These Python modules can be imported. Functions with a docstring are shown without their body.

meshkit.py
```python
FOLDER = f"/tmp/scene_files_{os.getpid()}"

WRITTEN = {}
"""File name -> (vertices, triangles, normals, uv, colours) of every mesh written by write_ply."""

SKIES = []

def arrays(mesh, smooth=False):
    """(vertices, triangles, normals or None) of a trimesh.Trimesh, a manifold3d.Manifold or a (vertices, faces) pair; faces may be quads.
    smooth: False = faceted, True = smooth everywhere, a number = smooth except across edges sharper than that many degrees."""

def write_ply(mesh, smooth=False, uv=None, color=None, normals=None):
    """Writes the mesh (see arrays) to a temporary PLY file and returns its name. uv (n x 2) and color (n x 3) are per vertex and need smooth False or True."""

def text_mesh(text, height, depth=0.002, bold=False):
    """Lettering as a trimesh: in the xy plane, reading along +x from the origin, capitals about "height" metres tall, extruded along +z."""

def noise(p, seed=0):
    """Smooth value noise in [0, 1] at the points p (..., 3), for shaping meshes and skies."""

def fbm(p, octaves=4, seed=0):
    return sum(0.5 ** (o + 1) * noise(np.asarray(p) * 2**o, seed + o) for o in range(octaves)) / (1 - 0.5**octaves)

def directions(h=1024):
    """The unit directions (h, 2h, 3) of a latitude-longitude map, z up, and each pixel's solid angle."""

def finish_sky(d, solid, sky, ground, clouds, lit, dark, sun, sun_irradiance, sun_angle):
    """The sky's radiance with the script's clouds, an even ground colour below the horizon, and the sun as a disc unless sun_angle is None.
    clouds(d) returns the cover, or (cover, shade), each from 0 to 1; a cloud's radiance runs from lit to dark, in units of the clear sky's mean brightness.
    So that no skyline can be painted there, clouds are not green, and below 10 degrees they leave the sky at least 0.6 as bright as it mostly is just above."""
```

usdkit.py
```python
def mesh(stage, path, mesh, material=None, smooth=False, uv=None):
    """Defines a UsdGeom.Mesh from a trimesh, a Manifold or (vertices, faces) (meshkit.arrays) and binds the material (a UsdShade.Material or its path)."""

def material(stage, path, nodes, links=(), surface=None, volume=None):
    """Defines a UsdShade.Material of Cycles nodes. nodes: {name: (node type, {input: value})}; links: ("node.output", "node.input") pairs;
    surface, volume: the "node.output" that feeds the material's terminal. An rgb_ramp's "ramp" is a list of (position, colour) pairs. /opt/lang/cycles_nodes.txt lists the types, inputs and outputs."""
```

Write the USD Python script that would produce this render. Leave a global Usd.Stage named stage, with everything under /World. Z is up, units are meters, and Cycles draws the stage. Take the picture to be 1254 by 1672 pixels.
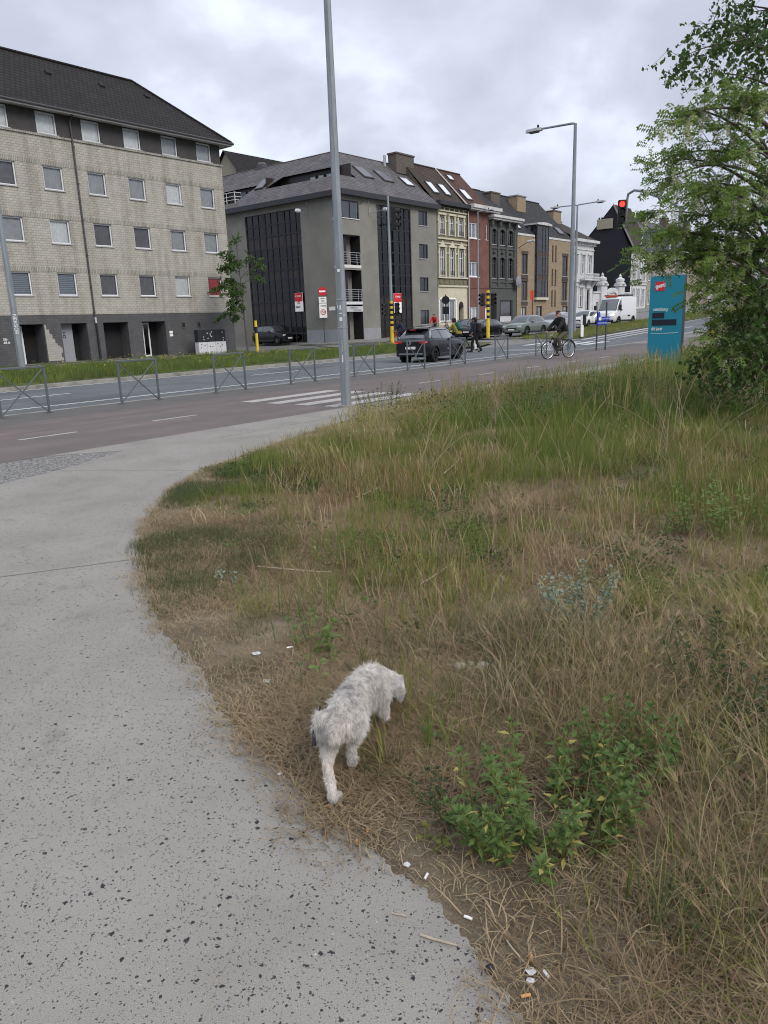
import math, random
import numpy as np, trimesh, manifold3d as m3d
from shapely.geometry import Polygon, LineString, Point
from shapely import prepare, contains_xy
import usdkit, meshkit
from pxr import Usd, UsdGeom, UsdLux, UsdShade, Sdf, Gf, Vt

stage = Usd.Stage.CreateInMemory()
UsdGeom.SetStageUpAxis(stage, 'Z'); UsdGeom.SetStageMetersPerUnit(stage, 1.0)
UsdGeom.Xform.Define(stage, '/World'); UsdGeom.Scope.Define(stage, '/World/Looks')

# ---------------------------------------------------------------- camera
FPX, PW, PH = 1220.0, 1254.0, 1672.0
EYE = np.array([0, 0, 1.6])
PITCH, ROLL = math.radians(14.156), math.radians(2.1)
_fw = np.array([0, math.cos(PITCH), -math.sin(PITCH)]); _up = np.array([0, math.sin(PITCH), math.cos(PITCH)]); _rt = np.array([1.0, 0, 0])
CR = math.cos(ROLL) * _rt - math.sin(ROLL) * _up
CU = math.sin(ROLL) * _rt + math.cos(ROLL) * _up
cam = UsdGeom.Camera.Define(stage, '/World/camera')
cam.CreateHorizontalApertureAttr(36.0); cam.CreateVerticalApertureAttr(48.0)
cam.CreateFocalLengthAttr(36.0 * FPX / PW); cam.CreateClippingRangeAttr((0.05, 20000.0))
M4 = Gf.Matrix4d(*[float(x) for r in (list(CR) + [0], list(CU) + [0], list(-_fw) + [0], list(EYE) + [1]) for x in r])
cam.AddTransformOp().Set(M4)
cam.CreateExposureAttr(0.66)

# ---------------------------------------------------------------- sky (overcast) and weak veiled sun
SUN_EL, SUN_AZ = math.radians(40), math.radians(140)      # azimuth from +y towards +x
SKY = dict(
    tc=('texture_coordinate', {}), sep=('separate_xyz', {}),
    zz=('math', {'math_type': 'maximum', 'value2': 0.0}),
    den=('math', {'math_type': 'add', 'value2': 0.50}),
    px=('math', {'math_type': 'divide'}), py=('math', {'math_type': 'divide'}),
    flat=('combine_xyz', {'z': 0.0}),
    shift=('mapping', {'location': (2.0, 3.3, 0), 'scale': (1.0, 1.0, 1.0)}),
    n1=('noise_texture', {'scale': 2.3, 'detail': 7.0, 'roughness': 0.5, 'distortion': 0.2}),
    cl=('rgb_ramp', {'ramp': [(0.0, (0.38, 0.405, 0.48)), (0.44, (0.43, 0.455, 0.535)), (0.53, (0.53, 0.56, 0.65)), (0.60, (0.68, 0.73, 0.84)), (0.72, (0.82, 0.87, 0.98))]}),
    g1=('math', {'math_type': 'multiply_add', 'value2': 1.25, 'value3': 0.95}),
    mul=('vector_math', {'math_type': 'scale'}),
    sc=('vector_math', {'math_type': 'scale', 'scale': 6.9}),
    sky=('sky_texture', {'sky_type': 'single_scattering', 'sun_disc': False, 'sun_elevation': SUN_EL, 'sun_rotation': SUN_AZ}),
    mix=('mix', {'mix_type': 'mix', 'fac': 0.93}),
    bg=('background_shader', {'strength': 0.1}))
skym = usdkit.material(stage, '/World/Looks/sky_material', SKY, [
    ('tc.generated', 'sep.vector'), ('sep.z', 'zz.value1'), ('zz.value', 'den.value1'),
    ('sep.x', 'px.value1'), ('den.value', 'px.value2'), ('sep.y', 'py.value1'), ('den.value', 'py.value2'),
    ('px.value', 'flat.x'), ('py.value', 'flat.y'), ('flat.vector', 'shift.vector'), ('shift.vector', 'n1.vector'), ('n1.fac', 'cl.fac'),
    ('zz.value', 'g1.value1'), ('cl.color', 'mul.vector1'), ('g1.value', 'mul.scale'), ('mul.vector', 'sc.vector1'),
    ('sky.color', 'mix.color1'), ('sc.vector', 'mix.color2'), ('mix.color', 'bg.color')], surface='bg.background')
dome = UsdLux.DomeLight.Define(stage, '/World/sky')
UsdShade.MaterialBindingAPI.Apply(dome.GetPrim()).Bind(skym)
dome.GetPrim().SetCustomDataByKey('kind', 'structure')
sun = UsdLux.DistantLight.Define(stage, '/World/sun')
sun.CreateIntensityAttr(0.40); sun.CreateAngleAttr(30.0); sun.CreateNormalizeAttr(True); sun.CreateColorAttr(Gf.Vec3f(1.0, 0.94, 0.86))
_d = np.array([math.cos(SUN_EL) * math.sin(SUN_AZ), math.cos(SUN_EL) * math.cos(SUN_AZ), math.sin(SUN_EL)])
_x = np.cross([0, 0, 1.0], _d); _x /= np.linalg.norm(_x); _y = np.cross(_d, _x)
sun.AddTransformOp().Set(Gf.Matrix4d(*[float(x) for r in (list(_x) + [0], list(_y) + [0], list(_d) + [0], [0, 0, 60, 1]) for x in r]))

# ---------------------------------------------------------------- helpers
AZ = math.radians(39.0)                       # the street runs at 39 degrees from +y
U = np.array([math.sin(AZ), math.cos(AZ), 0]); V = np.array([math.cos(AZ), -math.sin(AZ), 0])
RZ = 51.0                                     # rotation that takes local x along the street, local y away from it (left)
def ramp(s):                                  # the street climbs gently beyond the junction
    s = np.asarray(s, float)
    return np.where(s < 40, 0.0, np.where(s < 50, 0.033 * (s - 40) ** 2 / 20, np.where(s < 130, 0.033 * (s - 45), 0.033 * 85)))
def st(s, v, z=0.0): return U * s + V * v + np.array([0, 0, float(ramp(s)) + z])
def inv(x, y): return x * U[0] + y * U[1], x * V[0] + y * V[1]

def rot_z(a): c, s = math.cos(a), math.sin(a); return np.array([[c, -s, 0], [s, c, 0], [0, 0, 1.0]])
class MB:
    """collects shapes; build() makes them one mesh of the scene"""
    def __init__(self, R=None, t=None): self.v, self.f, self.n, self.R, self.t = [], [], 0, R, t
    def add(self, v, f):
        v = np.asarray(v, float).reshape(-1, 3)
        if self.R is not None: v = v @ np.asarray(self.R).T
        if self.t is not None: v = v + np.asarray(self.t)
        f = np.asarray(f, int)
        if f.shape[1] == 4: f = np.vstack([f[:, [0, 1, 2]], f[:, [0, 2, 3]]])
        if self.R is not None and np.linalg.det(np.asarray(self.R, float)) < 0: f = f[:, ::-1]
        self.v.append(v); self.f.append(f + self.n); self.n += len(v); return self
    def box(self, x0, x1, y0, y1, z0, z1):
        v = [(x, y, z) for z in (z0, z1) for y in (y0, y1) for x in (x0, x1)]
        return self.add(v, [(0, 2, 3, 1), (4, 5, 7, 6), (0, 1, 5, 4), (2, 6, 7, 3), (0, 4, 6, 2), (1, 3, 7, 5)])
    def cbox(self, x0, x1, y0, y1, z0, z1, c=0.01):
        """box with chamfered edges"""
        p = np.array([(x, y, z) for x in (x0, x1) for y in (y0, y1) for z in (z0, z1)]); ctr = p.mean(0); e = []
        for q in p:
            s = np.sign(ctr - q)
            for k in range(3):
                w = q + s * c; w[k] = q[k]; e.append(w)
        return self.tm(trimesh.convex.convex_hull(np.array(e)))
    def tm(self, m): return self.add(np.array(m.vertices), np.array(m.faces))
    def man(self, m): q = m.to_mesh(); return self.add(q.vert_properties[:, :3], q.tri_verts)
    def quad(self, a, b, c, d): return self.add([a, b, c, d], [(0, 1, 2, 3)])
    def tube(self, pts, r, n=8, cap=True):
        pts = np.asarray(pts, float); r = np.broadcast_to(np.asarray(r, float), len(pts)); rings = []
        t = np.gradient(pts, axis=0); t /= np.maximum(np.linalg.norm(t, axis=1, keepdims=True), 1e-9)
        ref = np.array([0, 0, 1.0]) if abs(t[0][2]) < 0.9 else np.array([1.0, 0, 0])
        for p, d, q in zip(pts, t, r):
            a = np.cross(d, ref); a /= max(np.linalg.norm(a), 1e-9); b = np.cross(d, a); ref = -np.cross(d, a) if False else ref
            w = np.arange(n) * 2 * np.pi / n
            rings.append(p + q * (np.cos(w)[:, None] * a + np.sin(w)[:, None] * b))
        v = np.vstack(rings); f = []
        for i in range(len(pts) - 1):
            for j in range(n): f.append((i * n + j, i * n + (j + 1) % n, (i + 1) * n + (j + 1) % n, (i + 1) * n + j))
        self.add(v, f)
        if cap:
            for base, rev in ((0, 1), ((len(pts) - 1) * n, 0)):
                tri = [(base, base + j, base + j + 1) if not rev else (base, base + j + 1, base + j) for j in range(1, n - 1)]
                self.f.append(np.array(tri) + self.n - len(v))
        return self
    def bar(self, p0, p1, w, h):
        p0, p1 = np.asarray(p0, float), np.asarray(p1, float); d = p1 - p0; d /= np.linalg.norm(d)
        ref = np.array([0, 0, 1.0]) if abs(d[2]) < 0.95 else np.array([1.0, 0, 0])
        a = np.cross(d, ref); a /= np.linalg.norm(a); b = np.cross(a, d)
        v = [p + i * a * w / 2 + j * b * h / 2 for p in (p0, p1) for j in (-1, 1) for i in (-1, 1)]
        return self.add(v, [(0, 2, 3, 1), (4, 5, 7, 6), (0, 1, 5, 4), (2, 6, 7, 3), (0, 4, 6, 2), (1, 3, 7, 5)])
    def prism(self, poly, y0, y1, axis='y'):
        """a 2D outline extruded: axis y: outline in (x, z); axis x: outline in (y, z); axis z: outline in (x, y)"""
        m = trimesh.creation.extrude_polygon(poly if isinstance(poly, Polygon) else Polygon(poly), y1 - y0, engine='earcut')
        v = np.array(m.vertices); a, b, c = v[:, 0], v[:, 1], v[:, 2] + y0
        v = {'y': np.stack([a, c, b], 1), 'x': np.stack([c, a, b], 1), 'z': np.stack([a, b, c], 1)}[axis]
        f = np.array(m.faces)
        if axis == 'y': f = f[:, ::-1]
        return self.add(v, f)
    def lathe(self, prof, n=16, c=(0, 0, 0), axis='z'):
        w = np.arange(n) * 2 * np.pi / n; v = []
        for r, z in prof:
            ring = np.stack([r * np.cos(w), r * np.sin(w), np.full(n, z)], 1)
            v.append(ring)
        v = np.vstack(v)
        if axis == 'y': v = v[:, [0, 2, 1]]
        if axis == 'x': v = v[:, [2, 0, 1]]
        f = [(i * n + j, i * n + (j + 1) % n, (i + 1) * n + (j + 1) % n, (i + 1) * n + j) for i in range(len(prof) - 1) for j in range(n)]
        return self.add(v + np.asarray(c), f)
    def poly(self, pts):
        return self.add(pts, [(0, i, i + 1) for i in range(1, len(pts) - 1)])
    def arrays(self): return np.vstack(self.v), np.vstack(self.f)
    def build(self, name, mat, parent=None, smooth=False): return part(name, self.arrays(), mat, parent, smooth)

taken = set()
def fresh(base, name):
    p, k = f'{base}/{name}', 0
    while p in taken: k += 1; p = f'{base}/{name}_{k:03d}'
    taken.add(p); return p
def part(name, arr, mat, parent=None, smooth=False):
    base = '/World' if parent is None else str(parent.GetPath())
    v, f = np.asarray(arr[0], float), np.asarray(arr[1], int)
    if f.shape[1] == 4: f = np.vstack([f[:, [0, 1, 2]], f[:, [0, 2, 3]]])
    used, f = np.unique(f, return_inverse=True); v = v[used]; f = f.reshape(-1, 3)
    return usdkit.mesh(stage, fresh(base, name), (v, f), MAT(mat), smooth).GetPrim()
def tag(p, label=None, category=None, group=None, kind=None):
    for k, x in (('label', label), ('category', category), ('group', group), ('kind', kind)):
        if x: p.SetCustomDataByKey(k, x)
    return p
def thing(name, label, category, loc=(0, 0, 0), rz=0.0, group=None, kind=None):
    x = UsdGeom.Xform.Define(stage, fresh('/World', name))
    x.AddTranslateOp().Set(Gf.Vec3d(*map(float, loc))); x.AddRotateZOp().Set(float(rz))
    return tag(x.GetPrim(), label, category, group, kind)
def copy_of(src, label, loc, rz, name=None, group=None):
    x = UsdGeom.Xform.Define(stage, fresh('/World', name or src.GetName().rstrip('0123456789_')))
    x.AddTranslateOp().Set(Gf.Vec3d(*map(float, loc))); x.AddRotateZOp().Set(float(rz))
    p = x.GetPrim(); p.GetReferences().AddInternalReference(src.GetPath()); p.SetInstanceable(True)
    return tag(p, label, src.GetCustomDataByKey('category'), group or src.GetCustomDataByKey('group'))
def structure(p): return tag(p, kind='structure')

# ---------------------------------------------------------------- materials
LOOKS = {}
def MAT(n): return LOOKS[n] if isinstance(n, str) else n
def mat(name, col, rough=0.7, var=0.12, scale=6.0, bump=0.0, bscale=60.0, spec=0.3, metal=0.0, coat=0.0, dirt=None, dscale=1.2, vec='pos', detail=4.0, emis=None, trans=0.0, streak=None, wear=0.0):
    col = np.array(col, float)
    N = {'g': ('geometry', {}), 'tc': ('texture_coordinate', {}), 'n': ('noise_texture', {'scale': scale, 'detail': detail, 'roughness': 0.6}),
         'r': ('rgb_ramp', {'ramp': [(0.25, tuple(np.clip(col * (1 - var), 0, 1))), (0.75, tuple(np.clip(col * (1 + var), 0, 1)))]}),
         'p': ('principled_bsdf', {'roughness': rough, 'specular_ior_level': spec, 'metallic': metal, 'coat_weight': coat})}
    src = 'g.position' if vec == 'pos' else 'tc.object'
    L = [(src, 'n.vector'), ('n.fac', 'r.fac')]
    if wear: N['wm'] = ('mapping', {'mapping_type': 'texture', 'rotation': (0, 0, math.radians(51)), 'scale': (7.0, 0.55, 1.0)}); N['wn'] = ('noise_texture', {'scale': 1.0, 'detail': 5.0, 'roughness': 0.6}); N['wr'] = ('rgb_ramp', {'ramp': [(0.35, (1 - wear,) * 3), (0.65, (1 + wear,) * 3)]}); N['wx'] = ('mix', {'mix_type': 'multiply', 'fac': 1.0}); L += [(src, 'wm.vector'), ('wm.vector', 'wn.vector'), ('wn.fac', 'wr.fac'), ('r.color', 'wx.color1'), ('wr.color', 'wx.color2')]
    out = 'wx.color' if wear else 'r.color'
    if dirt is not None:
        N['dn'] = ('noise_texture', {'scale': dscale, 'detail': 6.0, 'roughness': 0.65}); N['dr'] = ('rgb_ramp', {'ramp': [(0.42, (0, 0, 0)), (0.66, (1, 1, 1))]})
        N['dm'] = ('mix', {'mix_type': 'mix', 'color2': tuple(dirt)})
        N['da'] = ('mapping', {'scale': streak or (1, 1, 1)})
        L += [(src, 'da.vector'), ('da.vector', 'dn.vector'), ('dn.fac', 'dr.fac'), ('dr.color', 'dm.fac'), (out, 'dm.color1')]; out = 'dm.color'
    L.append((out, 'p.base_color'))
    if bump:
        N['bn'] = ('noise_texture', {'scale': bscale, 'detail': 3.0, 'roughness': 0.6}); N['b'] = ('bump', {'strength': 0.6, 'distance': bump})
        L += [(src, 'bn.vector'), ('bn.fac', 'b.height'), ('b.normal', 'p.normal')]
    if emis: N['p'][1].update(emission_color=tuple(emis[:3]), emission_strength=emis[3])
    surf = 'p.BSDF'
    if trans:
        N['t'] = ('translucent_bsdf', {}); N['mx'] = ('mix_closure', {'fac': trans}); L += [(out, 't.color'), ('p.BSDF', 'mx.closure1'), ('t.BSDF', 'mx.closure2')]; surf = 'mx.closure'
    LOOKS[name] = usdkit.material(stage, f'/World/Looks/{name}', N, L, surface=surf); return LOOKS[name]
def mat_blade(name, stops, trans=0.3, rough=0.6):
    """leaf or grass: every blade takes its own tone"""
    N = {'g': ('geometry', {}), 'o': ('object_info', {}), 'a': ('math', {'math_type': 'multiply_add', 'value2': 0.35}), 'fr': ('math', {'math_type': 'multiply', 'value2': 0.65}),
         'r': ('rgb_ramp', {'ramp': stops}), 'p': ('principled_bsdf', {'roughness': rough, 'specular_ior_level': 0.25}), 't': ('translucent_bsdf', {}), 'mx': ('mix_closure', {'fac': trans})}
    L = [('g.random_per_island', 'fr.value1'), ('o.random', 'a.value1'), ('fr.value', 'a.value3'), ('a.value', 'r.fac'), ('r.color', 'p.base_color'), ('r.color', 't.color'), ('p.BSDF', 'mx.closure1'), ('t.BSDF', 'mx.closure2')]
    LOOKS[name] = usdkit.material(stage, f'/World/Looks/{name}', N, L, surface='mx.closure')
def mat_brick(name, c1, c2, mortar, bw, bh, ms, rough=0.85, stain=None, offset=0.5, bump=0.006, stainscale=0.7):
    N = {'tc': ('texture_coordinate', {}), 'sp': ('separate_xyz', {}), 'ad': ('math', {'math_type': 'add'}), 'cb': ('combine_xyz', {'z': 0.0}),
         'br': ('brick_texture', {'color1': c1, 'color2': c2, 'mortar': mortar, 'scale': 1.0, 'mortar_size': ms, 'mortar_smooth': 0.1, 'bias': 0.0, 'brick_width': bw, 'row_height': bh, 'offset': offset}),
         'n': ('noise_texture', {'scale': 2.2, 'detail': 5.0, 'roughness': 0.65}), 'nr': ('rgb_ramp', {'ramp': [(0.3, (0.87, 0.87, 0.87)), (0.7, (1.08, 1.08, 1.07))]}),
         'm1': ('mix', {'mix_type': 'multiply', 'fac': 1.0}),
         'mp': ('mapping', {'scale': (2.2, 2.2, 0.25)}), 'sn': ('noise_texture', {'scale': stainscale, 'detail': 6.0, 'roughness': 0.6}), 'sr': ('rgb_ramp', {'ramp': [(0.45, (0, 0, 0)), (0.75, (1, 1, 1))]}),
         'm2': ('mix', {'mix_type': 'multiply', 'color2': stain or (1, 1, 1)}),
         'b': ('bump', {'strength': 0.7, 'distance': bump, 'invert': True}), 'p': ('principled_bsdf', {'roughness': rough, 'specular_ior_level': 0.2})}
    L = [('tc.object', 'sp.vector'), ('sp.x', 'ad.value1'), ('sp.y', 'ad.value2'), ('ad.value', 'cb.x'), ('sp.z', 'cb.y'), ('cb.vector', 'br.vector'), ('tc.object', 'n.vector'), ('n.fac', 'nr.fac'),
         ('br.color', 'm1.color1'), ('nr.color', 'm1.color2'), ('tc.object', 'mp.vector'), ('mp.vector', 'sn.vector'), ('sn.fac', 'sr.fac'), ('sr.color', 'm2.fac'), ('m1.color', 'm2.color1'),
         ('m2.color', 'p.base_color'), ('br.fac', 'b.height'), ('b.normal', 'p.normal')]
    LOOKS[name] = usdkit.material(stage, f'/World/Looks/{name}', N, L, surface='p.BSDF')
def mat_glass(name, tint=(0.9, 0.92, 0.93), ior=1.5, rough=0.02):
    N = {'f': ('fresnel', {'IOR': ior}), 't': ('transparent_bsdf', {'color': tint}), 'g': ('glossy_bsdf', {'color': (0.95, 0.95, 0.95), 'roughness': rough}), 'm': ('mix_closure', {})}
    LOOKS[name] = usdkit.material(stage, f'/World/Looks/{name}', N, [('f.fac', 'm.fac'), ('t.BSDF', 'm.closure1'), ('g.BSDF', 'm.closure2')], surface='m.closure')
# ================================================================ SETTING: ground, road, paths
mat('asphalt', (0.105, 0.112, 0.12), 0.85, 0.12, 3.0, bump=0.004, bscale=180, dirt=(0.08, 0.085, 0.09), dscale=0.35, wear=0.22)
mat('patch_asphalt', (0.075, 0.078, 0.082), 0.9, 0.12, 5, bump=0.004, bscale=150)
mat('old_asphalt', (0.16, 0.155, 0.15), 0.9, 0.15, 2.0, bump=0.004, bscale=150)
mat('red_asphalt', (0.128, 0.106, 0.098), 0.9, 0.14, 1.6, bump=0.004, bscale=160, dirt=(0.105, 0.093, 0.088), dscale=0.6, wear=0.16)
mat('kerb_stone', (0.27, 0.26, 0.24), 0.85, 0.15, 4, dirt=(0.14, 0.13, 0.11), dscale=2)
mat('road_paint', (0.60, 0.60, 0.58), 0.7, 0.12, 9, dirt=(0.34, 0.34, 0.33), dscale=7)
mat('worn_paint', (0.40, 0.385, 0.36), 0.8, 0.2, 9, dirt=(0.22, 0.20, 0.19), dscale=9)
mat('far_ground', (0.12, 0.12, 0.11), 0.95, 0.2, 0.2)
mat('joint_dark', (0.03, 0.03, 0.028), 0.95)
mat('side_pavement', (0.19, 0.185, 0.178), 0.9, 0.15, 2.5, dirt=(0.13, 0.12, 0.11), dscale=0.7)
# clinker pavers between the barriers and the cycle path, loose gravel
mat_brick('clinker', (0.20, 0.185, 0.175), (0.155, 0.14, 0.13), (0.10, 0.095, 0.09), 0.22, 0.11, 0.008)
N = {'g': ('geometry', {}), 'v': ('voronoi_texture', {'scale': 55.0}), 'r': ('rgb_ramp', {'ramp': [(0.0, (0.10, 0.095, 0.09)), (0.5, (0.24, 0.235, 0.22)), (1.0, (0.46, 0.45, 0.43))]}),
     'sp': ('separate_color', {}), 'd': ('rgb_ramp', {'ramp': [(0.0, (1, 1, 1)), (0.75, (0.35, 0.35, 0.35))]}), 'm': ('mix', {'mix_type': 'multiply', 'fac': 0.8}), 'b': ('bump', {'distance': 0.012, 'invert': True}), 'p': ('principled_bsdf', {'roughness': 0.9})}
LOOKS['gravel'] = usdkit.material(stage, '/World/Looks/gravel', N, [('g.position', 'v.vector'), ('v.color', 'sp.color'), ('sp.r', 'r.fac'), ('v.distance', 'd.fac'), ('r.color', 'm.color1'), ('d.color', 'm.color2'), ('m.color', 'p.base_color'), ('v.distance', 'b.height'), ('b.normal', 'p.normal')], surface='p.BSDF')
# washed concrete with dark chippings of several sizes
def washed_concrete():
    N = {'g': ('geometry', {}), 'w': ('noise_texture', {'scale': 70.0, 'detail': 1.0}), 'wa': ('vector_math', {'math_type': 'multiply_add', 'vector2': (0.016, 0.016, 0.0)}),
         'n0': ('noise_texture', {'scale': 1.3, 'detail': 6.0, 'roughness': 0.6}), 'r0': ('rgb_ramp', {'ramp': [(0.28, (0.202, 0.192, 0.172)), (0.5, (0.243, 0.232, 0.209)), (0.72, (0.268, 0.256, 0.232))]}),
         'n1': ('noise_texture', {'scale': 330.0, 'detail': 3.0}), 'r1': ('rgb_ramp', {'ramp': [(0.3, (0.62, 0.62, 0.62)), (0.7, (1.28, 1.28, 1.27))]}), 'm1': ('mix', {'mix_type': 'multiply', 'fac': 1.0}),
         'p': ('principled_bsdf', {'roughness': 0.85, 'specular_ior_level': 0.25})}
    L = [('g.position', 'w.vector'), ('w.color', 'wa.vector1'), ('g.position', 'wa.vector3'), ('g.position', 'n0.vector'), ('n0.fac', 'r0.fac'), ('g.position', 'n1.vector'), ('n1.fac', 'r1.fac'), ('r0.color', 'm1.color1'), ('r1.color', 'm1.color2')]
    out = 'm1.color'
    for k, (sc, thr, col, amt) in enumerate([(33.0, 0.27, (0.026, 0.027, 0.031), 0.50), (62.0, 0.34, (0.034, 0.034, 0.037), 0.7), (130.0, 0.42, (0.065, 0.063, 0.061), 0.9), (75.0, 0.18, (0.50, 0.49, 0.47), 0.15)]):
        a = f'k{k}'
        N.update({a + 'v': ('voronoi_texture', {'scale': sc, 'metric': 'euclidean' if k else 'manhattan', 'dimensions': '3D'}), a + 's': ('separate_color', {}),
                  a + 'c': ('math', {'math_type': 'less_than', 'value2': amt}), a + 'j': ('math', {'math_type': 'multiply', 'value2': thr * (1.5 if k == 0 else 1)}), a + 'l': ('math', {'math_type': 'subtract'}), a + 'q': ('math', {'math_type': 'multiply', 'value2': 14.0, 'use_clamp': True}),
                  a + 'm': ('math', {'math_type': 'multiply'}), a + 'x': ('mix', {'mix_type': 'mix', 'color2': col})})
        L += [('wa.vector', a + 'v.vector'), (a + 'v.color', a + 's.color'), (a + 's.r', a + 'c.value1'), (a + 's.g', a + 'j.value1'), (a + 'j.value', a + 'l.value1'), (a + 'v.distance', a + 'l.value2'), (a + 'l.value', a + 'q.value1'),
              (a + 'q.value', a + 'm.value1'), (a + 'c.value', a + 'm.value2'), (a + 'm.value', a + 'x.fac'), (out, a + 'x.color1')]
        out = a + 'x.color'
    N.update({'sn': ('noise_texture', {'scale': 3.1, 'detail': 7.0, 'roughness': 0.62}), 'sr': ('rgb_ramp', {'ramp': [(0.60, (1, 1, 1)), (0.72, (0.72, 0.71, 0.70))]}), 'sm': ('mix', {'mix_type': 'multiply', 'fac': 0.8}), 'b': ('bump', {'strength': 0.35, 'distance': 0.003})})
    L += [('g.position', 'sn.vector'), ('sn.fac', 'sr.fac'), (out, 'sm.color1'), ('sr.color', 'sm.color2'), ('sm.color', 'p.base_color'), ('n1.fac', 'b.height'), ('b.normal', 'p.normal')]
    LOOKS['washed_concrete'] = usdkit.material(stage, '/World/Looks/washed_concrete', N, L, surface='p.BSDF')
washed_concrete()
# dry soil with straw flecks
N = {'g': ('geometry', {}), 'n': ('noise_texture', {'scale': 2.2, 'detail': 8.0, 'roughness': 0.7}), 'r': ('rgb_ramp', {'ramp': [(0.3, (0.13, 0.102, 0.070)), (0.5, (0.21, 0.170, 0.118)), (0.7, (0.30, 0.250, 0.178))]}),
     'n2': ('noise_texture', {'scale': 160.0, 'detail': 4.0, 'roughness': 0.75}), 'r2': ('rgb_ramp', {'ramp': [(0.3, (0.55, 0.55, 0.55)), (0.55, (1, 1, 1)), (0.75, (1.7, 1.65, 1.55))]}), 'm': ('mix', {'mix_type': 'multiply', 'fac': 1.0}),
     'b': ('bump', {'distance': 0.02, 'strength': 0.8}), 'p': ('principled_bsdf', {'roughness': 0.95, 'specular_ior_level': 0.1})}
LOOKS['dry_soil'] = usdkit.material(stage, '/World/Looks/dry_soil', N, [('g.position', 'n.vector'), ('n.fac', 'r.fac'), ('g.position', 'n2.vector'), ('n2.fac', 'r2.fac'), ('r.color', 'm.color1'), ('r2.color', 'm.color2'), ('m.color', 'p.base_color'), ('n2.fac', 'b.height'), ('b.normal', 'p.normal')], surface='p.BSDF')
mat('verge_soil', (0.07, 0.075, 0.035), 0.95, 0.35, 2.0)

SS = np.unique(np.concatenate([[-200, -100, -60], np.arange(-40, 40, 10), np.arange(40, 52, 1.0), np.arange(55, 130, 5), [130, 160, 220, 300]]))
def strip(name, v0, v1, z, m, s0=-200, s1=300, parent=None, side=0.0):
    """a band along the street from v0 to v1; side: depth of its edges"""
    ss = np.unique(np.concatenate([[s0, s1], SS[(SS > s0) & (SS < s1)]])); mb = MB()
    f0 = v0 if callable(v0) else (lambda s: v0); f1 = v1 if callable(v1) else (lambda s: v1)
    row = lambda f, dz: np.array([st(s, f(s), z + dz) for s in ss])
    A, B = row(f0, 0), row(f1, 0); n = len(ss)
    q = [(i, n + i, n + i + 1, i + 1) for i in range(n - 1)]
    mb.add(np.vstack([A, B]), q)
    if side:
        for P, f in ((A, f0), (B, f1)): mb.add(np.vstack([P, row(f, -side)]), q)
        for k in (0, -1): mb.quad(A[k], B[k], row(f1, -side)[k], row(f0, -side)[k])
    return mb.build(name, m, parent)
def flat_poly(name, pts, z, m, parent=None, follow=False):
    pg = pts if isinstance(pts, Polygon) else Polygon(pts)
    v, f = trimesh.creation.triangulate_polygon(pg, engine='earcut')
    v = np.array(v); s = v[:, 0] * U[0] + v[:, 1] * U[1]
    zz = ramp(s) + z if follow else np.full(len(v), z)
    return part(name, (np.column_stack([v, zz]), f), m, parent)

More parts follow.
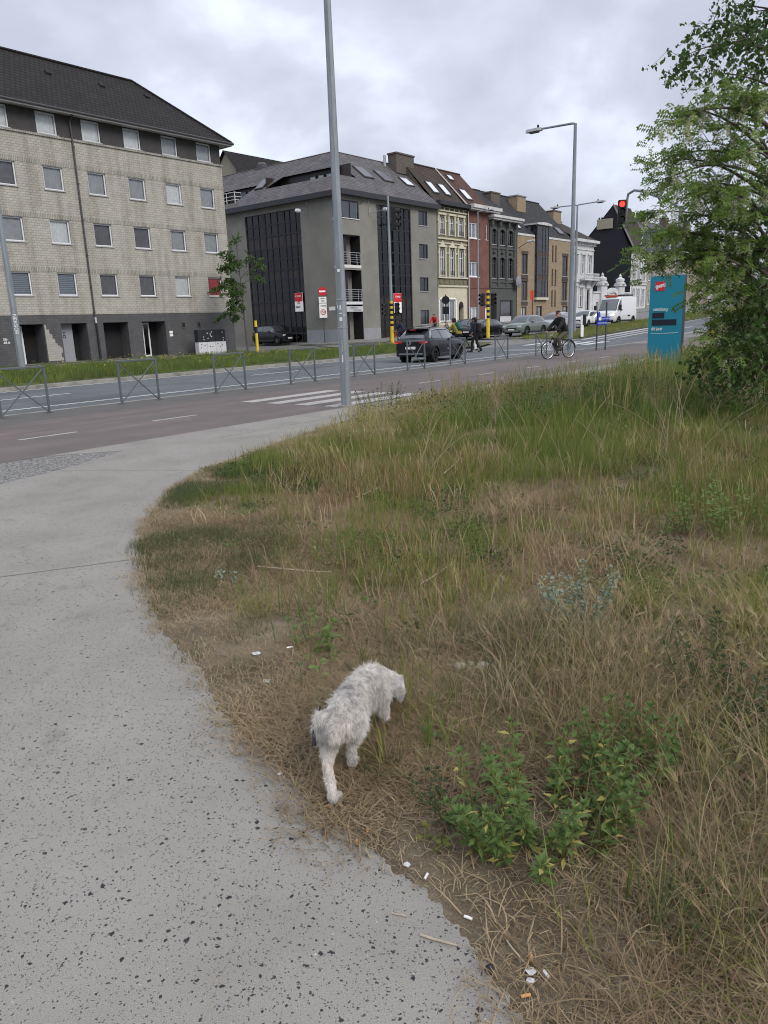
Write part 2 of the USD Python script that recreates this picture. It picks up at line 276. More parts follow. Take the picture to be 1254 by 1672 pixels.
# base sheet to the horizon, following the climb of the street
ss = np.concatenate([[-4000, -1000, -200], SS[SS > -200], [1000, 4000]]); vv = np.array([-4000, -800, -200, -100, -60, -31, 0, 60, 200, 800, 4000.0]); n = len(vv)
G = np.array([[U[0] * s + V[0] * v, U[1] * s + V[1] * v, float(ramp(s)) - 0.16] for s in ss for v in vv])
structure(part('ground', (G, [(i * n + j, i * n + j + 1, (i + 1) * n + j + 1, (i + 1) * n + j) for i in range(len(ss) - 1) for j in range(n - 1)]), 'far_ground'))
road = structure(thing('road', 'grey asphalt road with white lines running across behind the barriers', 'road'))
strip('carriageway', -24.75, -16.2, -0.10, 'asphalt', parent=road)
junction = strip('carriageway', lambda s: np.interp(s, [36, 38, 47, 50, 52], [-24.75, -29, -45, -31, -24.75]), -24.752, -0.101, 'old_asphalt', 36, 52, parent=road)
strip('edge_line', -18.25, -18.12, -0.095, 'road_paint', -60, 37, road)
strip('edge_line', -24.55, -24.42, -0.095, 'road_paint', -60, 36, road)
for s0 in (-18, -9, 0.6, 9.2, 19.0, 28.0): strip('lane_dash', -21.55, -21.42, -0.095, 'road_paint', s0, s0 + 2.6, road)
strip('stop_line', -21.5, -18.5, -0.095, 'road_paint', 37.6, 38.0, road)
for k in range(5): strip('crossing_stripe', -23.6 + k * 1.0, -23.1 + k * 1.0, -0.095, 'road_paint', 43.6, 47.2, road)
for k in range(4): strip('hatch_line', -20.2 - 0.9 * k, -20.02 - 0.9 * k, -0.095, 'road_paint', 49, 58 + 4 * k, road)
strip('edge_line', -22.2, -22.08, -0.095, 'road_paint', 50, 200, road)
for s0 in (60, 66, 72, 80, 90): strip('lane_dash', -18.9, -18.78, -0.095, 'road_paint', s0, s0 + 3, road)
strip('edge_line', -16.75, -16.63, -0.095, 'road_paint', 38, 200, road)
for s0, v0, w_, l_ in ((9.5, -19.4, .9, 2.6), (21.0, -23.0, 1.1, 3.4), (1.0, -20.6, .8, 2.0)): strip('asphalt_patch', v0, v0 + w_, -0.0965, 'patch_asphalt', s0, s0 + l_, road)
for s0 in (6.2, 16.6, 25.9): strip('gutter_grate', -16.68, -16.28, -0.092, 'joint_dark', s0, s0 + .45, road)
structure(strip('near_kerb', -16.2, -16.03, 0.0, 'kerb_stone', side=0.15))
structure(strip('paver_strip', -16.028, -14.42, -0.002, 'clinker'))
cyc = structure(strip('cycle_path', -14.416, -10.002, 0.0, 'red_asphalt'))
for s0 in (5.6, 8.1, 2.9, -0.2, 16.5, 19.5, 22.5, 25.5, 28.5): structure(strip('cycle_dash', -12.03, -11.93, 0.004, 'worn_paint', s0, s0 + 1.0))
zeb = structure(thing('zebra_crossing', 'worn white zebra bars across the red cycle path', 'crossing'))
for k, (v0, s0, s1) in enumerate([(-13.12, 11.2, 14.1), (-12.27, 11.2, 14.1), (-11.42, 11.2, 14.1), (-10.57, 11.2, 14.1)]):
    strip('zebra_bar', v0, v0 + 0.42, 0.004, 'worn_paint', s0, s1, zeb)
# concrete foot path, cast in bays
EDGE = [(0.62, -0.6), (0.5, 0.3), (0.40, 1.0), (0.34, 1.25), (0.23, 1.58), (0.10, 1.82), (-0.08, 2.03), (-0.25, 2.21), (-0.50, 2.6), (-0.71, 2.9), (-0.93, 3.39), (-1.27, 3.88), (-1.52, 4.56), (-1.79, 5.24), (-1.97, 5.92), (-2.13, 6.6), (-2.18, 7.2), (-2.17, 7.9), (-2.10, 8.63), (-1.8, 9.75), (-1.35, 11.0), (-0.8, 12.4), (-0.15, 13.9)]
far_edge = [tuple((U * s + V * v)[:2]) for s, v in ((13.5, -9.35), (20, -9.3), (32, -9.3), (70, -9.3))]
outer = [tuple((U * s + V * v)[:2]) for s, v in ((70, -10.0), (12, -10.0), (5.0, -10.0))]
path_poly = Polygon(EDGE + far_edge + outer + [(-3.62, 10.4), (-3.9, 9.2), (-4.3, 8.25), (-6.2, 5.8), (-9, 3.5), (-9, -0.6)])
path = structure(thing('concrete_path', 'curving grey washed concrete foot path', 'path'))
cuts = [LineString([(-9, 2.0), (-2.66, 4.91), (-1.5, 5.33)]), LineString([(-9, 10.0), (-3.92, 9.01), (-1.5, 8.55)]), LineString([(-2.6, 11.2), (-0.9, 13.3)]), LineString([(2.6, 18.5), (4.6, 17.2)]), LineString([(8, 25), (10, 23.5)])]
rest = path_poly
for c in cuts: rest = rest.difference(c.buffer(0.005))
for g in sorted(getattr(rest, 'geoms', [rest]), key=lambda g: -g.area):
    if g.area > 0.3: flat_poly('slab', g, 0.0, 'washed_concrete', path)
flat_poly('joint_bed', path_poly.buffer(-0.01), -0.012, 'joint_dark', path)
gpoly = Polygon([(-9, 3.6), (-6.25, 5.8), (-4.303, 8.25), (-3.903, 9.2), (-3.623, 10.4), tuple((U * 5.0 + V * -10.003)[:2]), tuple((U * -15 + V * -10.003)[:2]), (-16, -6)])
structure(flat_poly('gravel_patch', gpoly, -0.003, 'gravel'))
# opposite side: kerb, verge, pavement
structure(strip('far_kerb', -25.0, -24.752, 0.02, 'kerb_stone', -60, 36, side=0.16))
structure(strip('side_pavement', lambda s: -75.0, lambda s: np.interp(s, [17, 26, 36], [-37.3, -37.5, -36]), -0.05, 'side_pavement', -60, 37))
vb = lambda s: float(np.interp(s, [17, 26, 32, 36, 46], [-37.29, -37.49, -37, -33.5, -33.5]))
structure(strip('verge', vb, -25.002, 0.0, 'verge_soil', -60, 37.0))
isl = Polygon([tuple((U * s + V * v)[:2]) for s, v in ((37, -25.1), (37, -33.5), (46, -33.0), (47.5, -30.5), (46, -27.0), (42, -25.4))])
structure(flat_poly('verge_corner', isl, 0.02, 'verge_soil', follow=True))
structure(strip('corner_pavement', -48, lambda s: float(np.interp(s, [48, 50, 56, 64, 70], [-44, -40.5, -39.5, -38, -37.5])), 0.0, 'side_pavement', 48, 200, side=0.12))
structure(strip('right_verge', lambda s: float(np.interp(s, [49, 52, 60, 120], [-23.2, -27.2, -26.8, -26.3])), lambda s: float(np.interp(s, [49, 52, 120], [-23.0, -22.5, -22.0])), 0.02, 'verge_soil', 49, 140, side=0.14))
structure(strip('service_road', -40, -27.2, -0.095, 'old_asphalt', 52, 160))
# the waste ground on the right
edge_ls = LineString(EDGE + far_edge); field_poly = Polygon(EDGE + far_edge + [(60, 40), (40, -0.6)]); prepare(field_poly)
_ep = np.array([edge_ls.interpolate(t).coords[0] for t in np.arange(0, edge_ls.length, 0.08)])
from scipy.spatial import cKDTree
_kd = cKDTree(_ep)
def edge_dist(x, y):
    """distance from the edge of the path, positive on the waste ground"""
    p = np.column_stack([np.ravel(x), np.ravel(y)]); d = _kd.query(p)[0]
    return np.where(contains_xy(field_poly, p[:, 0], p[:, 1]), d, -d).reshape(np.shape(x))
def field_z(x, y):
    x, y = np.asarray(x, float), np.asarray(y, float); d = edge_dist(x, y)
    q = np.stack([x, y, np.zeros_like(x)], -1)
    rag = d + 0.14 * (meshkit.fbm(q * 3.2, 3, 5) - 0.5) + 0.03 * (meshkit.fbm(q * 22.0, 2, 6) - 0.5)
    z = np.clip(rag / 0.10, -1, 1) * 0.012 + np.clip(d / 1.2, 0, 1) * (0.03 + 0.10 * (meshkit.fbm(q * 0.9, 3, 2) - 0.45) + 0.03 * (meshkit.fbm(q * 4.5, 3, 3) - 0.5))
    z = z + np.clip((d - 2.0) / 6, 0, 1) * 0.10
    return np.where(d < -0.12, -0.05, z)
ys = [0.2]
while ys[-1] < 60: ys.append(ys[-1] + max(0.02, 0.011 * ys[-1]))
ys = np.array(ys); xs = [-2.6]
while xs[-1] < 45: xs.append(xs[-1] + (0.02 if xs[-1] < 0.8 else 0.045 if xs[-1] < 2.5 else 0.045 + 0.05 * (xs[-1] - 2.5)))
xs = np.array(xs); XX, YY = np.meshgrid(xs, ys); ZZ = field_z(XX, YY)
n = len(xs); I, J = np.meshgrid(np.arange(len(ys) - 1), np.arange(n - 1), indexing='ij'); I, J = I.ravel(), J.ravel()
Q = np.stack([I * n + J, I * n + J + 1, (I + 1) * n + J + 1, (I + 1) * n + J], 1)
Q = Q[ZZ.ravel()[Q].max(1) > -0.045]
structure(part('waste_ground', (np.column_stack([XX.ravel(), YY.ravel(), ZZ.ravel()]), Q), 'dry_soil', smooth=True))
# ================================================================ BUILDINGS
mat_brick('pale_brick', (0.392, 0.378, 0.334), (0.352, 0.338, 0.298), (0.235, 0.226, 0.205), 0.29, 0.135, 0.011, stain=(0.62, 0.61, 0.58))
mat_brick('soldier_brick', (0.385, 0.372, 0.33), (0.31, 0.298, 0.265), (0.16, 0.155, 0.143), 0.10, 0.5, 0.014, offset=0.0, stain=(0.55, 0.54, 0.5))
mat_brick('grey_painted_brick', (0.094, 0.095, 0.098), (0.083, 0.084, 0.086), (0.066, 0.067, 0.069), 0.29, 0.135, 0.010, bump=0.004, stain=(0.8, 0.8, 0.8))
mat_brick('unpainted_patch', (0.34, 0.33, 0.30), (0.31, 0.30, 0.27), (0.25, 0.24, 0.22), 0.29, 0.135, 0.010)
mat_brick('tan_brick', (0.315, 0.248, 0.172), (0.265, 0.205, 0.14), (0.16, 0.125, 0.09), 0.24, 0.10, 0.010)
mat_brick('yellow_brick', (0.30, 0.225, 0.15), (0.25, 0.19, 0.125), (0.2, 0.17, 0.13), 0.22, 0.075, 0.008)
mat_brick('brown_brick', (0.115, 0.095, 0.08), (0.085, 0.07, 0.06), (0.13, 0.12, 0.11), 0.22, 0.075, 0.01)
mat_brick('red_brick', (0.20, 0.085, 0.06), (0.15, 0.065, 0.05), (0.12, 0.09, 0.08), 0.22, 0.075, 0.01)
mat_brick('olive_brick', (0.185, 0.175, 0.115), (0.16, 0.152, 0.10), (0.13, 0.125, 0.085), 0.22, 0.075, 0.008)
def mat_roof(name, c1, c2, gap, bw, bh, ms=0.014, bump=0.02, diag=0.0):
    N = {'tc': ('texture_coordinate', {}), 'sp': ('separate_xyz', {}), 'dz': ('math', {'math_type': 'multiply', 'value2': diag}), 'ad': ('math', {'math_type': 'add'}), 'cb': ('combine_xyz', {'z': 0.0}),
         'br': ('brick_texture', {'color1': c1, 'color2': c2, 'mortar': gap, 'scale': 1.0, 'mortar_size': ms, 'mortar_smooth': 0.3, 'brick_width': bw, 'row_height': bh}),
         'n': ('noise_texture', {'scale': 0.9, 'detail': 6.0, 'roughness': 0.7}), 'nr': ('rgb_ramp', {'ramp': [(0.3, (0.75, 0.75, 0.75)), (0.7, (1.2, 1.18, 1.15))]}), 'm1': ('mix', {'mix_type': 'multiply', 'fac': 1.0}),
         'b': ('bump', {'strength': 0.8, 'distance': bump, 'invert': True}), 'p': ('principled_bsdf', {'roughness': 0.75, 'specular_ior_level': 0.2})}
    L = [('tc.object', 'sp.vector'), ('sp.x', 'ad.value1'), ('sp.z', 'dz.value1'), ('dz.value', 'ad.value2'), ('ad.value', 'cb.x'), ('sp.z', 'cb.y'), ('cb.vector', 'br.vector'), ('tc.object', 'n.vector'), ('n.fac', 'nr.fac'), ('br.color', 'm1.color1'), ('nr.color', 'm1.color2'), ('m1.color', 'p.base_color'), ('br.fac', 'b.height'), ('b.normal', 'p.normal')]
    if name.endswith('_side'): L = [(('sp.y' if a == 'sp.x' else a), b) for a, b in L]
    LOOKS[name] = usdkit.material(stage, f'/World/Looks/{name}', N, L, surface='p.BSDF')
mat_roof('dark_tile', (0.024, 0.021, 0.0195), (0.016, 0.0145, 0.0135), (0.006, 0.006, 0.006), 0.30, 0.22, 0.035)
mat_roof('dark_tile_side', (0.024, 0.021, 0.0195), (0.016, 0.0145, 0.0135), (0.006, 0.006, 0.006), 0.30, 0.22, 0.035)
for sfx in ('', '_side'):
    mat_roof('slate' + sfx, (0.125, 0.12, 0.125), (0.085, 0.082, 0.088), (0.04, 0.038, 0.042), 0.36, 0.17, 0.018, diag=0.7)
mat_roof('brown_tile', (0.062, 0.047, 0.038), (0.045, 0.034, 0.028), (0.02, 0.016, 0.014), 0.25, 0.2, 0.02)
mat_roof('russet_tile', (0.098, 0.050, 0.036), (0.074, 0.038, 0.028), (0.03, 0.018, 0.014), 0.25, 0.2, 0.02)
mat_roof('black_tile', (0.042, 0.042, 0.044), (0.032, 0.032, 0.034), (0.014, 0.014, 0.015), 0.28, 0.2, 0.02)
mat('soffit', (0.42, 0.42, 0.41), 0.6, 0.06)
mat('dark_cladding', (0.048, 0.045, 0.044), 0.7, 0.18, 3)
mat('white_frame', (0.62, 0.63, 0.65), 0.4, 0.05)
mat('grey_sill', (0.36, 0.36, 0.36), 0.7, 0.15)
mat('dark_pipe', (0.06, 0.062, 0.066), 0.5, 0.15)
mat('curtain_white', (0.78, 0.79, 0.79), 0.9, 0.10, 4); mat('curtain_grey', (0.44, 0.455, 0.475), 0.9, 0.15, 3); mat('curtain_dim', (0.19, 0.185, 0.20), 0.9, 0.2, 3)
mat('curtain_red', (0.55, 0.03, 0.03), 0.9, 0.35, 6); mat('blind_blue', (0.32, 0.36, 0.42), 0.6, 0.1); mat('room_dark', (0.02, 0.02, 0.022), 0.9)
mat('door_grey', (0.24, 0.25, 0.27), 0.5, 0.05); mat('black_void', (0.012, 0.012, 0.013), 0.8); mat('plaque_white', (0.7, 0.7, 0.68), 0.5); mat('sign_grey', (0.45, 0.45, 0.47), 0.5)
mat('letter_black', (0.02, 0.02, 0.022), 0.6); mat('letter_white', (0.78, 0.78, 0.77), 0.6); mat('sign_red', (0.50, 0.022, 0.03), 0.45); mat('sign_blue', (0.012, 0.045, 0.33), 0.45)
mat_glass('pane_glass')
mat_glass('tinted_glass', (0.13, 0.11, 0.105), 1.5)
mat_glass('blue_glass', (0.42, 0.46, 0.50), 1.7)

class Face:
    """a facade plane inside a building: street (front) or side; coordinates are a (along), y (into the building), z"""
    def __init__(s, b, off=0.0, side=False):
        s.b, s.side, s.off = b, side, off
    def mb(s):
        if not s.side: return MB(t=(-s.off, 0, 0))
        return MB(R=[[0, 1, 0], [1, 0, 0], [0, 0, 1]], t=(s.off, 0, 0))     # a -> local y, y -> local x
    def wall(s, name, a0, a1, z0, z1, holes, m, y=0.0, reveal=0.14):
        mb = s.mb(); xs = sorted({a0, a1, *[h for q in holes for h in q[:2]]}); zs = sorted({z0, z1, *[h for q in holes for h in q[2:4]]})
        xs = [x for x in xs if a0 <= x <= a1]; zs = [z for z in zs if z0 <= z <= z1]
        for i in range(len(xs) - 1):
            for j in range(len(zs) - 1):
                cx, cz = (xs[i] + xs[i + 1]) / 2, (zs[j] + zs[j + 1]) / 2
                if not any(h[0] < cx < h[1] and h[2] < cz < h[3] for h in holes):
                    mb.quad((xs[i], y, zs[j]), (xs[i + 1], y, zs[j]), (xs[i + 1], y, zs[j + 1]), (xs[i], y, zs[j + 1]))
        for h in holes:
            p = [(h[0], h[2]), (h[1], h[2]), (h[1], h[3]), (h[0], h[3])]; d = h[4] if len(h) > 4 else reveal
            for k in range(4):
                (xa, za), (xb, zb) = p[k], p[(k + 1) % 4]
                if k == 3 and h[0] < a0: continue
                mb.quad((xa, y, za), (xb, y, zb), (xb, y + d, zb), (xa, y + d, za))
        return mb.build(name, m, s.b)
    def box(s, name, a0, a1, y0, y1, z0, z1, m, c=0.0, parent=None):
        mb = s.mb(); (mb.cbox(a0, a1, y0, y1, z0, z1, c) if c else mb.box(a0, a1, y0, y1, z0, z1))
        return mb.build(name, m, parent or s.b)
    def window(s, a0, a1, z0, z1, y=0.10, fr='white_frame', glass='pane_glass', back='curtain_grey', mull=(), rail=(), t=0.07, sill='grey_sill', name='window', parent=None, behind=0.08, label=None):
        f = s.mb()
        f.box(a0, a0 + t, y, y + .06, z0, z1); f.box(a1 - t, a1, y, y + .06, z0, z1); f.box(a0 + t, a1 - t, y, y + .06, z0, z0 + t); f.box(a0 + t, a1 - t, y, y + .06, z1 - t, z1)
        for m in mull: f.box(m - t * .45, m + t * .45, y + .002, y + .055, z0 + t, z1 - t)
        for r in rail: f.box(a0 + t, a1 - t, y + .004, y + .053, r - t * .4, r + t * .4)
        w = f.build(name, fr, parent or s.b)
        if label: tag(w, label)
        q = s.mb().quad((a0 + t, y + .03, z0 + t), (a1 - t, y + .03, z0 + t), (a1 - t, y + .03, z1 - t), (a0 + t, y + .03, z1 - t)); q.build('pane', glass, w)
        if back:
            e = s.mb(); yb = y + .03 + behind
            if back == 'blind_blue':
                k = int((z1 - z0) / .11)
                for i in range(k): e.box(a0 + t, a1 - t, yb, yb + .02, z0 + t + i * (z1 - z0 - 2 * t) / k, z0 + t + (i + .82) * (z1 - z0 - 2 * t) / k)
                e.build('blind', back, w); e = s.mb(); e.quad((a0, yb + .05, z0), (a1, yb + .05, z0), (a1, yb + .05, z1), (a0, yb + .05, z1)); e.build('interior', 'room_dark', w)
            elif back.startswith('curtain'):
                n = 22; xs = np.linspace(a0 + .02, a1 - .02, n); ph = (a0 * 7.3 + z0 * 3.1) % 6
                yy = yb + .02 + .018 * np.sin(np.arange(n) * 1.7 + ph) + .008 * np.sin(np.arange(n) * .6 + ph * 2)
                vv = [(x, b, z0 + .02) for x, b in zip(xs, yy)] + [(x, b, z1 - .02) for x, b in zip(xs, yy)]
                e.add(vv, [(i, i + 1, n + i + 1, n + i) for i in range(n - 1)]); e.build('curtain', back, w, smooth=True)
            else:
                e.box(a0, a1, yb + .25, yb + .27, z0, z1); e.build('interior', back, w)
        if sill: s.box('sill', a0 - .05, a1 + .05, -.06, y + .01, z0 - .06, z0 + .002, sill, parent=w)
        return w
def plate(name, mb, pts2, zf, m, parent, th=0.0):
    """a roof plane: outline (and holes) in plan, height by zf(x, y)"""
    pg = pts2 if isinstance(pts2, Polygon) else Polygon(pts2)
    v, f = trimesh.creation.triangulate_polygon(pg, engine='earcut'); v = np.array(v)
    mb.add(np.column_stack([v, zf(v[:, 0], v[:, 1])]), f)
    return mb.build(name, m, parent)
def rboxes(mb, x0, x1, d0, d1, zf, h0, h1):
    """a box lying on a roof plane that rises with d"""
    p = []
    for h in (h0, h1):
        for x, d in ((x0, d0), (x1, d0), (x1, d1), (x0, d1)): p.append((x, d - h * .55, float(zf(x, d)) + h * .8))
    return mb.add(p, [(0, 1, 2, 3), (4, 5, 6, 7), (0, 1, 5, 4), (1, 2, 6, 5), (2, 3, 7, 6), (3, 0, 4, 7)])

# ---- the pale brick apartment block on the left
S0 = 8.0
b = thing('apartment_block', 'five storey pale brick apartment block with dark tiled hip roof and grey painted ground floor', 'apartment block', U * S0 + V * -43.4, RZ)
F = Face(b, S0)
cols = [10.1, 12.9, 15.67, 18.45, 21.22, 24.0, 26.75, 29.53, 32.3, 35.07]; W = 1.2
rows = [(3.87, 5.17), (6.79, 8.09), (9.71, 10.98), (12.66, 13.80)]
H = [(c, c + W, z0, z1) for c in cols for z0, z1 in rows[:3]]
DO = [(10.0, 11.6, 0.0, 2.27, 1.1), (13.2, 15.0, 0.0, 2.27, 1.1), (17.2, 18.9, 0.0, 2.27, 1.1), (21.17, 22.74, 0.0, 2.27, 1.1), (23.82, 25.5, 0.0, 2.27, 1.1), (26.6, 28.34, 0.0, 2.27, 1.1), (29.38, 31.16, 0.0, 2.27, 1.1)]
F.wall('brick_wall', 8.0, 37.1, 2.78, 12.5, H, 'pale_brick', reveal=.11)
F.wall('ground_floor_wall', 8.0, 37.1, -.15, 2.777, DO, 'grey_painted_brick', y=0.012)
for z in (5.2, 8.12, 11.01): F.box('soldier_course', 8.0, 37.1, -.012, .02, z, z + .26, 'soldier_brick')
F.box('coping', 8.0, 37.16, -.06, .1, 12.5, 12.62, 'soldier_brick')
F.wall('slate_band', 8.0, 37.05, 12.62, 13.9, [(c, c + W, z0, z1) for c in cols for z0, z1 in rows[3:]], 'dark_cladding', y=.03, reveal=.1)
mb = F.mb(); mb.box(36.95, 37.1, .013, 9, -.15, 12.5).box(8, 37.1, 8.9, 9, -.15, 13.9); mb.build('rear_walls', 'pale_brick', b)
mb = F.mb(); mb.box(36.9, 37.04, .16, 9, 12.51, 13.9); mb.build('slate_band', 'dark_cladding', b)
F.box('floor_core', 8.1, 36.9, .6, 8.8, 2.6, 13.8, 'room_dark')
F.box('floor_core', 8.1, 36.9, 1.95, 8.8, -.1, 2.598, 'room_dark')
backs = {(0, 4): 'blind_blue', (0, 5): 'blind_blue', (0, 6): 'curtain_dim', (0, 7): 'curtain_dim', (0, 8): 'curtain_white', (0, 9): 'curtain_red', (1, 4): 'curtain_grey', (1, 5): 'curtain_white', (1, 6): 'curtain_dim', (1, 7): 'curtain_dim', (1, 8): 'curtain_grey', (1, 9): 'curtain_grey', (2, 4): 'curtain_dim', (2, 5): 'curtain_grey', (2, 6): 'curtain_grey', (2, 7): 'curtain_grey', (2, 8): 'curtain_white', (2, 9): 'curtain_grey', (3, 4): 'curtain_white', (3, 5): 'curtain_white', (3, 6): 'curtain_white', (3, 7): 'curtain_white', (3, 8): 'curtain_grey', (3, 9): 'curtain_grey'}
for r, (z0, z1) in enumerate(rows):
    for c, a in enumerate(cols):
        F.window(a, a + W, z0, z1, y=.09 if r < 3 else .10, back=backs.get((r, c), 'curtain_grey'), label='window with a red curtain' if (r, c) == (0, 9) else None)
for k, d in enumerate(DO):
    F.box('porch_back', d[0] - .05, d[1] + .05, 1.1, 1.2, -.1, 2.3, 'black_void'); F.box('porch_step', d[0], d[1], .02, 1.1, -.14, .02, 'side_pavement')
    if k in (3, 6):
        F.window(d[0] + .05, d[0] + (.65 if k == 3 else 1.0), .03, 2.2, y=.75, glass='tinted_glass', back='room_dark', sill=None, t=.09, name='glass_door', mull=() if k == 3 else (d[0] + .52,))
    elif k == 4:
        dr = F.box('door', d[0] + .03, d[0] + .98, .55, .6, .02, 2.24, 'door_grey')
        mb = F.mb(); mb.lathe([(.06, 0), (.1, 0), (.1, .012), (.06, .012), (.06, 0)], 16, (d[0] + .42, .535, 1.52), axis='y'); mb.box(d[0] + .34, d[0] + .5, .535, .548, 1.74, 1.77).box(d[0] + .4, d[0] + .44, .535, .548, 1.63, 1.74); mb.build('door_emblem', 'letter_black', dr)
    else:
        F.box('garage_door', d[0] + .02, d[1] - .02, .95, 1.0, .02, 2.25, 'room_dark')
st_pts = [(22.80, .14), (23.72, .14), (23.72, .32), (23.62, .32), (23.62, .60), (23.72, .60), (23.72, .9), (23.62, .9), (23.62, 1.0), (23.48, 1.0), (23.48, 1.14), (23.34, 1.14), (23.34, 1.41), (23.2, 1.41), (23.2, 1.68), (23.05, 1.68), (23.05, 1.95), (22.9, 1.95), (22.9, 2.22), (22.8, 2.22)]
F.mb().prism(st_pts, .004, .0115).build('unpainted_patch', 'unpainted_patch', b)
for a in (32.45, 33.75):
    F.box('vent_frame', a, a + .32, -.02, .02, 1.78, 2.18, 'grey_painted_brick'); F.box('vent_grille', a + .05, a + .27, -.026, -.019, 1.84, 2.13, 'black_void')
F.box('house_plate', 31.42, 31.68, -.015, .012, 1.45, 1.62, 'plaque_white'); F.box('house_plate', 31.42, 31.68, -.015, .012, 1.27, 1.41, 'plaque_white')
for t_, z_ in (('38-', 1.42), ('48 A', 1.24)):
    mb = F.mb(); v, f, _ = meshkit.arrays(meshkit.text_mesh(t_, .12, .006, True)); mb.add(np.column_stack([v[:, 0] + 20.3, .012 - v[:, 2], v[:, 1] + z_]), f); mb.build('painted_number', 'letter_white', b)
mb = F.mb(); mb.tube([(26.06, -.35, 14.0), (26.06, -.3, 13.78), (26.0, -.08, 13.55), (26.02, -.08, 12.9), (26.05, -.085, 3.0), (26.06, -.085, 2.6)], .055); 
for z in (12.2, 10.2, 8.2, 6.2, 4.4, 2.9): mb.lathe([(.055, -.03), (.075, -.03), (.075, .03), (.055, .03)], 10, (26.05, -.085, z))
mb.build('downpipe', 'dark_pipe', b)
F.mb().tube([(26.06, -.087, 2.6), (26.08, -.087, 2.25)], .06).build('downpipe', 'sign_grey', b); F.mb().tube([(26.08, -.087, 2.25), (26.1, -.087, .05)], .065).build('downpipe', 'letter_black', b)
# roof: hip, eave at 13.95 overhanging .6, ridge 4.45 m back
zr = lambda d: 13.98 + (d + .6) * .872
fr_, bk_, L_, R_ = -.6, 8.3, 4.0, 37.7; rd = 3.85
ridge = [(L_, rd, zr(rd)), (R_ - (rd + .6), rd, zr(rd))]
F.mb().quad((L_, fr_, 13.98), (R_, fr_, 13.98), ridge[1], ridge[0]).build('roof_slope', 'dark_tile', b)
F.mb().poly([(R_, fr_, 13.98), (R_, bk_, 13.98), ridge[1]]).build('roof_slope', 'dark_tile_side', b)
F.mb().quad((R_, bk_, 13.98), (L_, bk_, 13.98), ridge[0], ridge[1]).build('roof_slope', 'dark_tile', b)
mb = F.mb(); mb.tube([(ridge[0][0], rd, ridge[0][2] + .02), (ridge[1][0], rd, ridge[1][2] + .02)], .1); mb.tube([(ridge[1][0], rd, ridge[1][2] + .02), (R_, fr_, 14.0)], .09); mb.build('ridge_tiles', 'dark_tile', b)
F.box('soffit', L_, R_ - .04, fr_ + .02, .03, 13.86, 13.90, 'soffit'); F.box('soffit', 37.05, R_ - .04, .032, bk_ - .02, 13.86, 13.90, 'soffit')
F.box('fascia', L_, R_ - .02, fr_ - .02, fr_ + .018, 13.80, 13.97, 'soffit'); F.box('fascia', R_ - .038, R_, fr_ + .02, bk_, 13.80, 13.97, 'soffit')
mb = F.mb(); mb.tube([(L_, fr_ - .09, 13.94), (R_ + .05, fr_ - .09, 13.94)], .065); mb.tube([(R_ + .09, fr_, 13.94), (R_ + .09, bk_, 13.94)], .065); mb.build('gutter', 'dark_pipe', b)
for s_ in (23.2, 26.4, 29.9, 33.2):
    mb = F.mb(); rboxes(mb, s_, s_ + .3, 2.4, 2.65, lambda x, d: zr(d), .0, .1); mb.build('roof_vent', 'black_void', b)

# ---- the grey corner office building
S0 = 49.5
b = thing('corner_office', 'grey rendered corner office building with dark glass walls and slate mansard roof', 'office building', U * S0 + V * -43.4, RZ)
F, L = Face(b, S0), Face(b, 0.0, True)
mat('grey_render', (0.20, 0.196, 0.172), 0.9, 0.08, 1.2, bump=0.01, bscale=60, dirt=(0.168, 0.163, 0.142), dscale=0.5)
mat('plinth_stone', (0.24, 0.245, 0.26), 0.8, 0.1, 2); mat('dark_fascia', (0.030, 0.031, 0.036), 0.5, 0.15); mat('alu_dark', (0.017, 0.018, 0.024), 0.45, 0.1); mat('bronze_panel', (0.022, 0.018, 0.016), 0.35, 0.15, spec=0.4)
mat('balcony_white', (0.56, 0.56, 0.56), 0.6, 0.06); mat('steel', (0.40, 0.41, 0.42), 0.35, 0.1, metal=0.7); mat('blind_pale', (0.20, 0.20, 0.19), 0.8, 0.1)
gh = [(60.28, 61.7, z, z + 1.3) for z in (1.4, 4.43, 7.43, 10.38)]
LG = [(49.499, 51.7, .3, 3.27, 2.0), (49.499, 51.7, 3.5, 6.1, 2.0), (49.499, 51.7, 6.5, 8.92, 2.0), (49.499, 51.7, 10.2, 11.62, .25)]
F.wall('front_wall', 49.5, 63.25, -.2, 12.0, gh + [(54.1, 59.05, .2, 11.65)] + LG, 'grey_render')
LGs = [(-.001, 1.05, .3, 3.27, 2.1), (-.001, 1.05, 3.5, 6.1, 2.1), (-.001, 1.05, 6.5, 8.92, 2.1), (-.001, 1.05, 10.2, 11.62, .25)]
L.wall('side_wall', 0.0, 22, -.2, 12.0, [(4.78, 11.9, .2, 11.5)] + LGs, 'grey_render')
F.box('plinth', 51.72, 54.08, -.03, .012, -.2, 1.25, 'plinth_stone'); F.box('plinth', 59.07, 63.24, -.03, .012, -.2, 1.2, 'plinth_stone'); L.box('plinth', 1.07, 4.76, -.03, .012, -.2, 1.25, 'plinth_stone')
for g in gh: F.window(*g, fr='alu_dark', glass='blue_glass', back='curtain_grey' if g[2] > 2 else 'curtain_white', mull=(g[0] + .9,), y=.06, sill='grey_sill')
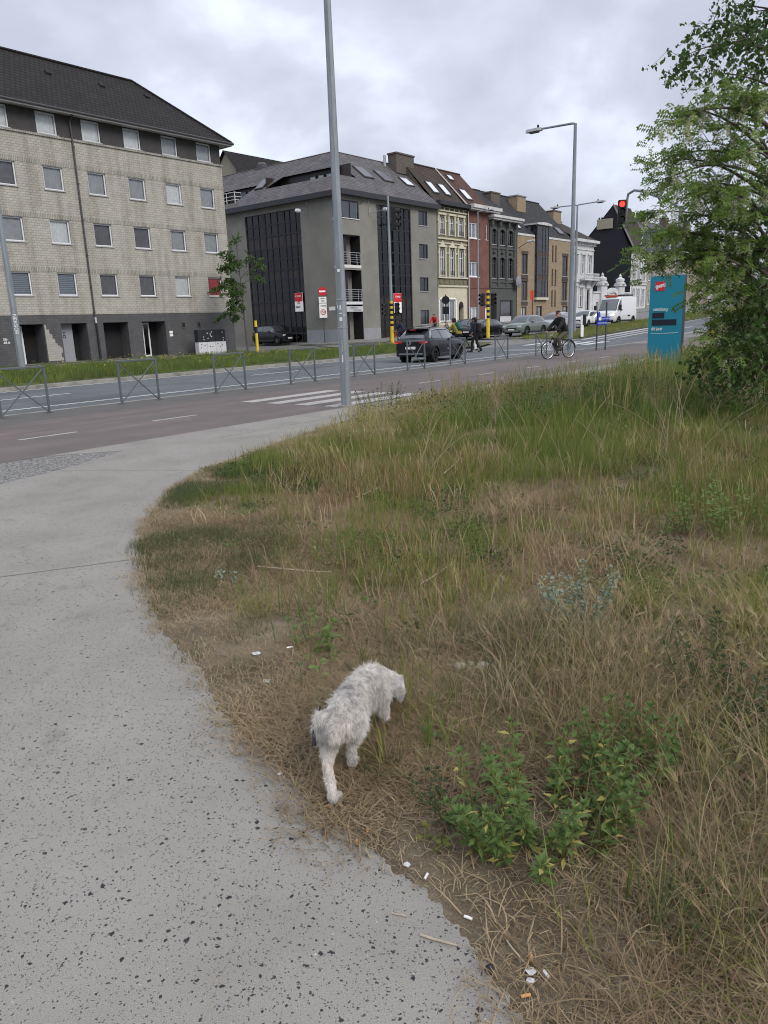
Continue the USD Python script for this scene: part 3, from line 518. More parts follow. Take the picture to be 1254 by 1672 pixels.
# glass walls
def curtain(Fc, edges, zs, spandrels, blinds=()):
    cw = Fc.mb()
    for e, wd in edges: cw.box(e - wd / 2, e + wd / 2, .06, .16, zs[0], zs[-1])
    for z in zs: cw.box(edges[0][0], edges[-1][0], .065, .15, z - .05, z + .05)
    fr = cw.build('glass_wall', 'alu_dark', b)
    for i in range(len(edges) - 1):
        for j in range(len(zs) - 1):
            a0, a1 = edges[i][0] + edges[i][1] / 2, edges[i + 1][0] - edges[i + 1][1] / 2
            Fc.mb().quad((a0, .12, zs[j]), (a1, .12, zs[j]), (a1, .12, zs[j + 1]), (a0, .12, zs[j + 1])).build('pane', 'bronze_panel' if j in spandrels else 'tinted_glass', fr)
            if (i, j) in blinds:
                n_ = blinds[(i, j)]; Fc.box('blind', a0 + .03, a1 - .03, .16, .18, zs[j] + (1 - n_) * (zs[j + 1] - zs[j]), zs[j + 1] - .03, 'blind_pale', parent=fr)
    Fc.box('interior', edges[0][0], edges[-1][0], .55, .6, zs[0], zs[-1], 'room_dark', parent=fr)
    return fr
zsR = [.2] + [1.0 + .966 * k for k in range(12)]; zsR[-1] = 11.65
curtain(F, [(54.14, .1), (54.9, .07), (55.7, .07), (56.58, .22), (57.4, .07), (58.2, .07), (59.02, .1)], zsR, (0, 1, 2, 3), {(0, 10): .4, (4, 9): .5, (4, 6): .3, (1, 4): .3, (5, 8): .6})
zsL = [.2, 1.0, 1.95, 2.9, 3.85, 4.75, 5.75, 6.6, 7.5, 8.5, 9.55, 10.5, 11.5]
curtain(L, [(4.85, .14), (5.45, .07), (6.2, .07), (6.95, .3), (7.75, .07), (8.6, .07), (9.45, .3), (10.2, .07), (11.0, .07), (11.83, .14)], zsL, (3, 6, 9), {(0, 11): .9, (1, 7): 1, (1, 8): 1, (7, 7): 1, (7, 8): 1, (4, 7): .5, (2, 11): .7, (4, 10): .6, (5, 11): .5, (7, 11): .6, (1, 5): .8, (2, 4): .8})
# corner loggias
for k, (z0, z1) in enumerate([(3.27, 3.5), (6.26, 6.5)]):
    mb = F.mb(); mb.box(49.46, 51.69, -.04, 1.04, z0, z1); sl = mb.build('balcony', 'balcony_white', b)
    r = F.mb()
    for zz in np.linspace(.25, 1.0, 5): r.tube([(51.66, .02, z1 + zz), (49.54, .02, z1 + zz), (49.54, 1.02, z1 + zz)], .018 if zz < .9 else .028, 6)
    for a in (51.64, 51.2, 50.3): r.tube([(a, .02, z1), (a, .02, z1 + 1.0)], .025, 6)
    r.tube([(49.54, .98, z1), (49.54, .98, z1 + 1.0)], .025, 6); r.build('railing', 'steel', sl)
mb = F.mb(); mb.box(49.98, 50.28, .35, .65, .2, 8.9); mb.build('corner_column', 'alu_dark', b)
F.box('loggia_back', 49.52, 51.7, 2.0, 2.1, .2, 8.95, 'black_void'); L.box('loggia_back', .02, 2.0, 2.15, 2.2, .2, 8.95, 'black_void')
F.box('loggia_ceiling', 49.53, 51.69, .02, 2.0, 8.9, 9.0, 'grey_render'); F.box('loggia_floor', 49.53, 51.69, .01, 2.0, .1, .32, 'side_pavement')
for z in (.35, 3.55, 6.55): F.window(50.5, 51.4, z, z + 2.2, y=1.9, fr='alu_dark', glass='tinted_glass', back='room_dark', sill=None, name='door')
mb = F.mb(); mb.cbox(49.47, 51.66, -.07, 0.0, 2.66, 3.12, .01); sg = mb.build('shop_sign', 'sign_grey', b)
L.box('shop_sign', .02, 1.0, -.06, 0.0, 2.66, 3.12, 'sign_grey')
def lettering(Fc, text, h, a, z, y, m, parent, name='lettering', bold=True, flip=False):
    v, f, _ = meshkit.arrays(meshkit.text_mesh(text, h, .004, bold)); x = v[:, 0]
    if flip: x = x.max() - x
    return Fc.mb().add(np.column_stack([x + a, y - v[:, 2], v[:, 1] + z]), f).build(name, m, parent)
lettering(F, 'ADMINISTRATIE', .085, 49.95, 2.94, -.075, 'letter_black', sg); lettering(F, '09 240 1940', .11, 50.35, 2.74, -.075, 'letter_black', sg)
# top corner window, seen on both faces
for Fc, a0, a1 in ((F, 49.55, 51.62), (L, .05, 1.0)): Fc.window(a0, a1, 10.22, 11.6, fr='alu_dark', glass='blue_glass', back='curtain_grey', mull=((a0 + a1) / 2,), y=.04, sill='balcony_white')
# roof
er, sl_ = .45, .80; zf = lambda d: 12.32 + (d + er) * sl_; D = 5.0
hipz = zf(D)
rpoly = Polygon([(49.5 - er, -er), (63.3, -er), (63.3, D), (54.5, D)], [[(51.15, 1.5), (53.2, 1.5), (53.25, 2.7), (52.35, 2.7)]])
plate('roof_slope', F.mb(), rpoly, lambda x, y: zf(y), 'slate', b)
lpoly = Polygon([(-er, -er), (22, -er), (22, D), (D, D)], [[(1.65, 1.5), (10.6, 1.5), (9.4, 2.75), (2.85, 2.75)], [(13.4, .35), (17.5, .35), (17.5, 2.3), (12.1, 2.3)]])
mbL = L.mb(); v, f = trimesh.creation.triangulate_polygon(lpoly, engine='earcut'); v = np.array(v); mbL.add(np.column_stack([v, zf(v[:, 1])]), f); mbL.build('roof_slope', 'slate_side', b)
mb = F.mb(); mb.quad((54.5, D, hipz), (63.3, D, hipz), (63.3, D + 8, 12.3), (60, D + 8, 12.3)); mb.build('roof_slope', 'slate', b)
mb = F.mb(); mb.tube([(54.5, D, hipz), (63.3, D, hipz)], .07); mb.tube([(54.5, D, hipz), (54.5, 22, hipz)], .07); mb.build('ridge_cap', 'slate', b)
for pts in ([(54.4, D - .1, hipz - .05), (52.4, 2.8, zf(2.85))], [(51.0, 1.45, zf(1.47)), (50.4, .9, zf(.92))]): F.mb().tube(pts, .05).build('hip_flashing', 'soffit', b)
F.box('fascia', 49.5 - er - .05, 63.3, -er - .05, -er + .25, 11.95, 12.36, 'dark_fascia'); L.box('fascia', -er + .252, 22, -er - .05, -er + .25, 11.95, 12.36, 'dark_fascia')
F.box('soffit', 49.3, 63.25, -er + .252, .0, 12.0, 12.04, 'dark_fascia'); L.box('soffit', -er + .26, 22, -er + .252, .0, 12.0, 12.04, 'dark_fascia')
# roof terraces cut into the slope
mb = F.mb(); mb.box(52.3, 53.3, 2.9, 3.0, 13.4, 14.9); mb.quad((53.22, 1.45, 13.6), (53.26, 2.9, 13.6), (53.26, 2.9, 14.9), (53.22, 1.45, 13.9)); mb.quad((50.9, 1.45, 13.78), (53.3, 1.45, 13.78), (53.3, 3, 13.75), (52, 3, 13.75)); mb.build('roof_terrace', 'bronze_panel', b)
mb = L.mb(); mb.box(1.6, 10.8, 3.2, 3.3, 13.0, 15.0).quad((1.6, 1.45, 13.75), (10.8, 1.45, 13.75), (10.8, 3.2, 13.72), (1.6, 3.2, 13.72)); mb.box(10.5, 10.55, 1.7, 3.2, 13.7, 14.9); mb.build('roof_terrace', 'bronze_panel', b)
for a in (3.6, 4.6, 5.6): L.window(a, a + .8, 13.85, 14.55, y=3.1, fr='alu_dark', back='curtain_white', sill=None, t=.05, behind=.02)
mb = L.mb(); mb.box(12, 17.6, 2.7, 2.8, 12.6, 14.8).quad((12, .3, 12.85), (17.6, .3, 12.85), (17.6, 2.7, 12.85), (12, 2.7, 12.85)); mb.build('roof_terrace', 'bronze_panel', b)
for a in (13.2, 14.3): L.window(a, a + .95, 12.95, 14.3, y=2.6, fr='alu_dark', glass='blue_glass', back='curtain_white', sill=None, t=.05, behind=.02)
r = L.mb()
for zz in (.3, .6, .95): r.tube([(17.4, .4, 12.95 + zz), (13.45, .4, 12.95 + zz), (13.45, 1.2, 12.95 + zz)], .03, 6)
for a in (13.45, 14.6, 15.8): r.tube([(a, .4, 12.7), (a, .4, 13.9)], .035, 6)
r.build('railing', 'balcony_white', b)
mat('skylight_grey', (0.10, 0.10, 0.115), 0.35, 0.1); mat('skylight_glass', (0.55, 0.58, 0.62), 0.15, 0.05, spec=0.6); mat('skylight_rim', (0.05, 0.05, 0.055), 0.5)
def skylight(Fc, parent, a0, a1, d0, d1, zfun, light):
    mb = Fc.mb(); rboxes(mb, a0, a1, d0, d1, zfun, -.02, .13); k = mb.build('skylight', 'skylight_rim', parent)
    mb = Fc.mb(); rboxes(mb, a0 + .08, a1 - .08, d0 + .07, d1 - .12, zfun, .131, .15); mb.build('pane', 'skylight_glass' if light else 'skylight_grey', k)
for a0, a1, lt in ((54.7, 56.1, 0), (57.6, 59.0, 0), (61.0, 62.2, 1)): skylight(F, b, a0, a1, 1.75, 3.15 - .3 * lt, lambda x, d: zf(d), lt)
skylight(L, b, 10.9, 12.0, 1.6, 2.9, lambda x, d: zf(d), 0)
mb = L.mb(); mb.lathe([(.5, 0), (.5, .9), (.3, 1.1), (0, 1.15)], 10, (14.6, 5.2, 16.1)); mb.box(13.6, 15.9, 4.8, 5.6, 15.9, 16.25); mb.build('chimney', 'dark_pipe', b)
mb = L.mb(); mb.lathe([(.55, 0), (.6, .3), (.45, .5), (0, .55)], 12, (6.6, 5.6, 16.3)); mb.build('roof_cowl', 'sign_grey', b)
F.mb().tube([(61.2, 4.5, 16), (61.2, 4.5, 17.2)], .14, 10).build('flue', 'steel', b)
# street lamps fixed to the walls
for Fc, a, lab in ((F, 53.0, 'right'), (L, 3.9, 'left')):
    mb = Fc.mb(); mb.tube([(a, -.05, 10.55), (a, -.05, 11.95)], .02, 6).tube([(a, -.05, 10.75), (a + (.4 if Fc is F else -.2), -.7, 10.95), (a + (.5 if Fc is F else -.25), -1.2, 11.0)], .03, 6); wl = mb.build('wall_lamp', 'steel', b)
    mb = Fc.mb(); x_ = a + (.55 if Fc is F else -.27); mb.tube([(x_, -1.1, 11.02), (x_, -1.25, 11.02), (x_, -1.6, 11.0), (x_, -1.75, 10.97)], [.06, .16, .17, .05], 10); mb.build('lamp_head', 'sign_grey', wl)
for a in (54.0, 58.6, 51.8): F.mb().tube([(a, .02, 11.4), (a + .35, -.5, 12.0)], .035, 6).build('stay', 'dark_pipe', b)
# letting boards on the glass
def board(Fc, a, z, w, h, y=-.08):
    mb = Fc.mb(); mb.box(a, a + w, y, y + .03, z, z + h); p = mb.build('letting_board', 'letter_white', b)
    Fc.box('red_field', a + .01, a + w - .01, y - .006, y - .001, z + h * .55, z + h - .01, 'sign_red', parent=p)
    mb = Fc.mb(); c, q = a + w / 2, z + h * .52
    for x0, x1, z0, z1 in ((-.17, .17, .11, .15), (-.17, .17, -.15, -.11), (-.17, -.13, -.11, .11), (.13, .17, -.11, .11)): mb.box(c + x0, c + x1, y - .012, y - .007, q + z0, q + z1)
    mb.build('board_symbol', 'sign_red', p); Fc.box('board_symbol', c - .07, c + .07, y - .013, y - .007, q - .06, q + .06, 'sign_red', parent=p)
    lettering(Fc, 'TE KOOP', .13, a + .18, z + h * .78, y - .012, 'letter_white', p, flip=Fc.side); lettering(Fc, 'IMMO', .14, a + .35, z + h * .2, y - .006, 'letter_black', p, flip=Fc.side)
board(F, 56.05, 2.5, 1.15, 1.75); board(L, 5.0, 2.9, 1.0, 1.6)
L.box('street_name_plate', 1.25, 1.95, -.03, 0, 2.85, 3.15, 'plaque_white')
# ---- the terrace along the rising street
mat('cream_trim', (0.49, 0.465, 0.36), 0.8, 0.08, 2); mat('cream_paint', (0.50, 0.47, 0.355), 0.85, 0.05, 1, dirt=(0.43, 0.40, 0.30), dscale=0.6)
mat('red_paint', (0.155, 0.075, 0.06), 0.9, 0.14, 1.0, dirt=(0.12, 0.052, 0.042), dscale=0.8); mat('white_cornice', (0.52, 0.52, 0.51), 0.7, 0.1, 3, dirt=(0.34, 0.33, 0.32), dscale=1.5)
mat('green_grey_paint', (0.066, 0.072, 0.068), 0.8, 0.1, 1.5); mat('white_stucco', (0.52, 0.525, 0.53), 0.8, 0.06, 1.2, dirt=(0.40, 0.40, 0.40), dscale=0.8)
mat('black_paint', (0.016, 0.017, 0.022), 0.85, 0.12, 0.8); mat('iron', (0.03, 0.03, 0.032), 0.6); mat('grey_plinth', (0.16, 0.165, 0.17), 0.85, 0.12, 3); mat('brown_plinth', (0.075, 0.06, 0.055), 0.85)
mat('beige_render', (0.27, 0.245, 0.19), 0.9, 0.1, 1.5); mat('brown_frame', (0.065, 0.05, 0.042), 0.7, 0.15); mat('zinc', (0.20, 0.205, 0.215), 0.5, 0.15, 1.5)
def gable_body(F, a0, a1, z0, z1, depth, m):
    """side and rear walls of a house whose facade is built apart"""
    mb = F.mb(); mb.box(a0 + .002, a0 + .2, .02, depth, z0, z1 - .02).box(a1 - .2, a1 - .002, .02, depth, z0, z1 - .02).box(a0 + .2, a1 - .2, depth - .2, depth, z0, z1 - .02)
    mb.build('walls', m, F.b); F.box('interior', a0 + .25, a1 - .25, .5, .6, z0, z1 - .1, 'room_dark')
def roof2(F, a0, a1, z0, d0, dr, zr_, m, overhang=.3, back=True, tip=0.0):
    """two slopes with the ridge parallel to the street"""
    k = (zr_ - z0) / (dr - d0); F.mb().quad((a0, d0 - overhang, z0 - overhang * k), (a1, d0 - overhang, z0 - overhang * k), (a1 - tip, dr, zr_), (a0, dr, zr_)).build('roof', m, F.b)
    F.mb().quad((a1, 2 * dr - d0, z0), (a0, 2 * dr - d0, z0), (a0, dr, zr_), (a1 - tip, dr, zr_)).build('roof', m, F.b)
    mb = F.mb(); mb.tube([(a0, dr, zr_ + .02), (a1 - tip, dr, zr_ + .02)], .1, 6); mb.build('ridge_tiles', m, F.b)
    for a in ((a0, a1) if not tip else (a0,)): F.mb().poly([(a, d0, z0 - .4), (a, 2 * dr - d0, z0 - .4), (a, dr, zr_ - .02)]).build('gable', 'brown_brick', F.b)
    return lambda a, d: z0 + (d - d0) * k
def chimney(F, a0, a1, d0, d1, z0, z1, m, cap='dark_pipe', pots=0):
    c = F.box('chimney', a0, a1, d0, d1, z0, z1, m); F.box('chimney_cap', a0 - .08, a1 + .08, d0 - .08, d1 + .08, z1 + .002, z1 + .14, cap, parent=c)
    for i in range(pots):
        x = a0 + (i + .5) * (a1 - a0) / pots; F.mb().lathe([(.16, 0), (.13, .35), (.15, .36)], 10, (x, (d0 + d1) / 2, z1 + .14)).build('chimney_pot', 'brown_brick', c)

# cream house
S0 = 63.3; b = thing('cream_house', 'narrow three storey cream and olive house with white moulded window surrounds', 'house', U * S0 + V * -43.4, RZ); F = Face(b, S0)
up = [(63.66, 64.56), (65.42, 66.3), (67.06, 67.98)]
H = [(a, c, z0, z1) for a, c in up for z0, z1 in ((5.98, 8.45), (9.83, 11.42))]
F.wall('facade', 63.3, 68.62, 4.95, 12.45, H, 'olive_brick'); gable_body(F, 63.3, 68.62, .3, 12.4, 9, 'brown_brick')
F.wall('ground_floor_wall', 63.3, 68.62, .2, 4.948, [(63.55, 66.35, 1.56, 3.7), (66.98, 67.9, .7, 3.0, .5)], 'cream_paint', y=-.01)
F.window(63.55, 66.35, 1.56, 3.7, back='curtain_grey', mull=(64.5, 65.4), t=.1); F.box('window_surround', 63.4, 63.54, -.06, -.012, 1.45, 3.85, 'letter_white'); F.box('window_surround', 66.36, 66.5, -.06, -.012, 1.45, 3.85, 'letter_white'); F.box('window_surround', 63.4, 66.5, -.06, -.012, 3.71, 3.852, 'letter_white')
pts = [(66.98, 2.99), (67.9, 2.99)] + [(67.44 + .46 * math.cos(t), 3.0 + .5 * math.sin(t)) for t in np.linspace(0, math.pi, 9)][1:-1]
F.mb().prism(pts, -.014, -.008).build('door_arch', 'room_dark', b); F.box('door', 66.98, 67.9, .42, .48, .7, 3.0, 'brown_frame')
for i, (a, c) in enumerate(up):
    for z0, z1 in ((5.98, 8.45), (9.83, 11.42)):
        w = F.window(a, c, z0, z1, back='curtain_grey', mull=((a + c) / 2,), rail=(z0 + .7 * (z1 - z0),), t=.08)
        for x0, x1, y0, q0, q1 in ((a - .2, a - .002, -.08, z0 - .1, z1 + .18), (c + .002, c + .2, -.08, z0 - .1, z1 + .18), (a - .26, c + .26, -.14, z1 + .182, z1 + .36), (a - .3, a - .1, -.1, z1 - .45, z1 - .25), (c + .1, c + .3, -.1, z1 - .45, z1 - .25)): F.box('surround', x0, x1, y0, -.001, q0, q1, 'cream_trim', parent=w)
        if z1 < 9: F.mb().prism([(a + .05, z1 + .362), (c - .05, z1 + .362), ((a + c) / 2 + .15, z1 + .55), ((a + c) / 2, z1 + .8), ((a + c) / 2 - .15, z1 + .55)], -.13, -.02).build('crest', 'cream_trim', w)
        r = F.mb()
        for zz in (.12, .42): r.tube([(a, -.06, z0 + zz), (c, -.06, z0 + zz)], .015, 5)
        for x in np.linspace(a + .04, c - .04, 7): r.tube([(x, -.06, z0), (x, -.06, z0 + .42)], .011, 5)
        r.build('guard_rail', 'iron', w)
for z, h, y in ((9.38, .14, -.12), (8.98, .10, -.06), (5.72, .14, -.14), (4.9, .16, -.14), (11.95, .1, -.1), (12.3, .14, -.16)): F.box('moulding', 63.32, 68.6, y, -.015, z, z + h, 'cream_trim')
for a in np.linspace(63.6, 67.9, 6): F.box('frieze_panel', a, a + .42, -.05, -.002, 5.18, 5.58, 'olive_brick'); F.box('frieze_bracket', a, a + .12, -.1, -.002, 12.06, 12.28, 'cream_trim')
F.box('gutter', 63.25, 68.7, -.5, .0, 12.46, 12.85, 'dark_fascia')
zc = roof2(F, 63.3, 68.9, 12.6, 0, 4.0, 16.85, 'brown_tile')
for a in (64.3, 66.4): skylight(F, b, a, a + 1.0, 1.0, 2.15, zc, 1)
chimney(F, 61.75, 64.6, 3.5, 4.5, 15.6, 17.3, 'brown_brick', 'brown_brick')
F.mb().tube([(68.85, -.1, .9), (68.8, -.1, 12.4)], .06).build('downpipe', 'sign_grey', b)
# red house
S0 = 68.72; b = thing('red_house', 'three storey dark red rendered house with white cornice and russet roof', 'house', U * S0 + V * -43.4, RZ); F = Face(b, S0)
tri = [(69.0, 71.1, 9.77, 11.33), (68.95, 71.0, 5.98, 7.5), (68.9, 70.9, 1.45, 2.95)]; nar = (72.3, 72.72, 9.77, 11.4)
F.wall('facade', 68.74, 73.03, .3, 12.42, tri + [nar, (72.2, 72.95, .6, 2.9)], 'red_paint'); gable_body(F, 68.74, 73.03, .3, 12.4, 9, 'brown_brick')
for q in tri: F.window(*q, back='curtain_grey' if q[2] > 3 else 'curtain_white', mull=(q[0] + .7, q[0] + 1.4), t=.12, sill='white_frame')
F.window(*nar, back='curtain_white'); F.box('door', 72.2, 72.95, .1, .16, .6, 2.9, 'white_frame')
F.box('moulding', 68.74, 73.0, -.05, -.002, 4.86, 4.92, 'red_paint')
F.box('cornice', 68.72, 74.2, -.7, .0, 12.45, 12.62, 'white_cornice'); F.box('cornice', 68.7, 74.4, -.85, -.3, 12.622, 12.95, 'white_cornice')
zc = roof2(F, 68.9, 73.6, 12.75, 0, 4.0, 16.85, 'russet_tile', tip=0.0)
skylight(F, b, 70.0, 71.1, .8, 1.95, zc, 1); skylight(F, b, 70.0, 70.9, 2.9, 3.5, zc, 1)
F.mb().tube([(68.9, -.33, 12.52), (68.9, 4.0, 16.95)], .07, 6).build('verge_flashing', 'soffit', b)
# dark green-grey house
S0 = 73.05; b = thing('dark_grey_house', 'dark green grey house with arched windows, white bracketed cornice and shop window', 'house', U * S0 + V * -43.4, RZ); F = Face(b, S0)
up = [(73.5, 74.5), (75.2, 76.3), (77.0, 78.1)]; H = [(a, c, z0, z1) for a, c in up for z0, z1 in ((5.95, 8.15), (9.43, 11.02))]
F.wall('facade', 73.07, 79.0, 4.9, 11.95, H, 'green_grey_paint'); gable_body(F, 73.07, 79.0, .4, 11.9, 9, 'brown_brick')
F.wall('shop_front', 73.07, 79.0, .3, 4.898, [(73.4, 74.6, .7, 3.95, .6), (75.2, 78.15, 1.2, 3.62)], 'green_grey_paint', y=-.02)
F.window(75.2, 78.15, 1.2, 3.62, fr='dark_pipe', back='curtain_dim', mull=(75.7,), t=.1); F.box('poster', 75.5, 78.0, .06, .08, 1.3, 1.9, 'sign_grey')
F.box('door', 73.4, 74.6, .55, .6, .7, 3.95, 'black_paint')
for a, c in up:
    for z0, z1 in ((5.95, 8.15), (9.43, 11.02)):
        w = F.window(a, c, z0, z1, fr='dark_pipe', back='curtain_dim' if z0 < 8 else 'curtain_dim', mull=((a + c) / 2,), rail=(z0 + .7 * (z1 - z0),), t=.09, glass='blue_glass')
        m_, r_ = (a + c) / 2, (c - a) / 2
        arc = lambda r, dz=0: [(m_ + r * math.cos(t), z1 - .18 + dz + r * .55 * math.sin(t)) for t in np.linspace(0, math.pi, 13)]
        F.mb().prism(Polygon(arc(r_ + .22)).difference(Polygon(arc(r_ - .02, -.12))), -.1, .0).build('arch_moulding', 'green_grey_paint', w)
        for x in (a - .12, c + .005): F.box('jamb', x, x + .115, -.06, -.002, z0 - .1, z1 - .1, 'green_grey_paint', parent=w)
        if z0 < 8: F.mb().lathe([(.0, 0), (.14, .05), (.25, .22), (.1, .34), (.13, .42), (0, .5)], 8, (m_, -.06, z1 + .25)).build('crest', 'green_grey_paint', w)
for a in (73.07, 74.72, 76.55, 78.3): F.box('pilaster', a, a + .3, -.14, -.002, 5.1, 11.3, 'green_grey_paint'); F.mb().prism([(a, 11.3), (a + .34, 11.3), (a + .34, 11.84), (a, 11.84)], -.42, -.003).build('bracket', 'green_grey_paint', b)
for z in (4.92, 9.0, 5.5): F.box('moulding', 73.08, 78.98, -.1, -.003, z, z + .16, 'green_grey_paint')
F.box('cornice', 72.9, 79.2, -.62, .0, 11.85, 12.05, 'white_cornice'); F.box('cornice', 72.75, 79.35, -.8, .0, 12.052, 12.3, 'white_cornice')
zc = roof2(F, 73.3, 79.3, 12.2, 0, 5.0, 15.95, 'black_tile')
chimney(F, 79.0, 81.0, 3.3, 4.3, 14.2, 15.55, 'brown_brick', 'brown_brick')
mb = F.mb(); mb.R = np.eye(3); mb.lathe([(0, .0), (.3, .03), (.6, .13), (.62, .15), (.58, .14), (.3, .06), (0, .03)], 18, (78.5, -.75, 5.6), axis='y'); mb.tube([(78.5, 0, 5.4), (78.5, -.7, 5.55)], .03, 6).build('satellite_dish', 'zinc', b)
# tan brick flats
S0 = 79.2; b = thing('tan_brick_flats', 'tan brick apartment building with a glazed bay running up into the black roof', 'apartment building', U * S0 + V * -43.4, RZ); F = Face(b, S0)
A = [(80.25, 81.75, 6.54, 8.76), (80.25, 81.75, 3.57, 5.77)]; Dw = [(90.75, 92.35, 6.52, 8.94), (90.75, 92.35, 3.56, 5.87)]
G0 = [(80.2, 81.55, 1.55, 2.92), (84.0, 85.5, .9, 2.95), (91.0, 92.6, .9, 2.95)]
sl = [(x, x + .38, z0, z1) for z0, z1 in ((8.24, 10.06), (5.45, 7.28), (2.97, 4.84)) for x in (87.9, 88.75)]
F.wall('facade', 79.22, 93.7, 1.3, 10.7, A + Dw + G0 + sl + [(83.4, 86.35, 3.95, 10.71)], 'tan_brick'); gable_body(F, 79.22, 93.7, .5, 10.6, 10, 'tan_brick')
F.box('plinth', 79.22, 93.7, -.02, .03, .5, 1.298, 'brown_plinth')
for q in A + Dw: F.window(*q, fr='brown_frame', back='curtain_dim', mull=((q[0] + q[1]) / 2,), t=.1, glass='blue_glass'); F.box('lintel', q[0] - .1, q[1] + .1, -.012, .0, q[3] + .002, q[3] + .32, 'brown_frame'); F.box('apron', q[0] - .05, q[1] + .05, -.012, .0, q[2] - .55, q[2] - .07, 'brown_frame')
for q in sl: F.window(*q, fr='brown_frame', back='room_dark', t=.05, glass='tinted_glass', sill='brown_frame', behind=.02)
F.window(*G0[0], fr='brown_frame', back='curtain_white', mull=(80.9,), t=.1)
for q in G0[1:]: F.window(*q, fr='brown_frame', back='curtain_grey', mull=(q[0] + .5,), t=.1, sill=None, name='door')
F.box('coping', 79.2, 83.3, -.06, .1, 10.72, 10.95, 'white_cornice'); F.box('coping', 86.45, 93.7, -.06, .1, 10.72, 10.95, 'white_cornice')
bay = F.mb()
for x in (83.42, 84.85, 85.6, 86.28): bay.box(x, x + .1, -.32, -.22, 3.95, 12.0)
for z in (3.95, 4.6, 5.9, 6.55, 7.2, 8.5, 9.2, 9.95, 11.95): bay.box(83.42, 86.38, -.315, -.225, z, z + .08)
bw_ = bay.build('glazed_bay', 'dark_pipe', b)
zs = [3.95, 4.6, 5.9, 6.55, 7.2, 8.5, 9.2, 9.95, 12.0]; xs = [83.47, 84.9, 85.65, 86.33]
for i in range(3):
    for j in range(8): F.mb().quad((xs[i], -.27, zs[j]), (xs[i + 1], -.27, zs[j]), (xs[i + 1], -.27, zs[j + 1]), (xs[i], -.27, zs[j + 1])).build('pane' if j not in (2, 5) else 'spandrel', 'blue_glass' if j not in (2, 5) else 'brown_frame', bw_)
mb = F.mb(); mb.quad((83.42, -.27, 3.95), (83.42, .6, 3.95), (83.42, .6, 12), (83.42, -.27, 12)).quad((86.38, -.27, 3.95), (86.38, .6, 3.95), (86.38, .6, 12), (86.38, -.27, 12)); mb.build('bay_cheeks', 'blue_glass', bw_)
F.box('interior', 83.5, 86.3, .25, .3, 3.95, 12, 'curtain_dim', parent=bw_); F.box('bay_foot', 83.3, 86.5, -.36, .02, 3.68, 3.945, 'cream_trim', parent=bw_)
mb = F.mb(); mb.prism([(83.0, 12.08), (86.7, 12.08), (86.7, 12.25), (85.8, 12.38), (84.4, 12.38), (83.0, 12.25)], -.55, 2.2); mb.build('bay_roof', 'white_cornice', bw_); F.box('bay_side', 83.3, 83.42, .6, 2.4, 10.6, 12.07, 'zinc', parent=bw_); F.box('bay_side', 86.39, 86.5, .6, 2.4, 10.6, 12.07, 'zinc', parent=bw_)
zc = roof2(F, 79.0, 93.9, 10.95, 0, 5.0, 15.9, 'black_tile', overhang=.05)
skylight(F, b, 79.9, 81.0, .5, 1.5, zc, 1); skylight(F, b, 91.0, 92.4, .6, 1.5, zc, 0)
chimney(F, 84.6, 86.7, 3.0, 4.2, 14.0, 15.7, 'yellow_brick', 'zinc'); chimney(F, 95.4, 97.6, 3.6, 4.6, 12.5, 15.0, 'yellow_brick', 'brown_brick', 1); chimney(F, 96.3, 99.0, 4.2, 4.9, 12.5, 13.9, 'brown_brick', 'brown_brick')
mb = F.mb(); mb.tube([(79.5, 0, 9.3), (79.5, -.5, 9.6), (79.6, -1.2, 9.9)], .035, 6); wl = mb.build('wall_lamp', 'iron', b); F.mb().tube([(79.6, -1.1, 9.9), (79.65, -1.9, 9.97)], [.16, .1], 8).build('lamp_head', 'sign_grey', wl)
# white town house
S0 = 93.75; b = thing('white_town_house', 'white stuccoed two storey town house with balcony and bracketed cornice', 'house', U * S0 + V * -43.4, RZ); F = Face(b, S0)
upw = [(94.3, 95.2, 6.95, 9.2), (96.4, 97.35, 6.95, 9.2), (98.55, 99.45, 6.95, 9.2)]; lo = [(94.2, 95.0, 2.75, 5.25), (95.95, 96.95, 2.75, 5.1), (98.2, 99.05, 1.75, 5.0)]
F.wall('facade', 93.76, 100.2, 2.0, 10.75, upw + lo, 'white_stucco'); gable_body(F, 93.76, 100.2, 1.0, 10.6, 9, 'white_stucco'); F.box('plinth', 93.76, 98.1, -.05, .03, 1.2, 1.998, 'grey_plinth'); F.box('plinth', 99.1, 100.2, -.05, .03, 1.2, 1.998, 'grey_plinth')
for k, q in enumerate(upw + lo):
    w = F.window(*q, back='curtain_grey' if k < 5 else 'room_dark', fr='white_frame' if k < 5 else 'black_paint', rail=(q[2] + .65 * (q[3] - q[2]),), mull=((q[0] + q[1]) / 2,), t=.09, sill='letter_black' if k in (3, 4) else 'white_frame')
    for x0, x1, y0, z0, z1 in ((q[0] - .22, q[0] - .02, -.1, q[2], q[3] + .15), (q[1] + .02, q[1] + .22, -.1, q[2], q[3] + .15), (q[0] - .3, q[1] + .3, -.18, q[3] + .152, q[3] + .34)): F.box('surround', x0, x1, y0, -.003, z0, z1, 'white_stucco', parent=w)
    F.mb().prism([(q[0] - .1, q[3] + .342), (q[1] + .1, q[3] + .342), ((q[0] + q[1]) / 2, q[3] + .7)], -.14, -.01).build('crest', 'white_stucco', w)
for z, h, y in ((5.9, .22, -.16), (9.95, .12, -.1), (2.0, .2, -.1)): F.box('moulding', 93.77, 98.0 if z < 3 else 100.19, y, -.004, z, z + h, 'white_stucco')
mb = F.mb(); mb.box(95.6, 100.3, -.9, -.005, 6.12, 6.3); bal = mb.build('balcony', 'white_stucco', b)
F.box('balustrade', 95.65, 100.25, -.88, -.8, 6.9, 7.02, 'white_stucco', parent=bal)
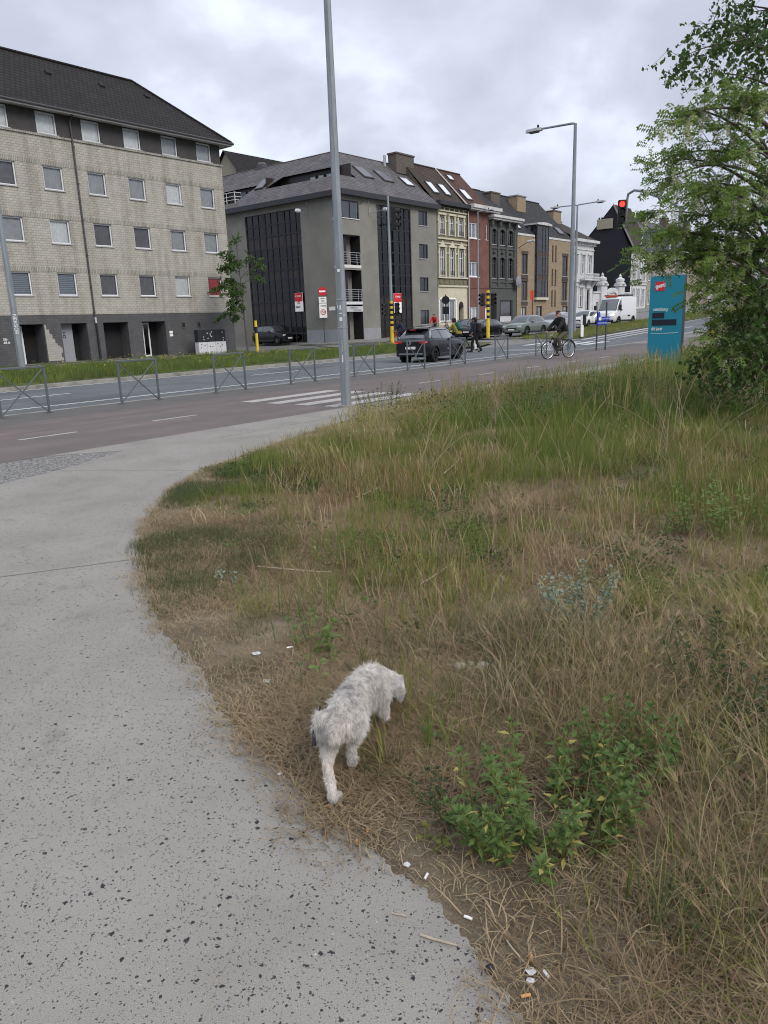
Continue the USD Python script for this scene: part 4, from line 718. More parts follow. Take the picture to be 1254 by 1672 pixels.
for x in np.linspace(95.75, 100.15, 16): F.mb().lathe([(.05, 0), (.09, .15), (.04, .4), (.06, .6)], 8, (x, -.84, 6.3)).build('baluster', 'white_stucco', bal)
for x in (97.7, 99.6): F.mb().prism([(-.85, 6.1), (-.005, 6.1), (-.005, 5.1), (-.2, 5.4), (-.45, 5.75)], x, x + .3, axis='x').build('bracket', 'white_stucco', bal)
F.box('cornice', 93.76, 100.5, -.35, .0, 10.76, 10.86, 'white_stucco'); F.box('cornice', 93.76, 100.75, -.6, .0, 10.862, 11.2, 'white_stucco')
for x in np.linspace(93.9, 100.1, 14): F.box('dentil', x, x + .2, -.26, -.004, 10.5, 10.757, 'white_stucco')
mb = F.mb(); e = [(93.76, -.4, 11.2), (100.7, -.4, 11.2), (98.2, 4, 13.8), (93.76, 4, 13.8)]; mb.quad(*e).poly([(100.7, -.4, 11.2), (100.7, 8.4, 11.2), (98.2, 4, 13.8)]).quad((100.7, 8.4, 11.2), (93.76, 8.4, 11.2), (93.76, 4, 13.8), (98.2, 4, 13.8)); mb.build('roof', 'brown_tile', b)
# white garden wall with gateway
S0 = 100.25; b = thing('white_garden_wall', 'white garden wall with an arched gateway between two pinnacled piers', 'wall', U * S0 + V * -43.4, RZ); F = Face(b, S0)
F.wall('wall', 100.25, 113.6, 1.4, 4.6, [(105.5, 108.2, 1.4, 4.2, .3), (101.4, 102.3, 2.2, 3.4, .1)], 'white_stucco'); F.box('coping', 100.25, 113.6, -.12, .3, 4.602, 4.8, 'white_stucco'); F.box('wall_back', 100.25, 105.4, .15, .3, 1.4, 4.6, 'white_stucco'); F.box('wall_back', 108.3, 113.6, .15, .3, 1.4, 4.6, 'white_stucco')
F.box('niche', 101.42, 102.28, .09, .11, 2.22, 3.38, 'zinc'); F.box('gate', 105.5, 108.2, .3, .36, 1.4, 3.4, 'dark_pipe'); F.box('gate_lattice', 105.5, 108.2, .31, .34, 3.4, 4.2, 'zinc')
for a in (102.6, 109.0):
    F.box('gate_pier', a, a + 2.0, -.25, .4, 1.3, 5.6, 'white_stucco'); F.box('pier_cap', a - .15, a + 2.15, -.4, .55, 5.602, 5.85, 'white_stucco')
    F.mb().lathe([(.75, 0), (.75, .2), (.5, .3), (.62, .5), (.6, .75), (.25, .95), (.16, 1.05), (.22, 1.15), (.05, 1.45), (0, 1.5)], 14, (a + 1.0, .1, 5.852)).build('pinnacle', 'white_stucco', b)
F.mb().prism(Polygon([(104.8, 4.4)] + [(106.85 + 2.0 * math.cos(t), 4.55 + .8 * math.sin(t)) for t in np.linspace(math.pi, 0, 13)] + [(108.9, 4.4)]).difference(Polygon([(106.85 + 1.4 * math.cos(t), 4.2 + .62 * math.sin(t)) for t in np.linspace(0, math.pi, 13)])), -.2, -.001).build('gate_arch', 'white_stucco', b)
# house with the black gable, then the white one beyond it
S0 = 113.7; b = thing('black_gable_house', 'tall house with blank black gable wall and brown tiled roof beyond the garden wall', 'house', U * S0 + V * -43.4, RZ); F = Face(b, S0)
L = Face(b, 0.0, True)
L.mb().poly([(0, -.01, 1.4), (0.0, -.01, 10.9), (.35, -.01, 11.1), (3.0, -.01, 17.35), (6.9, -.01, 13.2), (7.0, -.01, 1.4)]).build('black_gable', 'black_paint', b)
L.box('chimney_stack', 3.0, 5.4, -.25, .6, 14.1, 15.5, 'beige_render')
for k in range(6): L.mb().lathe([(.15, 0), (.12, .3)], 8, (3.2 + k * .4, .15, 15.5)).build('chimney_pot', 'letter_black', b)
wins = [(114.5 + 2.0 * i, 115.4 + 2.0 * i, z0, z1) for i in range(3) for z0, z1 in ((6.6, 8.9), (2.9, 5.2))]
F.wall('facade', 113.7, 120.3, 1.4, 10.9, wins, 'white_stucco')
for q in wins:
    w = F.window(*q, back='curtain_grey', rail=(q[2] + 1.5,), mull=((q[0] + q[1]) / 2,), t=.1)
    for x0, x1, z0, z1 in ((q[0] - .2, q[0] - .02, q[2], q[3] + .1), (q[1] + .02, q[1] + .2, q[2], q[3] + .1), (q[0] - .3, q[1] + .3, q[3] + .12, q[3] + .3)): F.box('surround', x0, x1, -.1, -.003, z0, z1, 'white_stucco', parent=w)
for z in (5.9, 6.3, 10.4): F.box('moulding', 113.71, 120.3, -.15, -.003, z, z + .2, 'white_stucco')
F.box('walls', 120.1, 120.3, .02, 7, 1.4, 10.9, 'white_stucco'); F.box('interior', 113.8, 120.2, .5, .6, 1.4, 10.8, 'room_dark')
F.mb().quad((113.6, -.5, 10.75), (120.4, -.5, 10.75), (120.4, 3.0, 17.4), (113.6, 3.0, 17.4)).build('roof', 'brown_tile', b); F.mb().quad((120.4, 7.0, 13.0), (113.6, 7.0, 13.0), (113.6, 3.0, 17.4), (120.4, 3.0, 17.4)).build('roof', 'brown_tile', b)
F.mb().prism([(-.4, 10.8), (3.0, 17.25), (3.0, 17.55), (-.5, 10.95)], 113.5, 113.66, axis='x').build('barge_board', 'zinc', b)
# beige houses half hidden by the trees
for k, (s0, s1, zt, zr_, mm, rm, lab) in enumerate([(120.4, 130.0, 10.7, 16.3, 'beige_render', 'slate', 'beige rendered house just beyond the black gabled one, mostly behind the branches'), (130.05, 141.0, 11.5, 16.4, 'beige_render', 'slate', 'beige house with two round arched dormers seen through the leaves'), (141.05, 153, 11.0, 16.8, 'yellow_brick', 'russet_tile', 'yellow brick house with red roof seen in gaps of the foliage'), (153.05, 166, 10.2, 15.0, 'white_stucco', 'dark_tile', 'pale house at the right end of the terrace behind the trees'), (166.05, 182, 10.6, 15.4, 'beige_render', 'brown_tile', 'beige house farthest along the street behind the tree trunks')]):
    b = thing('terrace_house', lab, 'house', U * s0 + V * -43.4, RZ); F = Face(b, s0); n = int((s1 - s0) / 2.6)
    ws = [(s0 + .7 + i * 2.6, s0 + 1.9 + i * 2.6, z0, z1) for i in range(n) for z0, z1 in ((3.0, 5.2), (6.6, 8.6), (9.1, 10.4))[:3 if zt > 11 else 2]]
    F.wall('facade', s0, s1, 1.5, zt, ws, mm); gable_body(F, s0, s1, 1.5, zt, 9, mm)
    for q in ws: F.window(*q, back='curtain_grey', mull=((q[0] + q[1]) / 2,), t=.12)
    F.box('cornice', s0, s1, -.4, 0, zt + .002, zt + .3, 'white_cornice'); zc = roof2(F, s0, s1, zt + .2, 0, 4.5, zr_, rm)
    if k == 1:
        for a in (131.5, 135.6):
            pr = [(a, zt + .3), (a + 2.2, zt + .3), (a + 2.2, zt + 1.5)] + [(a + 1.1 + 1.1 * math.cos(t), zt + 1.5 + 1.1 * math.sin(t)) for t in np.linspace(0, math.pi, 11)][1:-1] + [(a, zt + 1.5)]
            d = F.mb().prism(pr, .4, 3.5).build('dormer', 'slate', b); F.window(a + .5, a + 1.7, zt + .6, zt + 2.1, y=.32, back='curtain_white', mull=(a + 1.1,), parent=d, sill=None)
    chimney(F, s1 - 1.6, s1 - .4, 3.9, 5.1, zr_ - 1.2, zr_ + 1.2, 'brown_brick', pots=2)
# gabled house behind the gap between the two corner buildings
b = thing('back_gable_house', 'house with grey rendered and red brick gable showing behind the gap', 'house', st(55, -63.0, -ramp(55)), RZ); L = Face(b, 0.0, True)
L.mb().poly([(-6.5, 0, 0), (8, 0, 0), (8, 0, 11), (.6, 0, 19.0), (-6.5, 0, 10.9)]).build('gable_wall', 'beige_render', b)
L.mb().poly([(-2.4, -.03, 10.9), (-1.6, -.03, 10.9), (-6.4, -.03, 10.9), (-3.0, -.03, 14.9), (-.9, -.03, 17.2), (-.9, -.03, 10.9)]).build('brick_infill', 'red_brick', b)
L.mb().quad((-6.7, -.3, 10.7), (-6.7, 10, 10.7), (.6, 10, 19.2), (.6, -.3, 19.2)).build('roof', 'dark_tile', b); L.mb().quad((8.2, -.3, 10.7), (8.2, 10, 10.7), (.6, 10, 19.2), (.6, -.3, 19.2)).build('roof', 'dark_tile', b)
# ================================================================ STREET FURNITURE
mat('galvanised', (0.235, 0.262, 0.285), 0.55, 0.10, 4, bump=0.001, bscale=40, metal=0.25, dirt=(0.17, 0.19, 0.205), dscale=3, streak=(3, 3, .3)); mat('barrier_steel', (0.105, 0.12, 0.125), 0.5, 0.15, 6, metal=0.3)
mat('sticker_white', (0.62, 0.63, 0.62), 0.5, 0.1, 30); mat('sticker_mixed', (0.30, 0.26, 0.26), 0.5, 0.9, 60); mat('paint_green', (0.35, 0.40, 0.22), 0.6, 0.4, 20)
mat('signal_black', (0.012, 0.012, 0.013), 0.5); mat('signal_yellow', (0.60, 0.42, 0.03), 0.5, 0.1); mat('red_lamp', (0.8, 0.02, 0.015), 0.3, emis=(1.0, 0.03, 0.02, 2.2)); mat('lens_dark', (0.02, 0.02, 0.02), 0.2)
mat('teal_panel', (0.012, 0.175, 0.245), 0.35, 0.05, 1); mat('teal_dark', (0.012, 0.03, 0.035), 0.5); mat('display_black', (0.008, 0.012, 0.022), 0.25); mat('solar_cell', (0.045, 0.05, 0.075), 0.25, 0.05); mat('cabinet_black', (0.02, 0.021, 0.024), 0.5); mat('cabinet_white', (0.50, 0.50, 0.51), 0.55, 0.06, 3)
mat('bollard_grey', (0.23, 0.225, 0.215), 0.8, 0.1); mat('plate_white', (0.72, 0.72, 0.70), 0.4)
def lamp_post(label, loc, h, r0, r1, arms, rz=0, n=8, cat='lamp post', foot=True):
    t = thing('lamp_post', label, cat, loc, rz)
    MB().tube([(0, 0, 0), (0, 0, .9), (0, 0, h)], [r0, r0 * .97, r1], n).build('pole', 'galvanised', t)
    if foot: MB().lathe([(0, .035), (r0 * 1.7, .03), (r0 * 1.7, -.05)], 12).build('foot_plate', 'bollard_grey', t)
    for sx, ln in arms:
        a = MB().tube([(0, 0, h - .05), (sx * .1, 0, h + .02), (sx * ln, 0, h + .06)], [r1 * .8, r1 * .7, r1 * .6], 8).build('arm', 'galvanised', t)
        mb = MB(); mb.prism([(sx * (ln - .05), -.11), (sx * (ln + .12), -.15), (sx * (ln + .6), -.13), (sx * (ln + .72), 0), (sx * (ln + .6), .13), (sx * (ln + .12), .15), (sx * (ln - .05), .11)][::int(sx)], h + .0, h + .11, axis='z'); mb.build('lamp_head', 'sign_grey', a)
        MB().prism([(sx * (ln + .1), -.1), (sx * (ln + .5), -.1), (sx * (ln + .5), .1), (sx * (ln + .1), .1)][::int(sx)], h - .05, h - .002, axis='z').build('lamp_glass', 'dark_pipe', a)
        MB().lathe([(.045, 0), (.045, .13), (0, .15)], 8, (sx * (ln + .12), 0, h + .11)).build('light_sensor', 'signal_black', a)
    return t
NP = st(11.38, -10.09)
t = lamp_post('tall near lamp post with stickers, beside the zebra bars on the cycle path', NP, 10.2, .104, .048, [(1, 1.4)], 90 + 51)
def sticker(t, zc, w, h, ang, m, r, name='sticker'):
    a = math.radians(ang); rr = r * math.cos(math.pi / 8) + .003; c = np.array([math.cos(a), math.sin(a)]) * rr; q = np.array([-math.sin(a), math.cos(a)]) * w / 2; zc = zc
    MB().quad((*(c - q), zc - h / 2), (*(c + q), zc - h / 2), (*(c + q), zc + h / 2), (*(c - q), zc + h / 2)).build(name, m, t)
fa = math.degrees(math.atan2(-NP[1], -NP[0])) - 141      # direction of the path, in the post's own frame
fl = 22.5 + 45 * round((fa - 22.5) / 45)
for zc, w, h, da, m in ((2.62, .055, .055, 0, 'sticker_white'), (1.93, .03, .09, 0, 'sticker_white'), (1.95, .04, .06, -45, 'sticker_white'), (1.71, .06, .07, 0, 'sticker_white'), (1.78, .05, .06, 45, 'sticker_mixed'), (1.58, .05, .035, 0, 'sticker_mixed'), (1.82, .05, .02, 0, 'sticker_white'), (1.42, .035, .05, 0, 'sticker_mixed'), (1.2, .012, .22, 0, 'paint_green'), (.95, .02, .14, 0, 'sticker_white'), (0.75, .04, .03, 45, 'sticker_mixed'), (1.05, .03, .03, 45, 'sticker_mixed')): sticker(t, zc, w, h, fl + da + 0.0, m, .104 - .0054 * zc + .0012)
for zc in (2.08, 1.55): MB().lathe([(.094, -.008), (.103, -.008), (.103, .008), (.094, .008)], 8, (0, 0, zc)).build('strap', 'steel', t)
LP = st(17.0, -34.9, .0)
t = lamp_post('lamp post with white painted tag at the left edge on the grass verge', LP, 12.0, .165, .09, [(-1, 1.4)], 51 - 90)
mb = MB(); v, f, _ = meshkit.arrays(meshkit.text_mesh('NEKSOR', .16, .004, False)); d = np.array([-LP[0], -LP[1]]) / math.hypot(LP[0], LP[1]); R_ = rot_z(math.radians(-(51 - 90))); 
ex = np.array([0, 0, -1.0]); ez = np.array([d[0], d[1], 0]); ey = np.cross(ez, ex)
pts = v[:, :1] * ex + (v[:, 1:2] - .08) * ey + (.168 + v[:, 2:]) * ez + [0, 0, 2.6]
MB(R=R_).add(pts, f).build('painted_tag', 'letter_white', t)
t = lamp_post('lamp post with single arm rising behind the cyclist in the black cap', st(31.9, -14.8), 9.4, .125, .07, [(1, 1.6)], 141)
t = lamp_post('double armed lamp post on the grass strip, close behind the single armed one', st(56.3, -25.8, .02), 9.3, .12, .065, [(-1, 1.5), (1, 1.5)], 141, foot=False)
t = lamp_post('slim lamp post on the pavement before the right glass wall of the corner office', st(62.8, -38.5), 10.6, .10, .06, [(1, 1.0)], -39, foot=False)
# steel barriers
def barrier():
    w, h = 1.02, 0.97; t = thing('barrier', '', 'barrier', (0, 0, 0), 0, 'steel barriers along the near kerb')
    for x in (0, w): MB().box(x - .02, x + .02, -.02, .02, -.02, h - .021).build('post', 'barrier_steel', t)
    MB().cbox(-.03, w + .03, -.022, .022, h - .02, h + .025, .006).build('top_rail', 'barrier_steel', t)
    MB().bar((.02, 0, .04), (w - .02, 0, h - .03), .022, .022).build('brace', 'barrier_steel', t); MB().bar((w - .02, .024, .04), (.02, .024, h - .03), .022, .022).build('brace', 'barrier_steel', t)
    for x in (0, w): MB().cbox(x - .06, x + .06, -.06, .06, -.012, .008, .004).build('base_plate', 'dark_pipe', t)
    return t
bs = [7.05, 9.82, 12.58, 15.3, 18.1, 20.9, 23.55, 26.8, 30.3]
names = ['cut by the left edge of the photo', 'in front of the verge under the white door', 'in front of the black and white cabinets', 'just left of the near lamp post', 'just right of the near lamp post', 'before the rear of the black crossover', 'before the front wheel of the black crossover', 'below the yellow and black post at the junction', 'nearest the cyclist in the black cap']
proto = None
for s_, nm in zip(bs, names):
    loc = st(s_, -15.65); lab = 'grey steel barrier with crossed braces, ' + nm
    if proto is None: proto = barrier(); proto.SetCustomDataByKey('label', lab); UsdGeom.Xformable(proto).GetOrderedXformOps()[0].Set(Gf.Vec3d(*loc)); UsdGeom.Xformable(proto).GetOrderedXformOps()[1].Set(RZ)
    else: copy_of(proto, lab, loc, RZ, 'barrier')
# bicycle counter
cp = np.array([8.24, 22.0, 0.05]); t = thing('bicycle_counter', 'teal bicycle counter column with red logo and two black displays behind the tall grass', 'counter column', cp, 0)
rc = math.degrees(math.atan2(-cp[1], -cp[0])) + 90 - 16; UsdGeom.Xformable(t).GetOrderedXformOps()[1].Set(rc); UsdGeom.Xformable(t).AddScaleOp().Set(Gf.Vec3f(.88, 1, 1))
MB().cbox(-.53, .53, 0, .30, -.05, 2.58, .015).build('column', 'teal_dark', t); fp = MB().box(-.525, .525, -.02, -.001, .02, 2.57).build('front_panel', 'teal_panel', t)
def word(text, h, x, z, m, parent, y=-.026, tilt=0.0, name='lettering', bold=False):
    v, f, _ = meshkit.arrays(meshkit.text_mesh(text, h, .003, bold)); c, s = math.cos(tilt), math.sin(tilt)
    return MB().add(np.column_stack([v[:, 0] * c - v[:, 1] * s + x, y - v[:, 2], v[:, 0] * s + v[:, 1] * c + z]), f).build(name, m, parent)
MB().box(-.36, -.06, -.026, -.021, 2.17, 2.42).build('red_logo', 'sign_red', t); word('gent:', .10, -.345, 2.235, 'letter_white', t, -.028, .17, 'lettering', True)
word('vandaag', .085, -.40, 1.62, 'letter_white', t); MB().box(-.41, -.03, -.026, -.021, 1.41, 1.57).build('display', 'display_black', t); MB().box(-.41, .36, -.026, -.021, 1.21, 1.375).build('display', 'display_black', t)
word('dit jaar', .085, -.43, 1.08, 'letter_white', t); MB().box(-.43, .44, -.025, -.021, .99, .998).build('rule', 'letter_white', t)
mb = MB(); mb.box(-.33, -.11, -.026, -.021, .22, .27).bar((-.24, -.024, .22), (-.30, -.024, .06), .004, .04).bar((-.2, -.024, .22), (-.13, -.024, .02), .004, .04); mb.build('foot_symbol', 'letter_white', t)
# overhead signal with solar panel
b0 = np.array([11.35, 29.3, 0.0]); t = thing('signal_mast', 'white grey mast with curved arm holding a red traffic light beside a solar panel', 'traffic light', b0, 0)
MB().tube([(0, 0, 0), (0, 0, 5.4)], [.10, .085], 10).build('mast', 'galvanised', t)
hd = np.array([10.38, 32.0]) - b0[:2]
arm = [(0, 0, 5.3), (hd[0] * .3, hd[1] * .3, 5.75), (hd[0] * .8, hd[1] * .8, 6.28), (hd[0] * .95, hd[1] * .95, 6.38), (hd[0] * 1.08, hd[1] * 1.08, 6.3), (hd[0] * 1.1, hd[1] * 1.1, 6.1), (hd[0] * 1.1, hd[1] * 1.1, 5.1)]
MB().tube(arm, .05, 8).build('arm', 'galvanised', t)
def signal_head(parent, c, ang, lit=None, h=.92, name='signal_head'):
    R = rot_z(ang); c = np.array(c); w, d = h * .165, h * .12                       # faces local -y
    k = MB(R, c).cbox(-w, w, -d, d, -h / 2, h / 2, .02).build(name, 'signal_black', parent)
    for i, z in enumerate((h * .32, 0, -h * .32)):
        MB(R, c).lathe([(0, 0), (h * .12, .0), (h * .12, .006), (0, .02)], 14, (0, -d - .02, z), axis='y').build('lens', 'red_lamp' if lit == i else 'lens_dark', k)
        aa = np.linspace(-.3, math.pi + .3, 9); o = [(h * .14 * math.cos(x), h * .14 * math.sin(x) + z) for x in aa]; mb = MB(R, c)
        for (x0, z0), (x1, z1) in zip(o, o[1:]): mb.quad((x0, -d, z0), (x1, -d, z1), (x1 * .95, -d - h * .2, z1), (x0 * .95, -d - h * .2, z0))
        mb.build('visor', 'signal_black', k)
    return k
signal_head(t, (hd[0] * 1.1 - .22, hd[1] * 1.1 - .05, 5.62), math.radians(-12), lit=0)
mb = MB(rot_z(math.radians(-28)), (-.40, -.12, 4.05)); q = [(-1.05, -.35, -.42), (.05, -.35, -.42), (.05, .55, .58), (-1.05, .55, .58)]
mb.add(q + [(x, y - .03, z + .03) for x, y, z in q], [(3, 2, 1, 0), (4, 5, 6, 7), (0, 1, 5, 4), (1, 2, 6, 5), (2, 3, 7, 6), (3, 0, 4, 7)]); sp = mb.build('solar_panel', 'white_frame', t)
mb = MB(rot_z(math.radians(-28)), (-.40, -.12, 4.05)); mb.add([(-1.0, -.37, -.35), (0.0, -.37, -.35), (0.0, .465, .577), (-1.0, .465, .577)], [(0, 1, 2, 3)]); 
v_ = MB(rot_z(math.radians(-28)), (-.40, -.12, 4.05)); v_.add(np.array([(-1.01, -.345, -.375), (.01, -.345, -.375), (.01, .51, .575), (-1.01, .51, .575)]) + [0, -.026, .034], [(0, 1, 2, 3)]); v_.build('solar_cells', 'solar_cell', sp)
MB().bar((-.4, -.1, 4.05), (0, 0, 4.0), .05, .05).build('bracket', 'galvanised', t)
# yellow and black traffic light posts
def banded_post(label, loc, h, top=None, heads=True, band0=.42):
    t = thing('traffic_light', label, 'traffic light', loc, 0)
    z, k, e = 0.0, 0, [0, h * band0]
    while e[-1] < h: e.append(e[-1] + h * .06)
    for a, c in zip(e, e[1:]): MB().tube([(0, 0, a), (0, 0, c)], .14 if k == 0 else .125, 12).build('band', 'signal_black' if k % 2 else 'signal_yellow', t); k += 1
    if top: MB().tube([(0, 0, h), (0, 0, top * .7), (0, 0, top)], [.12, .10, .08], 10).build('mast', 'galvanised', t)
    if heads:
        for ang, dx in ((0, -.42), (80, .42)): 
            signal_head(t, (dx, 0, h * .82), math.radians(-60 + ang), h=.95)
            for zz in (.72, .92): MB().bar((0, 0, h * zz), (dx, 0, h * zz), .04, .04).build('bracket', 'signal_black', t)
    return t
t = banded_post('yellow and black traffic light mast with tall grey pole before the corner office', st(46.5, -36.2), 3.1, 10.6)
signal_head(t, (.42, .0, 9.0), math.radians(75), h=1.5); MB().bar((0, 0, 9.0), (.42, 0, 9.0), .05, .05).build('bracket', 'galvanised', t)
banded_post('slim yellow and black traffic light by the dark estate car', st(52.0, -31.0), 3.5)
t = thing('marker_post', 'yellow and black banded post behind the sapling on the verge', 'post', st(36.0, -39.9), 0); 
for k in range(6): MB().tube([(0, 0, k * .42), (0, 0, k * .42 + .42)], .10, 10).build('band', 'signal_black' if k in (3, 5) else 'signal_yellow', t)
# signs
def disc(parent, c, r, ang, m, y, name, n=24): return MB(rot_z(ang), c).lathe([(0, 0), (r, 0), (r, .015), (0, .015)], n, (0, y, 0), axis='y').build(name, m, parent)
p = st(49.2, -45.8); t = thing('no_entry_sign', 'red no entry sign above white plates on a post by the side street', 'road sign', p, 0); an = math.radians(10)
MB().tube([(0, 0, 0), (0, 0, 4.7)], .045, 8).build('post', 'dark_pipe', t); disc(t, (0, 0, 4.32), .37, an, 'sign_red', -.08, 'sign_disc'); MB(rot_z(an), (0, 0, 4.32)).box(-.27, .27, -.096, -.081, -.065, .065).build('white_bar', 'letter_white', t)
MB(rot_z(an), (0, 0, 3.62)).box(-.33, .33, -.08, -.06, -.25, .25).build('plate', 'plate_white', t); MB(rot_z(an), (0, 0, 2.72)).box(-.33, .33, -.08, -.06, -.60, .60).build('plate', 'plate_white', t)
MB(rot_z(an), (0, 0, 2.6)).lathe([(.18, 0), (.24, 0), (.24, .008), (.18, .008), (.18, 0)], 20, (0, -.09, 0), axis='y').build('red_ring', 'sign_red', t); 
for tx, h_, x_, z_ in (('30', .16, -.12, 2.52), ('ZONE', .13, -.2, 3.05), ('uitgez.', .1, -.2, 3.7), ('fiets', .11, -.16, 3.48)):
    v, f, _ = meshkit.arrays(meshkit.text_mesh(tx, h_, .003, True)); MB(rot_z(an)).add(np.column_stack([v[:, 0] + x_, -.082 - v[:, 2], v[:, 1] + z_]), f).build('lettering', 'letter_black', t)
p = st(59.1, -39.7); t = thing('sign_back', 'dark back of a round and a square road sign before the cream house window', 'road sign', p, 0); an = math.radians(-10)
MB().tube([(0, 0, 0), (0, 0, 3.5)], .05, 8).build('post', 'dark_pipe', t); disc(t, (0, 0, 3.0), .36, an, 'signal_black', -.07, 'sign_disc'); MB(rot_z(an), (0, 0, 2.1)).cbox(-.30, .30, -.08, -.06, -.33, .33, .005).build('plate', 'signal_black', t)
p = st(34.7, -14.75); t = thing('blue_street_signs', 'blue direction boards and a round sign on two thin posts at the cycle path', 'road sign', p, 0)
MB().tube([(0, 0, 0), (0, 0, 1.78)], .04, 8).build('post', 'dark_pipe', t); MB().tube([(.48, .2, 0), (.48, .2, 2.2)], .04, 8).build('post', 'dark_pipe', t)
an = math.radians(60); disc(t, (.03, 0, 1.55), .22, an, 'sign_blue', -.06, 'sign_disc')
for x0, x1, z0, z1 in ((.0, .56, 1.36, 1.54), (-.06, .44, 1.16, 1.34)): MB().cbox(x0, x1, -.09, -.065, z0, z1, .004).build('board', 'sign_blue', t)
MB().cbox(.02, .16, -.1, -.091, 1.38, 1.52, .003).build('board_icon', 'letter_white', t)
word('STATION', .06, .2, 1.42, 'letter_white', t, -.091); word('CENTRUM', .06, .02, 1.22, 'letter_white', t, -.091)
t = thing('white_beacon', 'white beacon post with black top on the grass strip behind the blue boards', 'post', st(50.6, -22.6, .02), 0); MB().cbox(-.09, .09, -.09, .09, 0, 1.45, .01).build('post', 'plate_white', t); MB().box(.0, .25, -.1, -.06, .8, 1.5).build('marker', 'signal_black', t)
t = thing('bollard', 'short grey bollard standing on the traffic island', 'bollard', st(45.6, -28.2), 0); MB().lathe([(0, .62), (.08, .62), (.13, .55), (.13, .45), (.11, .44), (.11, .36), (.14, .35), (.15, 0)], 14).build('shaft', 'bollard_grey', t)
t = thing('yellow_post', 'yellow post beyond the teal counter, seen under the branches', 'post', st(43, -11.8), 0); MB().cbox(-.14, .14, -.14, .14, 0, 1.05, .02).build('shaft', 'signal_yellow', t); MB().box(-.15, .15, -.15, .15, .7, .85).build('band', 'signal_black', t)
t = thing('red_flag_sign', 'small orange red banner on a post in front of the tan brick flats', 'sign', st(77.5, -40.5), 0); MB().tube([(0, 0, 0), (0, 0, 3.4)], .05, 6).build('post', 'dark_pipe', t); mat('banner_orange', (0.55, 0.07, 0.02), 0.6); MB().cbox(-.28, .12, -.03, .03, 2.5, 3.5, .01).build('banner', 'banner_orange', t); MB().cbox(-.1, -.051, -.02, .02, .4, 2.49, .005).build('banner_tail', 'banner_orange', t)
# painted cabinets
rng = np.random.default_rng(3)
for s_, w, lab in ((32.5, 1.45, 'wide black and white cabinet, left one of the pair by the apartment block'), (33.97, .88, 'narrow black and white cabinet, right one of the pair by the apartment block')):
    t = thing('street_cabinet', lab, 'cabinet', st(s_, -41.8), RZ)
    MB().cbox(0, w, 0, .4, -.02, .80, .01).build('lower_half', 'cabinet_white', t); MB().cbox(.003, w - .003, .003, .397, .802, 1.62, .02).build('upper_half', 'cabinet_black', t)
    for x in (w * .5,): MB().box(x - .005, x + .005, -.004, .003, .05, 1.55).build('door_gap', 'letter_black', t)
    for k in range(int(w * 12)):
        x, z = rng.uniform(.08, w - .12), rng.uniform(.1, 1.5); 
        if abs(z - .8) < .09 or abs(x - w / 2) < .06: continue
        a = rng.uniform(-.9, .9); e = [(rng.uniform(.04, .065) * (1.35 if i % 2 == 0 else .8) * math.cos(i * 1.05), .035 * math.sin(i * 1.05)) for i in range(6)]
        MB().poly([(x + p_ * math.cos(a) - q_ * math.sin(a), -.006, z + p_ * math.sin(a) + q_ * math.cos(a)) for p_, q_ in e]).build('fleck', 'cabinet_white' if z > .8 else 'cabinet_black', t)

# ================================================================ VEHICLES
mat('paint_black', (0.006, 0.006, 0.008), 0.22, 0.05, coat=0.35, spec=0.25); mat('paint_sage', (0.115, 0.14, 0.125), 0.3, 0.04, coat=0.9, metal=0.2); mat('paint_silver', (0.30, 0.315, 0.335), 0.3, 0.05, coat=0.8, metal=0.3); mat('paint_white', (0.56, 0.57, 0.58), 0.35, 0.05, coat=0.5)
mat('car_plastic', (0.016, 0.016, 0.017), 0.6); mat('tyre', (0.012, 0.012, 0.012), 0.85, 0.2, 30); mat('alloy', (0.26, 0.265, 0.27), 0.35, 0.05, metal=0.8); mat('alloy_dark', (0.03, 0.03, 0.032), 0.4, metal=0.5); mat('chrome', (0.62, 0.63, 0.64), 0.22, metal=0.9)
mat('tail_red', (0.30, 0.012, 0.015), 0.2, coat=0.6); mat('tail_lit', (0.7, 0.03, 0.03), 0.3, emis=(1, 0.05, 0.04, 0.45)); mat('head_lit', (0.8, 0.8, 0.75), 0.2, emis=(1, 0.93, 0.75, 2.0)); mat('head_clear', (0.45, 0.46, 0.47), 0.15, coat=0.8)
mat('car_glass', (0.02, 0.024, 0.027), 0.06, 0.02, spec=0.9, coat=0.6); mat('plate_eu', (0.62, 0.62, 0.60), 0.4)
